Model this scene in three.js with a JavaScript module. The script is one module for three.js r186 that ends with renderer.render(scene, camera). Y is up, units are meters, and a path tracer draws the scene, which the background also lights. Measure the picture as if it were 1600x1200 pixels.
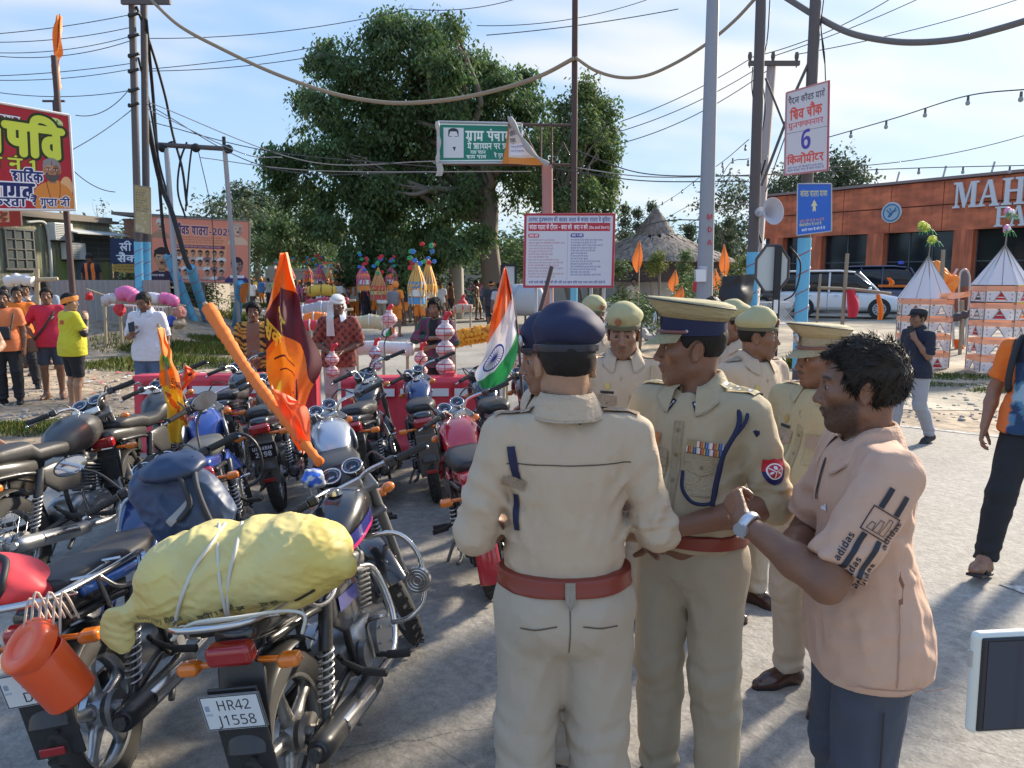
import*as THREE from'three';
import{RoundedBoxGeometry}from'three/addons/geometries/RoundedBoxGeometry.js';
import{FontLoader}from'three/addons/loaders/FontLoader.js';
import{TextGeometry}from'three/addons/geometries/TextGeometry.js';
// ---------- camera, sky, sun, exposure ----------
const scene=new THREE.Scene();
const PITCH=8.05*Math.PI/ 180,FOC=1202,EYE=1.85;
const camera=new THREE.PerspectiveCamera(2*Math.atan(600/ FOC)*180/ Math.PI,4/ 3,0.05,4000);
camera.position.set(0,EYE,0);camera.rotation.x=-PITCH;
const renderer=new THREE.WebGLRenderer({antialias:true});
renderer.toneMapping=THREE.LinearToneMapping;
renderer.toneMappingExposure=2.95;
renderer.shadowMap.enabled=true;
const SUN_AZ=47*Math.PI/ 180,SUN_EL=27*Math.PI/ 180;
const sunDir=new THREE.Vector3(Math.sin(SUN_AZ)*Math.cos(SUN_EL),Math.sin(SUN_EL),-Math.cos(SUN_AZ)*Math.cos(SUN_EL));
const sun=new THREE.DirectionalLight(new THREE.Color(1,0.88,0.71),3.0);
sun.position.copy(sunDir).multiplyScalar(120);sun.castShadow=true;sun.shadow.radius=12;sun.shadow.mapSize.set(4096,4096);
Object.assign(sun.shadow.camera,{left:-60,right:60,top:60,bottom:-60,near:1,far:300});
scene.add(sun,sun.target);
// ---------- numbers ----------
function rng(seed){let s=seed>>>0;return()=>{s=(s+0x6d2b79f5)|0;let t=Math.imul(s^(s>>>15),1|s);t=(t+Math.imul(t^(t>>>7),61|t))^t;return((t^(t>>>14))>>>0)/ 4294967296;};}
const R0=rng(11),V=(x,y,z)=>new THREE.Vector3(x,y,z),{clamp,lerp,smoothstep}=THREE.MathUtils,PI=Math.PI,D2R=PI/ 180;
function h3(x,y,z){let h=Math.imul(x,374761393)^Math.imul(y,668265263)^Math.imul(z,1274126177);h=Math.imul(h^(h>>>13),1274126177);return((h^(h>>>16))>>>0)/ 2147483648-1;}
const LAT=new Float32Array(65536);for(let i=0;i<65536;i++)LAT[i]=h3(i&63,(i>>6)&31,i>>11);
function vn(x,y,z){
const i=Math.floor(x),j=Math.floor(y),k=Math.floor(z);let a=x-i,b=y-j,c=z-k;a=a*a*(3-2*a);b=b*b*(3-2*b);c=c*c*(3-2*c);
const i0=i&63,i1=(i+1)&63,j0=(j&31)<<6,j1=((j+1)&31)<<6,k0=(k&31)<<11,k1=((k+1)&31)<<11;
const p=LAT[i0|j0|k0],q=LAT[i0|j1|k0],r=LAT[i0|j0|k1],s=LAT[i0|j1|k1],P1=p+(LAT[i1|j0|k0]-p)*a,Q1=q+(LAT[i1|j1|k0]-q)*a,R1=r+(LAT[i1|j0|k1]-r)*a,S1=s+(LAT[i1|j1|k1]-s)*a,u=P1+(Q1-P1)*b,v=R1+(S1-R1)*b;return u+(v-u)*c;
}
function fbm(x,y,z,n=4){let s=0,a=0.5;for(let i=0;i<n;i++){s+=a*vn(x,y,z);x=x*2.03+7.1;y=y*2.03+3.7;z=z*2.03+1.9;a*=0.5;}return s;}
function ray(px,py){const u=(px-800)/ FOC,v=(600-py)/ FOC,c=Math.cos(PITCH),s=Math.sin(PITCH);return[u,v*c-s,-(v*s+c)];}
function G(px,py,h=0){const d=ray(px,py),t=(h-EYE)/ d[1];return V(d[0]*t,h,d[2]*t);}
function P(px,py,D){const d=ray(px,py),t=-D/ d[2];return V(d[0]*t,EYE+d[1]*t,-D);}
{
const CLX=38.1,CLZ=19.3;
const W=1024,H=512,data=new Float32Array(W*H*4);
for(let r=0;r<H;r++)for(let c=0;c<W;c++){
const up=((r+0.5)/ H-0.5)*PI,ro=((c+0.5)/ W-0.5)*2*PI,x=Math.cos(ro)*Math.cos(up),y=Math.sin(up),z=Math.sin(ro)*Math.cos(up),o=(r*W+c)*4;
const el=Math.max(up,0)/ D2R,g=Math.acos(clamp(x*sunDir.x+y*sunDir.y+z*sunDir.z,-1,1))/ D2R;
const t=Math.exp(-el/ 16),glow=0.15*Math.exp(-g/ 22)+0.05*Math.exp(-g/ 60),aur=1.3*Math.exp(-g/ 7);
let col=[lerp(0.07,0.205,t),lerp(0.155,0.295,t),lerp(0.335,0.36,t)];
col=[col[0]+glow*1.1+aur,col[1]+glow*0.85+aur*0.9,col[2]+glow*0.3+aur*0.7];
if(y>0){
const k=1/ (y+0.12),px=x*k,pz=z*k,w=vn(px*0.7+5,3.1,pz*0.7);
let m=fbm(px*0.8+w*0.5+CLX,0.4,pz*2.1+px*0.7+CLZ,5)+0.1*Math.exp(-g/ 45);
m=smoothstep(m,0.0,0.5)*smoothstep(y,0.0,0.12)*0.75;
const b=0.33+0.13*Math.exp(-g/ 30)+0.13*smoothstep(g,90,160);col=[lerp(col[0],b,m),lerp(col[1],b*0.98,m),lerp(col[2],b*0.93,m)];
}
data[o]=col[0];data[o+1]=col[1];data[o+2]=col[2];data[o+3]=1;
}
const tex=new THREE.DataTexture(data,W,H,THREE.RGBAFormat,THREE.FloatType);
tex.mapping=THREE.EquirectangularReflectionMapping;tex.magFilter=THREE.LinearFilter;tex.needsUpdate=true;
scene.background=tex;scene.environment=tex;
}
// ---------- objects ----------
const used=new Map();
function numbered(n){const k=used.get(n)||0;used.set(n,k+1);return k?n+'_'+String(k).padStart(3,'0'):n;}
function tag(o,label,category,group,kind){if(label)o.userData.label=label;if(category)o.userData.category=category;if(group)o.userData.group=group;if(kind)o.userData.kind=kind;return o;}
function thing(name,label,category,p=[0,0,0],turn=0,group){
const o=new THREE.Group();o.name=numbered(name);scene.add(o);if(p.isVector3)o.position.copy(p);else o.position.set(...p);o.rotation.y=turn;
return tag(o,label,category,group);
}
const lump=(s,x,y,z,seed=0)=>{const g=new THREE.IcosahedronGeometry(s,4),p=g.attributes.position;for(let i=0;i<p.count;i++){const a=p.getX(i)/ s,b=p.getY(i)/ s,c=p.getZ(i)/ s,k=1+0.3*vn(a*1.3+seed,b*1.3+x,c*1.3)-0.22*Math.abs(vn(a*3+seed,b*3,c*3+y));p.setXYZ(i,a*s*k+x,b*s*k*1.1+y,c*s*k+z);}g.computeVertexNormals();return g;};
function merge(list){
list=[].concat(list).filter(Boolean);if(list.length===1&&list[0].index)return list[0];
let nv=0,ni=0;const col=list.some((g)=>g.attributes.color);
for(const g of list){nv+=g.attributes.position.count;ni+=g.index?g.index.count:g.attributes.position.count;}
const p=new Float32Array(nv*3),n=new Float32Array(nv*3),u=new Float32Array(nv*2),c=col&&new Float32Array(nv*3).fill(1),ix=new Uint32Array(ni);let v=0,i=0;
for(const g of list){
const a=g.attributes,k=a.position.count;if(!a.normal)g.computeVertexNormals();
p.set(a.position.array.subarray(0,k*3),v*3);n.set(g.attributes.normal.array.subarray(0,k*3),v*3);if(a.uv)u.set(a.uv.array.subarray(0,k*2),v*2);if(a.color)c.set(a.color.array.subarray(0,k*3),v*3);
if(g.index)for(let q=0;q<g.index.count;q++)ix[i++]=g.index.array[q]+v;else for(let q=0;q<k;q++)ix[i++]=q+v;
v+=k;
}
const o=new THREE.BufferGeometry();o.setAttribute('position',new THREE.BufferAttribute(p,3));o.setAttribute('normal',new THREE.BufferAttribute(n,3));o.setAttribute('uv',new THREE.BufferAttribute(u,2));
if(col)o.setAttribute('color',new THREE.BufferAttribute(c,3));o.setIndex(new THREE.BufferAttribute(ix,1));return o;
}
function mesh(name,geos,mat,parent=scene){const m=new THREE.Mesh(merge(geos),mat);m.name=parent===scene?numbered(name):name;m.castShadow=m.receiveShadow=true;parent.add(m);return m;}
function struct(name,geos,mat){return tag(mesh(name,geos,mat),null,null,null,'structure');}
function copyOf(o,label,group){const c=o.clone();c.name=numbered(o.name.replace(/_\d{3}$/,''));c.userData={...o.userData};if(label)c.userData.label=label;if(group)c.userData.group=group;scene.add(c);return c;}
const put=(g,x=0,y=0,z=0,rx=0,ry=0,rz=0,s)=>{if(s)g.scale(...(s.length?s:[s,s,s]));if(rx)g.rotateX(rx);if(ry)g.rotateY(ry);if(rz)g.rotateZ(rz);g.translate(x,y,z);return g;};
// ---------- shapes ----------
const box=(w,h,d,x=0,y=0,z=0,rx=0,ry=0,rz=0)=>put(new THREE.BoxGeometry(w,h,d),x,y,z,rx,ry,rz);
const rbox=(w,h,d,r,x=0,y=0,z=0,rx=0,ry=0,rz=0)=>put(new RoundedBoxGeometry(w,h,d,2,Math.min(r,w/ 2.01,h/ 2.01,d/ 2.01)),x,y,z,rx,ry,rz);
const cyl=(r1,r2,h,x=0,y=0,z=0,rx=0,ry=0,rz=0,n=14)=>put(new THREE.CylinderGeometry(r1,r2,h,n),x,y,z,rx,ry,rz);
const ball=(r,x=0,y=0,z=0,s)=>put(new THREE.SphereGeometry(r,14,10),x,y,z,0,0,0,s);
const lathe=(pts,n=24)=>new THREE.LatheGeometry(pts.map(([a,b])=>new THREE.Vector2(a,b)),n);
const A3=(p)=>(p.isVector3?p:V(...p));
function geo(pos,idx,uv,col){
const g=new THREE.BufferGeometry();g.setAttribute('position',new THREE.Float32BufferAttribute(pos,3));if(uv)g.setAttribute('uv',new THREE.Float32BufferAttribute(uv,2));if(col)g.setAttribute('color',new THREE.Float32BufferAttribute(col,3));
g.setIndex(idx);g.computeVertexNormals();return g;
}
function loft(rings,caps=true,open=false){
const n=rings[0].length,m=rings.length,pos=[],uv=[],idx=[];
rings.forEach((r,j)=>r.forEach((q,i)=>{pos.push(q.x,q.y,q.z);uv.push(i/ n,j/ (m-1));}));
for(let j=0;j<m-1;j++)for(let i=0;i<(open?n-1:n);i++){const a=j*n+i,b=j*n+(i+1)%n,c=a+n,d=b+n;idx.push(a,b,d,a,d,c);}
if(caps&&!open)for(const j of[0,m-1]){
const k=pos.length/ 3,c=rings[j].reduce((s,q)=>s.add(q),V(0,0,0)).divideScalar(n);pos.push(c.x,c.y,c.z);uv.push(0.5,j?1:0);
for(let i=0;i<n;i++){const a=j*n+i,b=j*n+(i+1)%n;j?idx.push(a,b,k):idx.push(b,a,k);}
}
return geo(pos,idx,uv);
}
function hull(secs,n=20){
return loft(secs.map(([x,y,w,hu,hd,e=2,z=0])=>Array.from({length:n},(_,i)=>{
const a=-i/ n*2*PI,c=Math.cos(a),s=Math.sin(a),k=2/ e;return V(x,y+Math.sign(s)*Math.abs(s)**k*(s>0?hu:hd),z+Math.sign(c)*Math.abs(c)**k*w);
})));
}
function curve(pts,n){return pts.length===2?Array.from({length:(n||1)+1},(_,i)=>A3(pts[0]).clone().lerp(A3(pts[1]),i/ (n||1))):new THREE.CatmullRomCurve3(pts.map(A3),false,'centripetal').getPoints(n||pts.length*5);}
function tube(pts,r,radial=7,n){
const c=curve(pts,n),rings=[];let T=c[1].clone().sub(c[0]).normalize(),N=Math.abs(T.y)<0.9?V(0,1,0):V(1,0,0);N.sub(T.clone().multiplyScalar(N.dot(T))).normalize();
c.forEach((q,i)=>{
T=(c[i+1]||q).clone().sub(c[i-1]||q).normalize();N.sub(T.clone().multiplyScalar(N.dot(T))).normalize();const B=T.clone().cross(N),rr=typeof r==='function'?r(i/ (c.length-1)):r;
rings.push(Array.from({length:radial},(_,k)=>{const a=k/ radial*2*PI;return q.clone().addScaledVector(N,Math.cos(a)*rr).addScaledVector(B,Math.sin(a)*rr);}));
});
return loft(rings);
}
const sagPts=(a,b,sag,n=12)=>{a=A3(a);b=A3(b);return Array.from({length:n+1},(_,i)=>{const t=i/ n,q=a.clone().lerp(b,t);q.y-=sag*4*t*(1-t);return q;});};
const wire=(a,b,sag,r,n)=>tube(sagPts(a,b,sag,n),r,5,n||12);
function grid(nx,ny,f,uvs=1){
const pos=[],uv=[],idx=[];for(let j=0;j<=ny;j++)for(let i=0;i<=nx;i++){const q=f(i/ nx,j/ ny);pos.push(q.x,q.y,q.z);uv.push(i/ nx*uvs,j/ ny*uvs);}
for(let j=0;j<ny;j++)for(let i=0;i<nx;i++){const a=j*(nx+1)+i;idx.push(a,a+1,a+nx+2,a,a+nx+2,a+nx+1);}
return geo(pos,idx,uv);
}
function extrude(pts,depth,bevel=0){const s=new THREE.Shape(pts.map(([x,y])=>new THREE.Vector2(x,y)));const g=new THREE.ExtrudeGeometry(s,{depth,bevelEnabled:bevel>0,bevelSize:bevel,bevelThickness:bevel,bevelSegments:1});return g;}
// ---------- surfaces ----------
const lin=(r,g,b)=>new THREE.Color().setRGB(r,g,b);
const hex=(h)=>new THREE.Color(h);
const mat=(color,roughness=0.8,extra={})=>new THREE.MeshStandardMaterial({color:color.isColor?color:Array.isArray(color)?lin(...color):hex(color),roughness,side:THREE.DoubleSide,...extra});
const phys=(color,roughness,extra={})=>new THREE.MeshPhysicalMaterial({color:color.isColor?color:Array.isArray(color)?lin(...color):hex(color),roughness,side:THREE.DoubleSide,...extra});
function dataTex(n,f,srgb){
const d=new Uint8Array(n*n*4);for(let y=0;y<n;y++)for(let x=0;x<n;x++){const c=f(x/ n,y/ n),o=(y*n+x)*4,a=Array.isArray(c);for(let k=0;k<3;k++)d[o+k]=clamp((a?c[k]:c)*255,0,255);d[o+3]=255;}
const t=new THREE.DataTexture(d,n,n);t.wrapS=t.wrapT=THREE.RepeatWrapping;t.magFilter=THREE.LinearFilter;if(srgb)t.colorSpace=THREE.SRGBColorSpace;t.needsUpdate=true;return t;
}
function tiled(u,v,freq,seed,oct=3){
let s=0,a=0.5,f=freq;for(let o=0;o<oct;o++){
const x=u*f,y=v*f,i=Math.floor(x),j=Math.floor(y),w=(q)=>((q%f)+f)%f;let p=x-i,q=y-j;p=p*p*(3-2*p);q=q*q*(3-2*q);
s+=a*lerp(lerp(h3(w(i),w(j),seed+o),h3(w(i+1),w(j),seed+o),p),lerp(h3(w(i),w(j+1),seed+o),h3(w(i+1),w(j+1),seed+o),p),q);f*=2;a*=0.5;
}return s;
}
function canvasTex(w,h,draw){const c=document.createElement('canvas');c.width=w;c.height=h;draw(c.getContext('2d'),w,h);const t=new THREE.CanvasTexture(c);t.colorSpace=THREE.SRGBColorSpace;t.magFilter=THREE.LinearFilter;return t;}
const print=(w,h,draw,rough=0.6,extra={})=>new THREE.MeshStandardMaterial({map:canvasTex(w,h,draw),roughness:rough,side:THREE.DoubleSide,...extra});
// ---------- lettering: strokes of the Devanagari script in a 10-unit letter ----------
const DEV={
A:[13,'M1.5 2Q4 0 4.5 3Q4 5 2.5 5Q5 5 5 7.5Q4 10 1.5 8.5M4 5L8 5M8 0L8 10M11 0L11 10'],
p:[8,'M2 0L2 4Q2 6 4.2 6Q6 6 6 5M6 0L6 10'],t:[8,'M6 0L6 10M6 4Q2 3 2 6.5Q2 9 4 9.5'],i:[4,'M2 0L2 10M2 0Q1.5 -4 5 -3.8Q8.5 -3.5 9.5 0'],I:[5,'M3 0L3 10M3 0Q3 -4 0 -4Q-4 -4 -4.5 0'],
a:[5,'M3 0L3 10'],u:[0,'M-3.5 10.8Q-0.8 9.8 -1.2 12Q-3 14 -5 12.4'],U:[0,'M-5 10.5Q-6 13 -3 13Q-1 12 -2 11'],e:[0,'M-2 0Q-3.5 -4 -7 -4'],E:[0,'M-2 0Q-3.5 -3 -6.5 -3M-2 0Q-2.5 -5 -6 -5.5'],
o:[5,'M3 0L3 10M3 0Q1.5 -4 -2 -4'],O:[5,'M3 0L3 10M3 0Q1 -3 -2 -3M3 0Q2 -5 -1 -5.5'],M:[0,'M-3.6 -2.8l0.1 0'],N:[0,'M-6 -3Q-4 -1 -2 -3M-4 -4.4l0.1 0'],
r:[6,'M2 0Q5.5 1 4.8 3.5Q4 5 2 5Q1 5 1.6 4.2L5.5 10'],R:[0,'M-2 0Q0.5 -4 -3.5 -4'],k:[10,'M5 0L5 10M5 3Q1 2 1 5Q1 7.5 3 7Q5 6 5 4Q7 2 8.5 4Q9.5 6 8 8'],v:[8,'M6 0L6 10M6 3.5Q1.5 2.5 1.5 5.8Q1.5 8.5 4 8Q6 7 6 5'],
b:[8,'M6 0L6 10M6 3.5Q1.5 2.5 1.5 5.8Q1.5 8.5 4 8Q6 7 6 5M2.2 7L5.8 4'],d:[7,'M4 0L4 2.5Q1 3 1.2 5.5Q2 7.5 4.5 7Q5 8 4 8.5L6.5 10.8'],D:[7,'M4 0L4 2Q1.5 2.2 1.8 4Q3 5 4.8 5Q6 6 5.5 8Q4 10 1.5 8.5'],
m:[8,'M2 0L2 7M1 7Q2 8.8 3 7.2L6 7M6 0L6 10'],n:[8,'M6 0L6 10M6 5L2.8 5Q1.2 4 1.2 5.8Q1.6 7 2.8 6'],g:[8,'M2.5 0L2.5 6.5Q2 8 1 7M6 0L6 10'],G:[8,'M2.5 0L2.5 6.5Q2 8 1 7M6 0L6 10M6 6.5L3.4 9.6'],
c:[8,'M6 0L6 10M1 3.2L6 3.2M3.2 3.2Q1.5 4.5 2.5 6.5Q4 8 6 5.5'],j:[9,'M7 0L7 10M7 4.5Q5 3.5 4.2 5.5Q4 8 2.5 8Q1 7.5 1.5 6'],l:[10,'M8 0L8 10M8 5Q6 2.5 5 4.5L5 7M5 4.5Q3 2.5 1.5 4.5Q1 7 3 8'],
s:[9,'M2.5 0Q4.8 1 4 3.5Q3.5 5 1.5 5L4.5 10M3.5 5.5L7 5.5M7 0L7 10'],h:[7,'M4 0L4 2Q1.5 2.2 1.8 3.8Q3.5 4.5 5 4.8Q5.5 6 4 6.2Q2.5 6.5 3 8L6 10.8'],T:[7,'M4 0L4 2Q1 2.5 1.2 6Q2 9 5.5 7.8'],
y:[8,'M6 0L6 10M2 0Q3.5 1.5 2.2 3.5Q1.2 6 3 7Q5 7.5 6 5.5'],S:[9,'M7 0L7 10M2 2Q1 0.8 2.4 0.6Q4.5 1 4 3.5Q3 5 1.5 5.2Q3.5 6 5 9.5M3.6 5.6Q5 4.6 7 5'],f:[10,'M2 0L2 4Q2 6 4.2 6Q6 6 6 5M6 0L6 10M6 3.5Q8 1.5 9.2 3.5Q9.8 6 8.4 8'],
Q:[11,'M1.5 0L1.5 4Q2 6 4.5 5M9 0L9 10M9 4Q5 3 5 6.5Q5 9 7 9.5'],W:[12,'M2.5 0Q4.8 1 4 3.5Q3.5 5 1.5 5L4.5 10M3.5 5.5L5 5M10 0L10 10M10 3.5Q5.5 2.5 5.5 5.8Q5.5 8.5 8 8Q10 7 10 5'],
C:[12,'M2.5 0Q4.8 1 4 3.5Q3.5 5 1.5 5L4.5 10M10 0L10 10M10 4L5 5L9 8'],'-':[6,'M1 5L5 5'],'1':[6,'M2 2L4 0.5L4 10'],'.':[4,'M2 9.8l0.1 0'],'|':[4,'M2 0L2 10'],
};
function devWidth(s){let w=0;for(const c of s)w+=c===' '?5:(DEV[c]||DEV.n)[0];return w;}
function dev(g,s,x,y,h,color,weight=1.7,align='l',outline,fit){
let k=h/ 10,kx=k;if(fit)kx=fit/ devWidth(s);const w=devWidth(s)*kx;if(align==='c')x-=w/ 2;if(align==='r')x-=w;
for(const pass of outline?[1,0]:[0]){
g.save();g.translate(x,y);g.scale(kx,k);g.lineCap='round';g.lineJoin='round';g.strokeStyle=pass?outline:color;g.lineWidth=pass?weight+2:weight;let at=0,from=0;
const bar=(a,b)=>{if(b>a){g.beginPath();g.moveTo(a,0);g.lineTo(b,0);g.stroke();}};
for(const c of s){if(c===' '){bar(from,at);at+=5;from=at;g.translate(0,0);continue;}const[adv,path]=DEV[c]||DEV.n;g.save();g.translate(at,0);g.stroke(new Path2D(path));g.restore();at+=adv;if('-1.|'.includes(c)){bar(from,at-adv);from=at;}}
bar(from,at);g.restore();
}
}
const WORDS=['pdl','kaMvD','mag','Siv','iklomITr','sUcna','ke','smy','yatra','meM','krne','vale','pr','nhIM','se','janpd','kI','hE','jl','nyr','pal'];
function smallText(g,x,y,w,h,color,r,weight=1.3){let at=x;for(let q=0;q<60;q++){const s=WORDS[Math.floor(r()*WORDS.length)],n=devWidth(s)*h/ 10;if(at+n>x+w)break;dev(g,s,at,y,h,color,weight);at+=n+h*0.45;}}
function portrait(g,x,y,s,skin,hair,cloth,beard){
const el2=(c,cx,cy,rx,ry,a=0,b=7)=>{g.fillStyle=c;g.beginPath();g.ellipse(cx,cy,rx,ry,0,a,b);g.fill();};
el2(cloth,x,y+s*1.25,s*0.85,s*0.68,PI,2*PI);g.fillStyle=skin;g.fillRect(x-s*0.16,y+s*0.3,s*0.32,s*0.36);el2('rgba(30,10,0,.35)',x,y+s*0.5,s*0.17,s*0.1);el2(hair,x,y-s*0.12,s*0.41,s*0.47);el2(skin,x,y+s*0.06,s*0.35,s*0.45);for(const e of[-1,1])el2(skin,x+e*s*0.36,y+s*0.04,s*0.06,s*0.12);
el2(hair,x-s*0.05,y-s*0.36,s*0.34,s*0.16);el2('rgba(60,20,0,.22)',x+s*0.2,y+s*0.1,s*0.16,s*0.36);el2('rgba(255,240,220,.18)',x-s*0.12,y-s*0.1,s*0.16,s*0.14);if(beard){el2(beard,x,y+s*0.3,s*0.3,s*0.26);el2(skin,x,y+s*0.16,s*0.2,s*0.1);}
for(const e of[-1,1]){g.fillStyle='#1c120e';g.fillRect(x+e*s*0.16-s*0.09,y-s*0.11,s*0.18,s*0.04);el2('#e8ddd4',x+e*s*0.16,y-s*0.01,s*0.07,s*0.035);el2('#1c120e',x+e*s*0.16,y-s*0.01,s*0.035,s*0.035);}
el2('rgba(70,25,10,.5)',x,y+s*0.13,s*0.07,s*0.03);if(!beard)el2('rgba(28,18,14,.85)',x,y+s*0.2,s*0.13,s*0.035);el2('rgba(120,45,40,.7)',x,y+s*0.27,s*0.1,s*0.03);
}
// ================= large structure =================
const wmesh=(name,geos,m,o)=>{const g=merge(geos);const h=g.clone?g:g;h.translate(-o.position.x,-o.position.y,-o.position.z);return mesh(name,h,m,o);};
const M={
rust:mat([0.085,0.05,0.045],0.75),pole:mat([0.11,0.095,0.095],0.7),steel:mat([0.33,0.34,0.36],0.5,{metalness:0.4}),galv:mat([0.46,0.47,0.5],0.5,{metalness:0.3}),blueWrap:mat([0.14,0.46,0.68],0.55),redTape:mat([0.36,0.13,0.13],0.6),
cable:mat([0.3,0.24,0.17],0.8),thin:mat([0.05,0.05,0.055],0.7),black:mat([0.018,0.018,0.02],0.6),concrete:mat([0.36,0.34,0.3],0.9),wood:mat([0.3,0.24,0.18],0.85),bamboo:mat([0.42,0.34,0.22],0.7),
white:mat([0.74,0.74,0.74],0.6),orange:mat([0.85,0.2,0.03],0.8),saffron:mat([0.9,0.28,0.05],0.75),red:mat([0.6,0.03,0.04],0.6),pink:mat([0.75,0.12,0.3],0.55),glassDark:phys([0.02,0.024,0.03],0.08),cloth:mat([0.7,0.68,0.66],0.85),
};
const asphaltC=(()=>{const n=1024,r=rng(91),f=new Float32Array(n*n).fill(0);const dab=(x,y,rad,a,sx=1)=>{for(let j=-rad;j<=rad;j++)for(let i=-rad*sx;i<=rad*sx;i++){const d=Math.hypot(i/ sx,j)/ rad;if(d<1)f[((y+j+n*4)%n)*n+((x+Math.round(i)+n*4)%n)]+=a*(1-d*d);}};
for(let i=0;i<26;i++)dab(Math.floor(r()*n),Math.floor(r()*n),20+Math.floor(r()*70),(r()-0.55)*0.07,1+Math.floor(r()*2));for(let i=0;i<160;i++)dab(Math.floor(r()*n),Math.floor(r()*n),2+Math.floor(r()*5),(r()-0.6)*0.14);
for(let c=0;c<9;c++){let x=r()*n,y=r()*n,a=r()*6.28;for(let k=0;k<260;k++){a+=(r()-0.5)*0.5;x+=Math.cos(a)*1.3;y+=Math.sin(a)*1.3;f[((Math.floor(y)+n*9)%n)*n+(Math.floor(x)+n*9)%n]-=0.16;}}
return dataTex(n,(u,v)=>{const a=tiled(u,v,5,1,5)*0.5,b=h3(Math.round(u*n),Math.round(v*n),5),s=0.6+a*0.13+b*0.05+tiled(u,v,170,9,2)*0.09+f[Math.round(v*n)%n*n+Math.round(u*n)%n],w=0.5+tiled(u,v,4,77,3)*0.5;return[s,s*(0.985-0.02*w),s*(0.955-0.05*w)];},true);})();
const grainB=dataTex(512,(u,v)=>0.5+0.3*tiled(u,v,64,3,3)+0.3*tiled(u,v,200,4,1));
asphaltC.repeat.set(0.16,0.16);grainB.repeat.set(0.42,0.42);
const roadM=mat([0.9,0.88,0.85],0.86,{map:asphaltC,bumpMap:grainB,bumpScale:0.006});
const dirtC=dataTex(512,(u,v)=>{const a=tiled(u,v,6,21,5),b=tiled(u,v,60,22,3),k=0.63+a*0.22+b*0.16;return[k,k*0.9,k*0.77];},true);dirtC.repeat.set(0.16,0.16);
const dirtB=dataTex(512,(u,v)=>0.5+0.4*tiled(u,v,24,23,5));dirtB.repeat.set(0.3,0.3);
const dirtM=mat([0.95,0.93,0.9],0.95,{map:dirtC,bumpMap:dirtB,bumpScale:0.05});
function flat(pts,y,tris=false){
const s=new THREE.Shape(pts.map((p)=>new THREE.Vector2(p.x,-p.z))),g=new THREE.ShapeGeometry(s);g.rotateX(-PI/ 2);g.translate(0,y,0);const a=g.attributes;for(let i=0;i<a.position.count;i++)a.uv.setXY(i,a.position.getX(i),a.position.getZ(i));return g;
}
{const g=new THREE.PlaneGeometry(3600,3600,8,8);g.rotateX(-PI/ 2);const a=g.attributes;for(let i=0;i<a.position.count;i++)a.uv.setXY(i,a.position.getX(i),a.position.getZ(i));struct('ground',g,dirtM);}
const edge=[[0,742],[150,668],[300,618],[392,560],[436,520],[470,480],[492,456],[502,446]].map(([x,y])=>G(x,y));
struct('road',flat([V(-6.5,0,-4.2),...edge,...[[770,446],[792,456],[838,500],[905,560],[1010,612],[1200,648],[1400,664],[1600,684],[2300,760]].map(([x,y])=>G(x,y)),V(16,0,6),V(-8,0,6)],0.004),roadM);
const paintM=mat([0.62,0.6,0.56],0.8,{map:dataTex(256,(u,v)=>0.75+0.5*tiled(u,v,24,31,3),true)});
struct('edge_line',(()=>{const l=[];const a=G(1392,664.5),b=G(1660,694),n=b.clone().sub(a).normalize(),s=V(-n.z,0,n.x).multiplyScalar(0.055);return flat([a.clone().add(s),b.clone().add(s),b.clone().sub(s),a.clone().sub(s)],0.009);})(),paintM);
struct('edge_line',(()=>{const a=G(1570,912),b=G(1700,960),n=b.clone().sub(a).normalize(),s=V(-n.z,0,n.x).multiplyScalar(0.06);return flat([a.clone().add(s),b.clone().add(s),b.clone().sub(s),a.clone().sub(s)],0.009);})(),paintM);
struct('edge_line',(()=>{const a=G(700,510),b=G(760,500),n=b.clone().sub(a).normalize(),s=V(-n.z,0,n.x).multiplyScalar(0.06);return flat([a.clone().add(s),b.clone().add(s),b.clone().sub(s),a.clone().sub(s)],0.009);})(),paintM);
const lotC=dataTex(512,(u,v)=>{const a=tiled(u,v,5,41,5),k=0.62+a*0.24;return[k,k*0.94,k*0.84];},true);lotC.repeat.set(0.2,0.2);
struct('forecourt',flat([[1400,640],[1240,600],[1130,545],[1060,510],[1060,470],[1700,470],[2100,560],[2000,650]].map(([x,y])=>G(x,y)),0.006),mat([0.92,0.9,0.86],0.9,{map:lotC,bumpMap:dirtB,bumpScale:0.04}));
const bankH=(x,z)=>0.95*smoothstep(-z,16.5,24)*smoothstep(-x+0.3*z,0.8,4.5)*(1-smoothstep(-z,33,40))+0.04*vn(x*1.3,z*1.3,3);
const onBank=(px,py)=>{let c=G(px,py);for(let i=0;i<5;i++)c=G(px,py,Math.max(0,bankH(c.x,c.z)));return c;};
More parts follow.
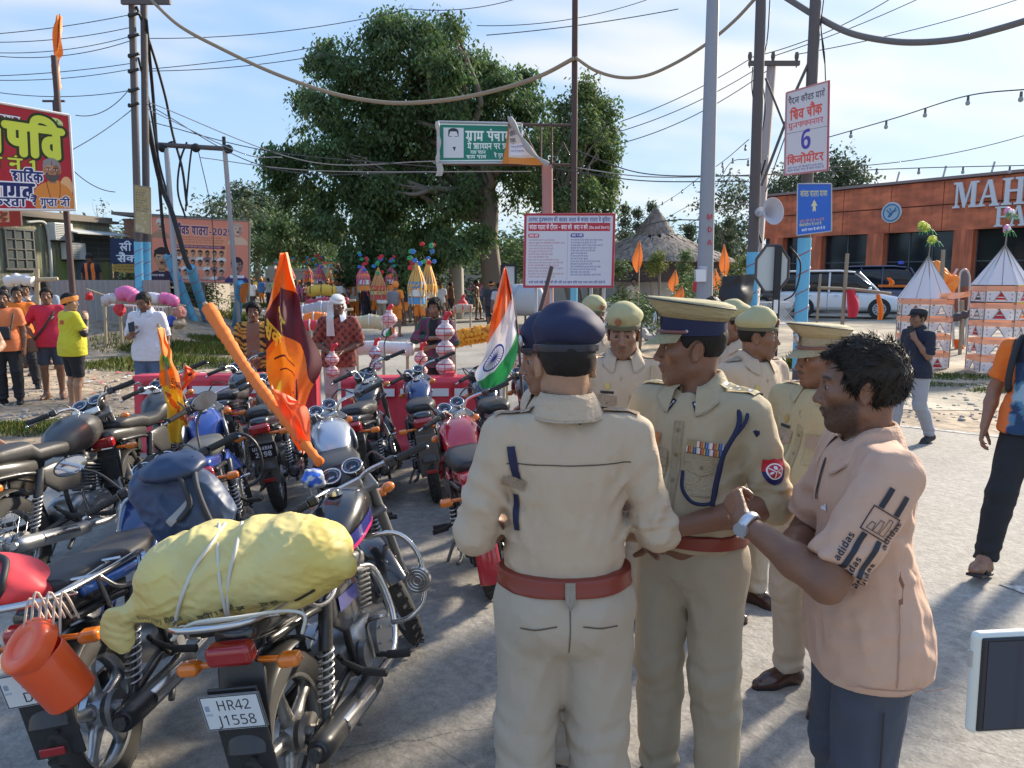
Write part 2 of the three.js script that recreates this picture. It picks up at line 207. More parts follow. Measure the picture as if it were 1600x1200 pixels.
// ---- grass: blades sown over patches
const grassM=phys([0.15,0.2,0.06],0.8,{vertexColors:true});
function grass(label,patches,seed){
const r=rng(seed),pos=[],idx=[],col=[];
for(const[px,py,rx,rz,h,n]of patches){const c=onBank(px,py);for(let i=0;i<n;i++){
const a=r()*2*PI,q=Math.sqrt(r()),x=c.x+Math.cos(a)*q*rx,z=c.z+Math.sin(a)*q*rz,hh=h*(0.35+r()*0.8)*(1.1-q*0.6),w=0.006+hh*0.03,t=r()*PI,b=r()*6.28,k=pos.length/ 3,lx=Math.cos(b)*hh*0.45,lz=Math.sin(b)*hh*0.45;
const y0=Math.max(0,bankH(x,z))-0.02;pos.push(x-Math.cos(t)*w,y0,z-Math.sin(t)*w,x+Math.cos(t)*w,y0,z+Math.sin(t)*w,x+lx*0.4+Math.cos(t)*w*0.7,y0+hh*0.6,z+lz*0.4+Math.sin(t)*w*0.7,x+lx,y0+hh*0.95,z+lz);idx.push(k,k+1,k+2,k,k+2,k+3,k,k+2,k+3);
const g=0.7+r()*0.7,ye=r()<0.2?1.5:1;for(let v=0;v<4;v++)col.push(g*ye,g,g*0.9);
}}
const m=mesh('grass',geo(pos,idx,null,col),grassM);return tag(m,label,'grass',null,'stuff');
}
grass('short green grass strip behind the black motorcycles at left',[[40,668,1.3,0.5,0.1,5000],[150,655,0.9,0.35,0.07,2200]],5);
grass('tall weeds and grass around the feet of the slanting blue wrapped posts',[[300,548,1.7,0.8,0.3,4200],[365,535,1.2,0.7,0.26,2500],[250,500,1.6,1.2,0.28,2500],[390,505,2,1.5,0.3,2200],[290,490,3.5,2.5,0.34,5000],[190,495,1.2,1,0.2,900],[340,480,3.5,2.5,0.4,4500],[400,478,2,2.5,0.3,1800]],6);
grass('grass tufts on the verge beside the paper towers',[[1500,590,0.9,0.5,0.12,1500],[1420,600,1.4,0.3,0.1,1400],[1275,575,0.6,0.6,0.5,900],[1590,612,0.8,0.3,0.16,900]],7);
{
const r=rng(8),l=[];for(let i=0;i<900;i++){const p=G(r()*420,560+r()*110),s=0.008+r()*r()*0.045,g=new THREE.IcosahedronGeometry(s,0);g.scale(1,0.6,1.3);g.rotateY(r()*6);g.translate(p.x,s*0.3,p.z);l.push(g);}
for(let i=0;i<500;i++){const p=G(1180+r()*420,590+r()*70),s=0.008+r()*r()*0.04,g=new THREE.IcosahedronGeometry(s,0);g.scale(1,0.6,1.3);g.rotateY(r()*6);g.translate(p.x,s*0.3,p.z);l.push(g);}
tag(mesh('gravel',l,mat([0.4,0.36,0.3],0.95)),'stones and crumbs scattered over the dirt verges','gravel',null,'stuff');
const q=[],u=[];for(let i=0;i<260;i++){const far=i<170,p=far?G(395+r()*75,470+r()*60):G(120+r()*320,560+r()*70),s=far?0.12+r()*0.2:0.03+r()*0.07,a=r()*6,g=grid(2,2,(x,y)=>V((x-0.5)*s+p.x,0.012+r()*s*0.35,(y-0.5)*s*1.3+p.z));(r()<0.7?q:u).push(g);}
tag(mesh('litter',q,mat([0.62,0.62,0.6],0.7)),'pale plastic and paper litter strewn along the left roadside','litter',null,'stuff');
tag(mesh('litter',u,mat([0.5,0.12,0.1],0.7)),'reddish wrappers strewn over the left dirt verge','litter',null,'stuff');
}
// ---- trees
const barkM=mat([0.2,0.17,0.14],0.95,{bumpMap:dirtB,bumpScale:0.03});
const leafMat=(c,tr=0.35)=>phys(c,0.75,{vertexColors:true,transmission:tr,thickness:0,specularIntensity:0.45});
const leafDark=leafMat([0.105,0.185,0.068],0.5),leafMid=leafMat([0.115,0.19,0.068],0.5),leafLite=leafMat([0.17,0.22,0.045]),leafFar=leafMat([0.1,0.145,0.085]);
function leaves(blobs,leaf,seed,droop=0.7,perClump=11,fill=0.55){
const r=rng(seed),pos=[],idx=[],col=[],nn=()=>(r()+r()+r()-1.5)*0.9;
for(const[c,rad,n]of blobs)for(let i=0;i<n/ perClump;i++){
const a=r()*2*PI,u=r()*2-1,q=rad*Math.pow(r(),fill)*(1+0.25*vn(c.x+a*2,c.y+u*3,c.z)),s=Math.sqrt(1-u*u),cx=c.x+Math.cos(a)*s*q,cy=c.y+u*q,cz=c.z+Math.sin(a)*s*q,tone=0.6+r()*0.75,ye=0.9+r()*0.35,spread=leaf*1.9;
for(let j=0;j<perClump;j++){
const x=cx+nn()*spread,y=cy+nn()*spread,z=cz+nn()*spread,t=r()*2*PI,dy=-droop+(r()-0.5)*1.1,hl=Math.hypot(1,dy),L=leaf*(0.6+r()*0.7),dx=Math.cos(t)/ hl*L,dz=Math.sin(t)/ hl*L,ddy=dy/ hl*L,w=L*0.24,b=r()*6.28,wx=Math.cos(t+1.57)*w,wz=Math.sin(t+1.57)*w,wy=Math.sin(b)*w*0.9,k=pos.length/ 3;
pos.push(x,y,z,x+dx*0.45+wx,y+ddy*0.4+wy,z+dz*0.45+wz,x+dx,y+ddy,z+dz,x+dx*0.45-wx,y+ddy*0.4-wy,z+dz*0.45-wz);idx.push(k,k+1,k+2,k,k+2,k+3);
const g=tone*(0.85+r()*0.3);for(let v=0;v<4;v++)col.push(g*ye,g,g*0.95);
}
}
return geo(pos,idx,null,col);
}
function limb(a,b,r1,r2,r,wob=0.12){const l=a.distanceTo(b),pts=[0,0.25,0.5,0.75,1].map((t)=>{const q=a.clone().lerp(b,t);if(t>0&&t<1)q.add(V((r()-0.5)*l*wob,(r()-0.5)*l*wob*0.6,(r()-0.5)*l*wob));return q;});return tube(pts,(t)=>lerp(r1,r2,t),8,14);}
function tree(name,label,base,trunkTop,tr,blobs,leaf,lm,seed,opt={}){
const o=thing(name,label,'tree',base,0,opt.group),r=rng(seed),parts=[],loc=(v)=>v.clone().sub(base);
const top=loc(trunkTop);parts.push(limb(V(0,-0.1,0),top,tr*1.15,tr*0.7,r,0.06));
for(const[c,rad]of blobs.slice(0,opt.limbs??14)){const from=V(0,0,0).lerp(top,0.55+r()*0.45);parts.push(limb(from,loc(c),tr*0.42,tr*0.08,r,0.18));for(let i=0;i<2;i++)parts.push(limb(from.clone().lerp(loc(c),0.6),loc(c).add(V((r()-0.5)*rad,(r()-0.3)*rad,(r()-0.5)*rad)),tr*0.14,tr*0.03,r,0.2));}
mesh('trunk',parts,barkM,o);
mesh('crown',leaves(blobs.map(([c,rad,n])=>[loc(c),rad,n]),leaf,seed+1,opt.droop,opt.clump,opt.fill),lm,o);return o;
}
function pxBlobs(list,D,jit,dens,seed){const r=rng(seed);return list.map(([x,y,q,k=1])=>{const d=D+(r()-0.5)*jit,rad=q*D/ FOC;return[P(x,y,d),rad,Math.round(rad*rad*dens*k)];});}
const lobes=(list,seed,k=1)=>{const r=rng(seed),out=[];for(const[x,y,q,w=1]of list){const n=Math.max(3,Math.round(q/ 13*w*k));for(let i=0;i<n;i++){const a=r()*2*PI,d=q*Math.sqrt(r())*0.95;out.push([x+Math.cos(a)*d,y+Math.sin(a)*d,11+r()*15,0.75+r()*0.5]);}}return out;};
const bigBlobs=pxBlobs(lobes([[770,200,80],[600,200,110],[560,105,66],[620,45,46],[690,55,44],[520,185,74],[468,235,44],[452,295,36],[700,145,90],[752,110,56],[800,160,60],[640,290,105],[545,300,80],[715,270,60,0.35],[560,375,66],[640,385,72],[724,390,40,0.6],[480,345,44],[600,130,80],[440,250,20,0.7],[600,330,90],[510,125,40],[655,95,60],[830,215,44],[700,405,40],[500,290,50],[585,405,45],[640,230,120]],17),31,6,2300,3).concat(pxBlobs([[600,200,110,1],[690,170,100],[640,300,105],[545,300,76],[560,120,62],[620,60,44],[690,75,50],[520,190,66],[770,195,80],[745,130,50],[590,375,70],[660,380,66],[720,285,70,0.6],[470,260,44],[480,345,40],[790,260,50,0.8],[840,215,48],[845,280,46,0.8],[810,310,40,0.5]],32,3,640,13));
tree('shade_tree','huge dark green shade tree towering behind the green overhead sign',G(778,501),P(752,250,31),0.42,bigBlobs,0.2,leafDark,21,{limbs:26,droop:1.1,clump:14,fill:0.7});
tree('shade_tree','dense green tree right of the rusty pole above the white notice board',G(900,508),P(880,330,29),0.28,pxBlobs(lobes([[872,205,56],[930,185,38],[925,230,52],[955,265,34],[895,285,60],[850,320,46,0.6],[948,305,32,0.8],[905,330,36],[835,270,50,0.7],[905,160,24],[880,250,66]],18,1.2),29,4,1900,4).concat(pxBlobs([[880,220,56],[930,235,46],[890,290,50],[940,285,34],[850,290,40,0.7],[900,330,34]],29.5,2,560,14)),0.17,leafMid,31,{droop:0.8});
tree('roadside_tree','bushy tree at the far left bend of the road behind the crowd',G(430,462),P(430,370,62),0.3,pxBlobs([[432,345,36],[402,350,30],[458,370,34],[425,390,36],[395,385,24],[470,395,30],[500,360,34],[500,400,36],[440,410,26]],62,5,300,5),0.34,leafMid,41);
tree('roadside_tree','loose pale tree behind the orange yatra banner',G(320,480),P(320,340,44),0.2,pxBlobs([[335,325,26,0.6],[372,340,34],[350,365,40],[300,350,30,0.7],[395,330,22,0.7],[268,380,34],[370,395,34],[230,400,30]],44,4,300,6),0.26,leafFar,51);
tree('roadside_tree','thin half bare tree behind the mossy building at left',G(170,490),P(172,370,36),0.1,pxBlobs([[160,350,22,0.5],[185,385,26,0.7],[150,320,18,0.3],[200,360,18,0.5],[190,415,26,0.9],[135,345,14,0.4]],36,2,300,7),0.16,leafFar,61,{droop:0.4});
tree('lot_tree','round crowned tree behind the six kilometre sign and restaurant',G(1280,468),P(1275,300,56),0.3,pxBlobs([[1262,285,44],[1315,265,38],[1345,285,28],[1225,290,34],[1300,300,50],[1205,310,28]],56,5,330,8),0.32,leafFar,71);
tree('lot_tree','leaning tree with flat crown seen beside the grey lamp post',G(1150,468),P(1130,350,50),0.12,pxBlobs([[1135,300,28,0.8],[1160,300,26,0.9],[1105,318,20,0.6],[1150,318,26,0.8],[1090,320,12,0.5]],50,3,330,9),0.26,leafFar,81);
for(const[x,y,w,h,D,lab]of[[976,330,12,60,42,'narrow cypress nearest the edge of the white notice board'],[996,335,10,60,44,'narrow cypress second from the white notice board'],[1018,325,9,75,46,'slim cypress peeking just above the thatched hut peak'],[1077,360,9,40,40,'small cypress right of the thatched hut roof'],[1112,360,11,50,42,'broad cypress just behind the grey lamp post'],[1140,350,15,60,42,'dark cypress between lamp post and blue wrapped pole']]){
const bl=[];for(let i=0;i<7;i++)bl.push([P(x,y+h*i/ 3,D),(w*(0.35+i*0.17))*D/ FOC,330]);
tree('cypress_tree',lab,V(P(x,y,D).x,0,-D),P(x,y+h,D),0.08,bl,0.17,leafFar,90+x,{limbs:0,droop:-0.8,group:'cypresses around the thatched hut'});
}
function bushAt(name,label,x,y,D,rx,ry,n,leaf,lm,seed,cat='shrub',parts=5){
const c=P(x,y,D),o=thing(name,label,cat,V(c.x,0,c.z)),r=rng(seed),bl=[];for(let i=0;i<parts;i++)bl.push([V((r()-0.5)*rx,c.y+(r()-0.5)*ry,(r()-0.5)*rx),Math.min(rx,ry)*0.62,n/ parts]);
mesh('stem',[tube([V(0,-0.05,0),V(0.02,c.y*0.6,0.01),V(0,c.y,0)],0.035,7)],barkM,o);mesh('foliage',leaves(bl,leaf,seed,0,9,0.45),lm,o);return o;
}
bushAt('topiary_shrub','round clipped yellow green topiary shrub in front of the hut',1030,412,22,0.42,0.36,2200,0.06,leafLite,101,'topiary',7);
bushAt('topiary_shrub','clipped yellow topiary shrub left of the blue wrapped pole',1158,420,24,0.5,0.6,1600,0.07,leafLite,102,'topiary');
{const c=P(1070,440,20),o=thing('topiary_shrub','tall pointed green topiary shrub beside the grey lamp post','topiary',V(c.x,0,c.z)),bl=[];for(let i=0;i<8;i++)bl.push([V(0,0.5+i*0.26,0),0.4-i*0.038,420]);mesh('stem',tube([V(0,0,0),V(0,1,0)],0.03,6),barkM,o);mesh('foliage',leaves(bl,0.07,103,-0.6,9,0.4),leafMid,o);}
for(const[x,y,D,rx,ry,n,lab]of[[985,482,20,0.8,0.35,1000,'dark green low shrub in front of the hut behind the constable'],[1000,496,17,0.8,0.4,1000,'broad leafed low shrub beside the rubble stones'],[1115,470,17,0.9,0.8,1200,'small dark shrub at the foot of the grey lamp post'],[965,445,21,0.4,1.1,900,'upright green shrub at the right edge of the notice board']])bushAt('low_shrub',lab,x,y,D,rx,ry,n,0.1,leafMid,110+x);
for(const[x,y,D,rx,ry,n,lab,lm]of[[270,468,31,4.2,1.2,4600,'overgrown green bushes under the orange yatra banner',leafMid],[345,475,32,3,1.0,2000,'bushes behind the right leg of the yatra banner',leafMid],[205,455,29,1.8,1.2,2000,'weedy bush behind the pink bundled carrying frame',leafMid]])bushAt('wild_bush',lab,x,y,D,rx,ry,n,0.16,lm,130+x);
bushAt('hedge_bush','low mass of greenery along the far side of the road behind the crowd',640,420,48,9,2.2,5000,0.3,leafDark,141,'hedge',12);
bushAt('hedge_bush','greenery beside the notice board behind the parked carts',790,425,40,4.5,2.4,3500,0.26,leafDark,142,'hedge',9);
bushAt('hedge_bush','distant green mass closing the road at the left bend',470,418,85,12,4,3000,0.5,leafMid,143,'hedge',9);
for(const[x,y,D,seed,lab,list]of[[400,370,70,161,'tall dark tree mass far behind the yatra banner',[[380,340,40],[410,325,34],[350,345,36],[395,385,44],[345,385,36]]],[515,350,75,162,'dark tree mass closing the road end left of the shade tree',[[500,350,40],[540,370,40],[470,380,34],[520,400,40],[560,400,34]]],[820,380,60,163,'green trees low behind the white notice board',[[790,375,40],[830,385,40],[870,380,36],[760,395,34],[910,390,36],[940,400,26]]],[1000,395,75,164,'pale far trees behind the thatched hut',[[970,395,26],[1010,400,24],[1060,395,26],[1110,385,26],[1150,380,26]]],[255,400,60,165,'trees behind the left poles and the yatra banner',[[200,410,30],[240,390,34],[285,385,34],[170,420,26],[310,400,30]]]])tree('distant_tree',lab,V(P(x,y,D).x,0,-D),P(x,y,D),0.35,pxBlobs(lobes(list,seed,0.8),D,6,420,seed),0.42,leafFar,seed,{limbs:6});
{const r=rng(171),bl=[];for(let i=0;i<150;i++){const a=-1.1+r()*2.2,D=130+r()*40;bl.push([V(Math.sin(a)*D,2.5+r()*4,-Math.cos(a)*D),4+r()*4,260]);}tag(mesh('treeline',leaves(bl,1.1,172,0.3,8),leafFar),'distant belt of trees along the horizon all round','wood',null,'stuff');}
struct('embankment',grid(60,60,(u,v)=>{const x=lerp(-44,-5.5,u),z=lerp(-15.5,-60,v);return V(x,bankH(x,z)-0.05+Math.min(0.05,4*(bankH(x,z)-0.04*vn(x*1.3,z*1.3,3)))-0.04*(bankH(x,z)<0.05),z);},30),dirtM);
// ================= buildings, poles, signs =================
function quad(a,b,c,d,nx=1,ny=1){return grid(nx,ny,(u,v)=>{const t=a.clone().lerp(b,u),s=d.clone().lerp(c,u);return s.lerp(t,v);});}
function slab(o,name,a,b,c,d,face,back,th=0.04,frame=0,frameM){
const n=b.clone().sub(a).cross(d.clone().sub(a)).normalize();if(n.z<0)n.negate();const off=(q,k)=>q.clone().addScaledVector(n,k);
const B=[a,b,c,d].map((q)=>off(q,-th)),F=[a,b,c,d].map((q)=>off(q,-0.002));const g=[];g.push(quad(...B));for(let i=0;i<4;i++){const j=(i+1)%4;g.push(quad(F[i],F[j],B[j],B[i]));}g.push(quad(...F.map((q)=>off(q,-0.002))));
wmesh(name==='panel'?'backing':name+'_backing',g,back,o);const f=wmesh(name,quad(a,b,c,d,8,8),face,o);
if(frame)for(const[p,q]of[[a,b],[b,c],[c,d],[d,a]])wmesh('frame',tube([off(p,0.004),off(q,0.004)],frame,6),frameM||back,o);return f;
}
const corners=(pts,D)=>pts.map(([x,y],i)=>P(x,y,Array.isArray(D)?D[i]:D));
{
const a=P(-60,330,24),b=P(172,372,30),g0=V(a.x,0,a.z),g1=V(b.x,0,b.z),dir=g1.clone().sub(g0),L=dir.length(),ang=Math.atan2(-dir.z,dir.x),H=a.y;
const o=thing('flat_roofed_building','low mossy flat roofed building with two air conditioners on its wall','building',g0,ang);
const wallT=canvasTex(1024,512,(g,w,h)=>{const r=rng(31);g.fillStyle='#8a8671';g.fillRect(0,0,w,h);
for(let i=0;i<900;i++){const x=r()*w,y=r()*h*0.7,l=30+r()*190;g.fillStyle=['rgba(60,62,48,.12)','rgba(214,208,170,.13)','rgba(120,134,62,.16)','rgba(38,40,34,.12)'][Math.floor(r()*4)];g.fillRect(x,y-40,2+r()*9,l);}
for(let i=0;i<60;i++){g.fillStyle='rgba(118,140,50,.14)';g.beginPath();g.ellipse(w*(0.55+r()*0.42),h*(0.4+r()*0.5),20+r()*40,30+r()*50,0,0,7);g.fill();}g.fillStyle='rgba(40,40,36,.35)';g.fillRect(0,0,w,14);});
mesh('wall',box(L,H,5,L/ 2,H/ 2,-2.5),mat([1,1,1],0.95,{map:wallT,bumpMap:dirtB,bumpScale:0.02}),o);
mesh('roof',[box(L+0.5,0.1,5.5,L/ 2,H+0.05,-2.5),box(L+0.2,0.16,0.12,L/ 2,H+0.15,0.02)],mat([0.2,0.17,0.14],0.9),o);
const acM=mat([0.55,0.56,0.53],0.6),fin=mat([0.2,0.21,0.21],0.6);
const ac=(x,y)=>{const q=mesh('air_conditioner',rbox(0.82,0.6,0.34,0.03,x,y,0.24),acM,o);mesh('grille',Array.from({length:9},(_,i)=>box(0.42,0.018,0.02,x-0.14,y-0.24+i*0.06,0.42)),fin,q);mesh('bracket',[box(0.04,0.04,0.42,x-0.3,y-0.33,0.21),box(0.04,0.04,0.42,x+0.3,y-0.33,0.21)],M.black,q);};
const at=(px)=>(px+60)/ 232*L;ac(at(72),3.35);ac(at(92),2.7);
const win=(x,w,y,h)=>{const q=mesh('window',box(w,h,0.1,x,y,0.02),mat([0.07,0.085,0.08],0.4),o);mesh('frame',[box(w+0.14,0.07,0.08,x,y+h/ 2,0.07),box(w+0.14,0.07,0.08,x,y-h/ 2,0.07),...[-0.5,-0.17,0.17,0.5].map((t)=>box(0.04,h,0.06,x+t*w,y,0.08)),...[-0.25,0,0.25].map((t)=>box(w,0.03,0.05,x,y+t*h,0.085))],mat([0.16,0.15,0.13],0.8),q);return q;};
win(at(13),1.1,2.7,1.3);win(at(128),2.4,2.85,0.8);
mesh('awning',[box(2.6,0.04,0.8,at(128),3.4,0.4,0.22)],mat([0.5,0.52,0.5],0.7),o);
mesh('door',box(1.0,1.9,0.08,at(122),1.5,0.03),mat([0.1,0.13,0.15],0.6),o);
mesh('drain_pipe',tube([V(at(25),3.6,0.1),V(at(50),3.65,0.12),V(at(55),3.5,0.12),V(at(55),0.3,0.12)],0.05,7),mat([0.5,0.5,0.46],0.7),o);
mesh('satellite_dish',put(lathe([[0,0],[0.18,0.04],[0.32,0.12]],20),at(104),H+0.4,-0.6,0.9,0.4),mat([0.45,0.47,0.48],0.6),o);
const s=thing('corrugated_fence','grey corrugated sheet fence at the foot of the mossy building','fence',V(P(92,470,21).x,0.42,-21));
for(let i=0;i<6;i++)mesh('sheet',grid(30,1,(u,v)=>V(u*0.75+i*0.74-1.4,v*1.3,Math.sin(u*PI*10)*0.025+i%2*0.01)),mat([0.3+i%3*0.03,0.3,0.29],0.6,{metalness:0.3}),s);
mesh('rail',[0.25,1.1].map((y)=>box(4.6,0.05,0.04,0.8,y,-0.06)),M.wood,s);
}
{
const o=thing('brick_building','narrow brick building behind the left utility poles','building',V(P(215,400,30).x,0,-30));
const bm=[0,1,2].map((i)=>mat([0.3+i*0.04,0.17+i*0.01,0.12],0.95));const w=0.23,h=0.075;const bg=box(w-0.012,h-0.012,0.1);
mesh('wall',box(3,4,2.6,1,2,-1.4),mat([0.36,0.32,0.28],0.95),o);
const r=rng(3),far=[[],[],[]];for(let j=0;j<53;j++)for(let i=0;i<13;i++)far[Math.floor(r()*3)].push(bg.clone().translate(-0.4+i*w+(j%2)*w/ 2,0.04+j*h,-0.08));
far.forEach((l,i)=>tag(mesh('brick',l,bm[i],o),null,null,null,'stuff'));
mesh('roof',box(3.8,0.12,3.4,1.2,4.06,-1.3,0,0,-0.06),mat([0.16,0.14,0.13],0.9),o);
}
{
const c=corners([[172,372],[226,374],[226,442],[172,410]],26);c[3]=P(172,412,26);c[2]=P(226,412,26);
const o=thing('shop_board','navy blue shop board with white lettering behind the left poles','sign',V(c[0].x+0.7,0,-26));
slab(o,'panel',...c,print(256,192,(g,w,h)=>{g.fillStyle='#16294f';g.fillRect(0,0,w,h);g.fillStyle='#0e1c3a';g.fillRect(0,h*0.5,w,4);dev(g,'CI',70,40,50,'#dfe6f0',1.9);dev(g,'sEk',50,130,46,'#dfe6f0',1.9,'l',null,150);}),M.black,0.06);
wmesh('post',[tube([V(c[3].x+0.1,0,-26.1),V(c[3].x+0.1,c[0].y,-26.1)],0.04),tube([V(c[2].x-0.1,0,-26.1),V(c[2].x-0.1,c[0].y,-26.1)],0.04)],M.rust,o);
const d=corners([[176,413],[226,413],[226,428],[176,424]],25.9);const p2=thing('shop_board','small yellow board under the navy shop board','sign',V(d[0].x+0.7,0,-25.9));slab(p2,'panel',...d,print(128,64,(g,w,h)=>{g.fillStyle='#a8893a';g.fillRect(0,0,w,h);smallText(g,8,14,110,10,'#5a3a1a',rng(4));smallText(g,8,38,110,10,'#5a3a1a',rng(5));}),M.black,0.04);wmesh('post',tube([V(d[3].x+0.1,0,-25.95),V(d[3].x+0.1,d[3].y,-25.95)],0.03),M.rust,p2);
}
{
const D=[11.2,12.6,12.6,11.2],c=corners([[-140,136],[108,180],[118,328],[-140,327]],D);
const o=thing('hoarding','large red hoarding with yellow lettering and saffron robed portrait at top left','billboard',V(c[3].x+1,0,c[3].z));
slab(o,'panel',...c,print(1400,1000,(g,w,h)=>{
g.fillStyle='#b3202e';g.fillRect(0,0,w,h);g.strokeStyle='#e8e0dc';g.lineWidth=8;g.strokeRect(2,2,w-4,h-4);
dev(g,'prSUr',800,105,62,'#f3e9ea',1.8,'c','#4a1020',250);g.fillStyle='#cfe08c';g.beginPath();g.ellipse(1250,105,82,52,0,0,7);g.fill();g.fillStyle='#162012';g.font='bold 36px sans-serif';g.textAlign='center';g.fillText('ISI &',1250,100);g.fillText('NON ISI',1250,138);
dev(g,'n',560,190,250,'#d9e04a',3,'l','#26320a');dev(g,'pit',790,190,258,'#d9e04a',3,'l','#26320a',520);
dev(g,'ya nM.1',560,510,92,'#dfe24a',2,'l','#5a3a10',500);dev(g,'haidRk',830,630,92,'#1e2c6a',2.2,'l','#f2eef0',280);dev(g,'Wagt',560,755,130,'#1b2460',2.6,'l','#f2eef0',460);dev(g,'krta hE',640,890,72,'#1e2c6a',2,'l','#f2eef0',430);
g.fillStyle='#e08a3a';g.beginPath();g.ellipse(1220,990,190,300,0,PI,0);g.fill();g.fillStyle='#e9b27a';g.beginPath();g.ellipse(1330,760,60,110,0,0,7);g.fill();
portrait(g,1200,590,210,'#b07a58','#8f8a86','#e08a3a','#55504c');g.strokeStyle='#5a2814';g.lineWidth=6;g.beginPath();g.moveTo(1140,700);g.quadraticCurveTo(1180,960,1215,950);g.quadraticCurveTo(1270,940,1268,700);g.stroke();g.fillStyle='#8a1a1a';g.fillRect(1196,500,7,44);
dev(g,'guQa jI',1080,890,70,'#1e2c6a',2,'l','#f2eef0',270);
}),M.steel,0.05,0.02,mat([0.7,0.66,0.64],0.5));
for(const x of[-110,98]){const q=P(x,330,x<0?11.4:12.6);q.z-=0.1;wmesh('post',[cyl(0.045,0.05,q.y+2.4,q.x,(q.y+2.4)/ 2,q.z)],M.rust,o);}
const e=corners([[-100,322],[31,322],[33,353],[-100,358]],13);const o2=thing('poster_board','small red framed poster board under the red hoarding','sign',V(e[3].x+1,0,-13));slab(o2,'panel',...e,print(256,64,(g,w,h)=>{g.fillStyle='#a93222';g.fillRect(0,0,w,h);g.fillStyle='#d8b79a';g.fillRect(6,4,w-40,h-18);const r=rng(9);for(let i=0;i<60;i++){g.fillStyle=['#c8502c','#b03a20','#e0a070','#8a4a2a'][i%4];g.beginPath();g.ellipse(r()*w*0.85,6+r()*40,12,5,r()*3,0,7);g.fill();}}),M.rust,0.04);wmesh('post',tube([V(e[3].x+0.8,0,-13.05),V(e[3].x+0.8,e[0].y,-13.05)],0.04),M.rust,o2);
}
{
const D=13,b=P(84,182,D),t=P(92,118,D);const o=thing('pennant_flag','long limp saffron pennant flying above the red hoarding','flag',V(b.x,b.y-0.2,b.z));
wmesh('pole',[tube([b.clone().setY(b.y-0.4),P(84,158,D)],0.022),tube([P(84,160,D),P(93,22,D)],0.007),box(0.36,0.03,0.03,P(84,158,D).x,P(84,158,D).y,-D)],M.rust,o);
const L=[[92,24],[86,50],[82,80],[80,108],[86,126],[92,138]],Rr=[[94,24],[98,55],[98,82],[90,90],[93,115],[95,140]];
const cl=curve(L.map(([x,y])=>P(x,y,D)),24),cr=curve(Rr.map(([x,y])=>P(x,y,D)),24);
wmesh('cloth',grid(6,24,(u,v)=>{const q=cl[Math.round(v*24)].clone().lerp(cr[Math.round(v*24)],u);q.z+=0.07*Math.sin(u*6+v*9);return q;}),phys([0.85,0.25,0.04],0.8,{transmission:0.3,thickness:0}),o);
}
const clothM=(c,tr=0.3)=>phys(c,0.85,{transmission:tr,thickness:0});
function wrapped(name,label,base,top,r,wrap0,wrap1,extra,turns=7){
const o=thing(name,label,'utility pole',V(base.x,0,base.z)),up=(y)=>base.clone().lerp(top,(y-base.y)/ (top.y-base.y));
wmesh('pole',tube([base,top],(t)=>r*(1.05-0.15*t),12,6),extra.m||M.pole,o);
if(wrap1){const a=up(wrap0),b=up(wrap1);wmesh('blue_wrap',tube([a,b],r*1.13,14,2),M.blueWrap,o);const ax=b.clone().sub(a).normalize(),s=V(0,0,1).cross(ax).normalize(),q=ax.clone().cross(s);const pts=Array.from({length:turns*10+1},(_,i)=>{const t=i/ (turns*10),an=t*turns*2*PI;return a.clone().lerp(b,t).addScaledVector(s,Math.cos(an)*r*1.17).addScaledVector(q,Math.sin(an)*r*1.17);});wmesh('red_ribbon',tube(pts,r*0.1,5,pts.length-1),M.redTape,o);}
return o;
}
{
const D=21,pole=(x0,x1,lab,d)=>wrapped('utility_pole',lab,V(P(x1,520,d).x,0,-d),P(x0,-45,d),0.095,0.4,P(0,378,d).y,{m:M.pole});
const l=pole(205,219,'left pole of the pair at the upper left, blue wrapped at its foot',D);pole(224,230,'right pole of the pair at the upper left, blue wrapped at its foot',D+0.3);
const b=P(228,3,D-0.15);wmesh('crossarm',box(1.25,0.12,0.1,b.x,b.y,b.z),M.pole,l);
for(const y of[25,58,88,112,142,165])wmesh('clamp',[box(0.3,0.05,0.08,P(212,y,D).x,P(212,y,D).y,-D+0.1,0,0,0.3),ball(0.04,P(205,y,D).x,P(205,y,D).y,-D+0.1)],M.black,l);
const c=corners([[209,289],[235,293],[236,366],[211,362]],D-0.35),n=thing('pole_notice','weathered yellowed notice board tied to the left pair of poles','sign',V(c[3].x+0.2,c[3].y,c[3].z));
slab(n,'panel',...c,print(160,400,(g,w,h)=>{g.fillStyle='#a89a72';g.fillRect(0,0,w,h);const r=rng(2);for(let i=0;i<9;i++)smallText(g,14,30+i*22,130,13,i%3?'#4a4230':'#8a6a1e',r);g.fillStyle='rgba(190,184,160,.6)';for(let i=0;i<40;i++)g.fillRect(r()*w,h*0.45+r()*h*0.55,30*r(),26*r());}),M.wood,0.04,0.012,M.wood);
}
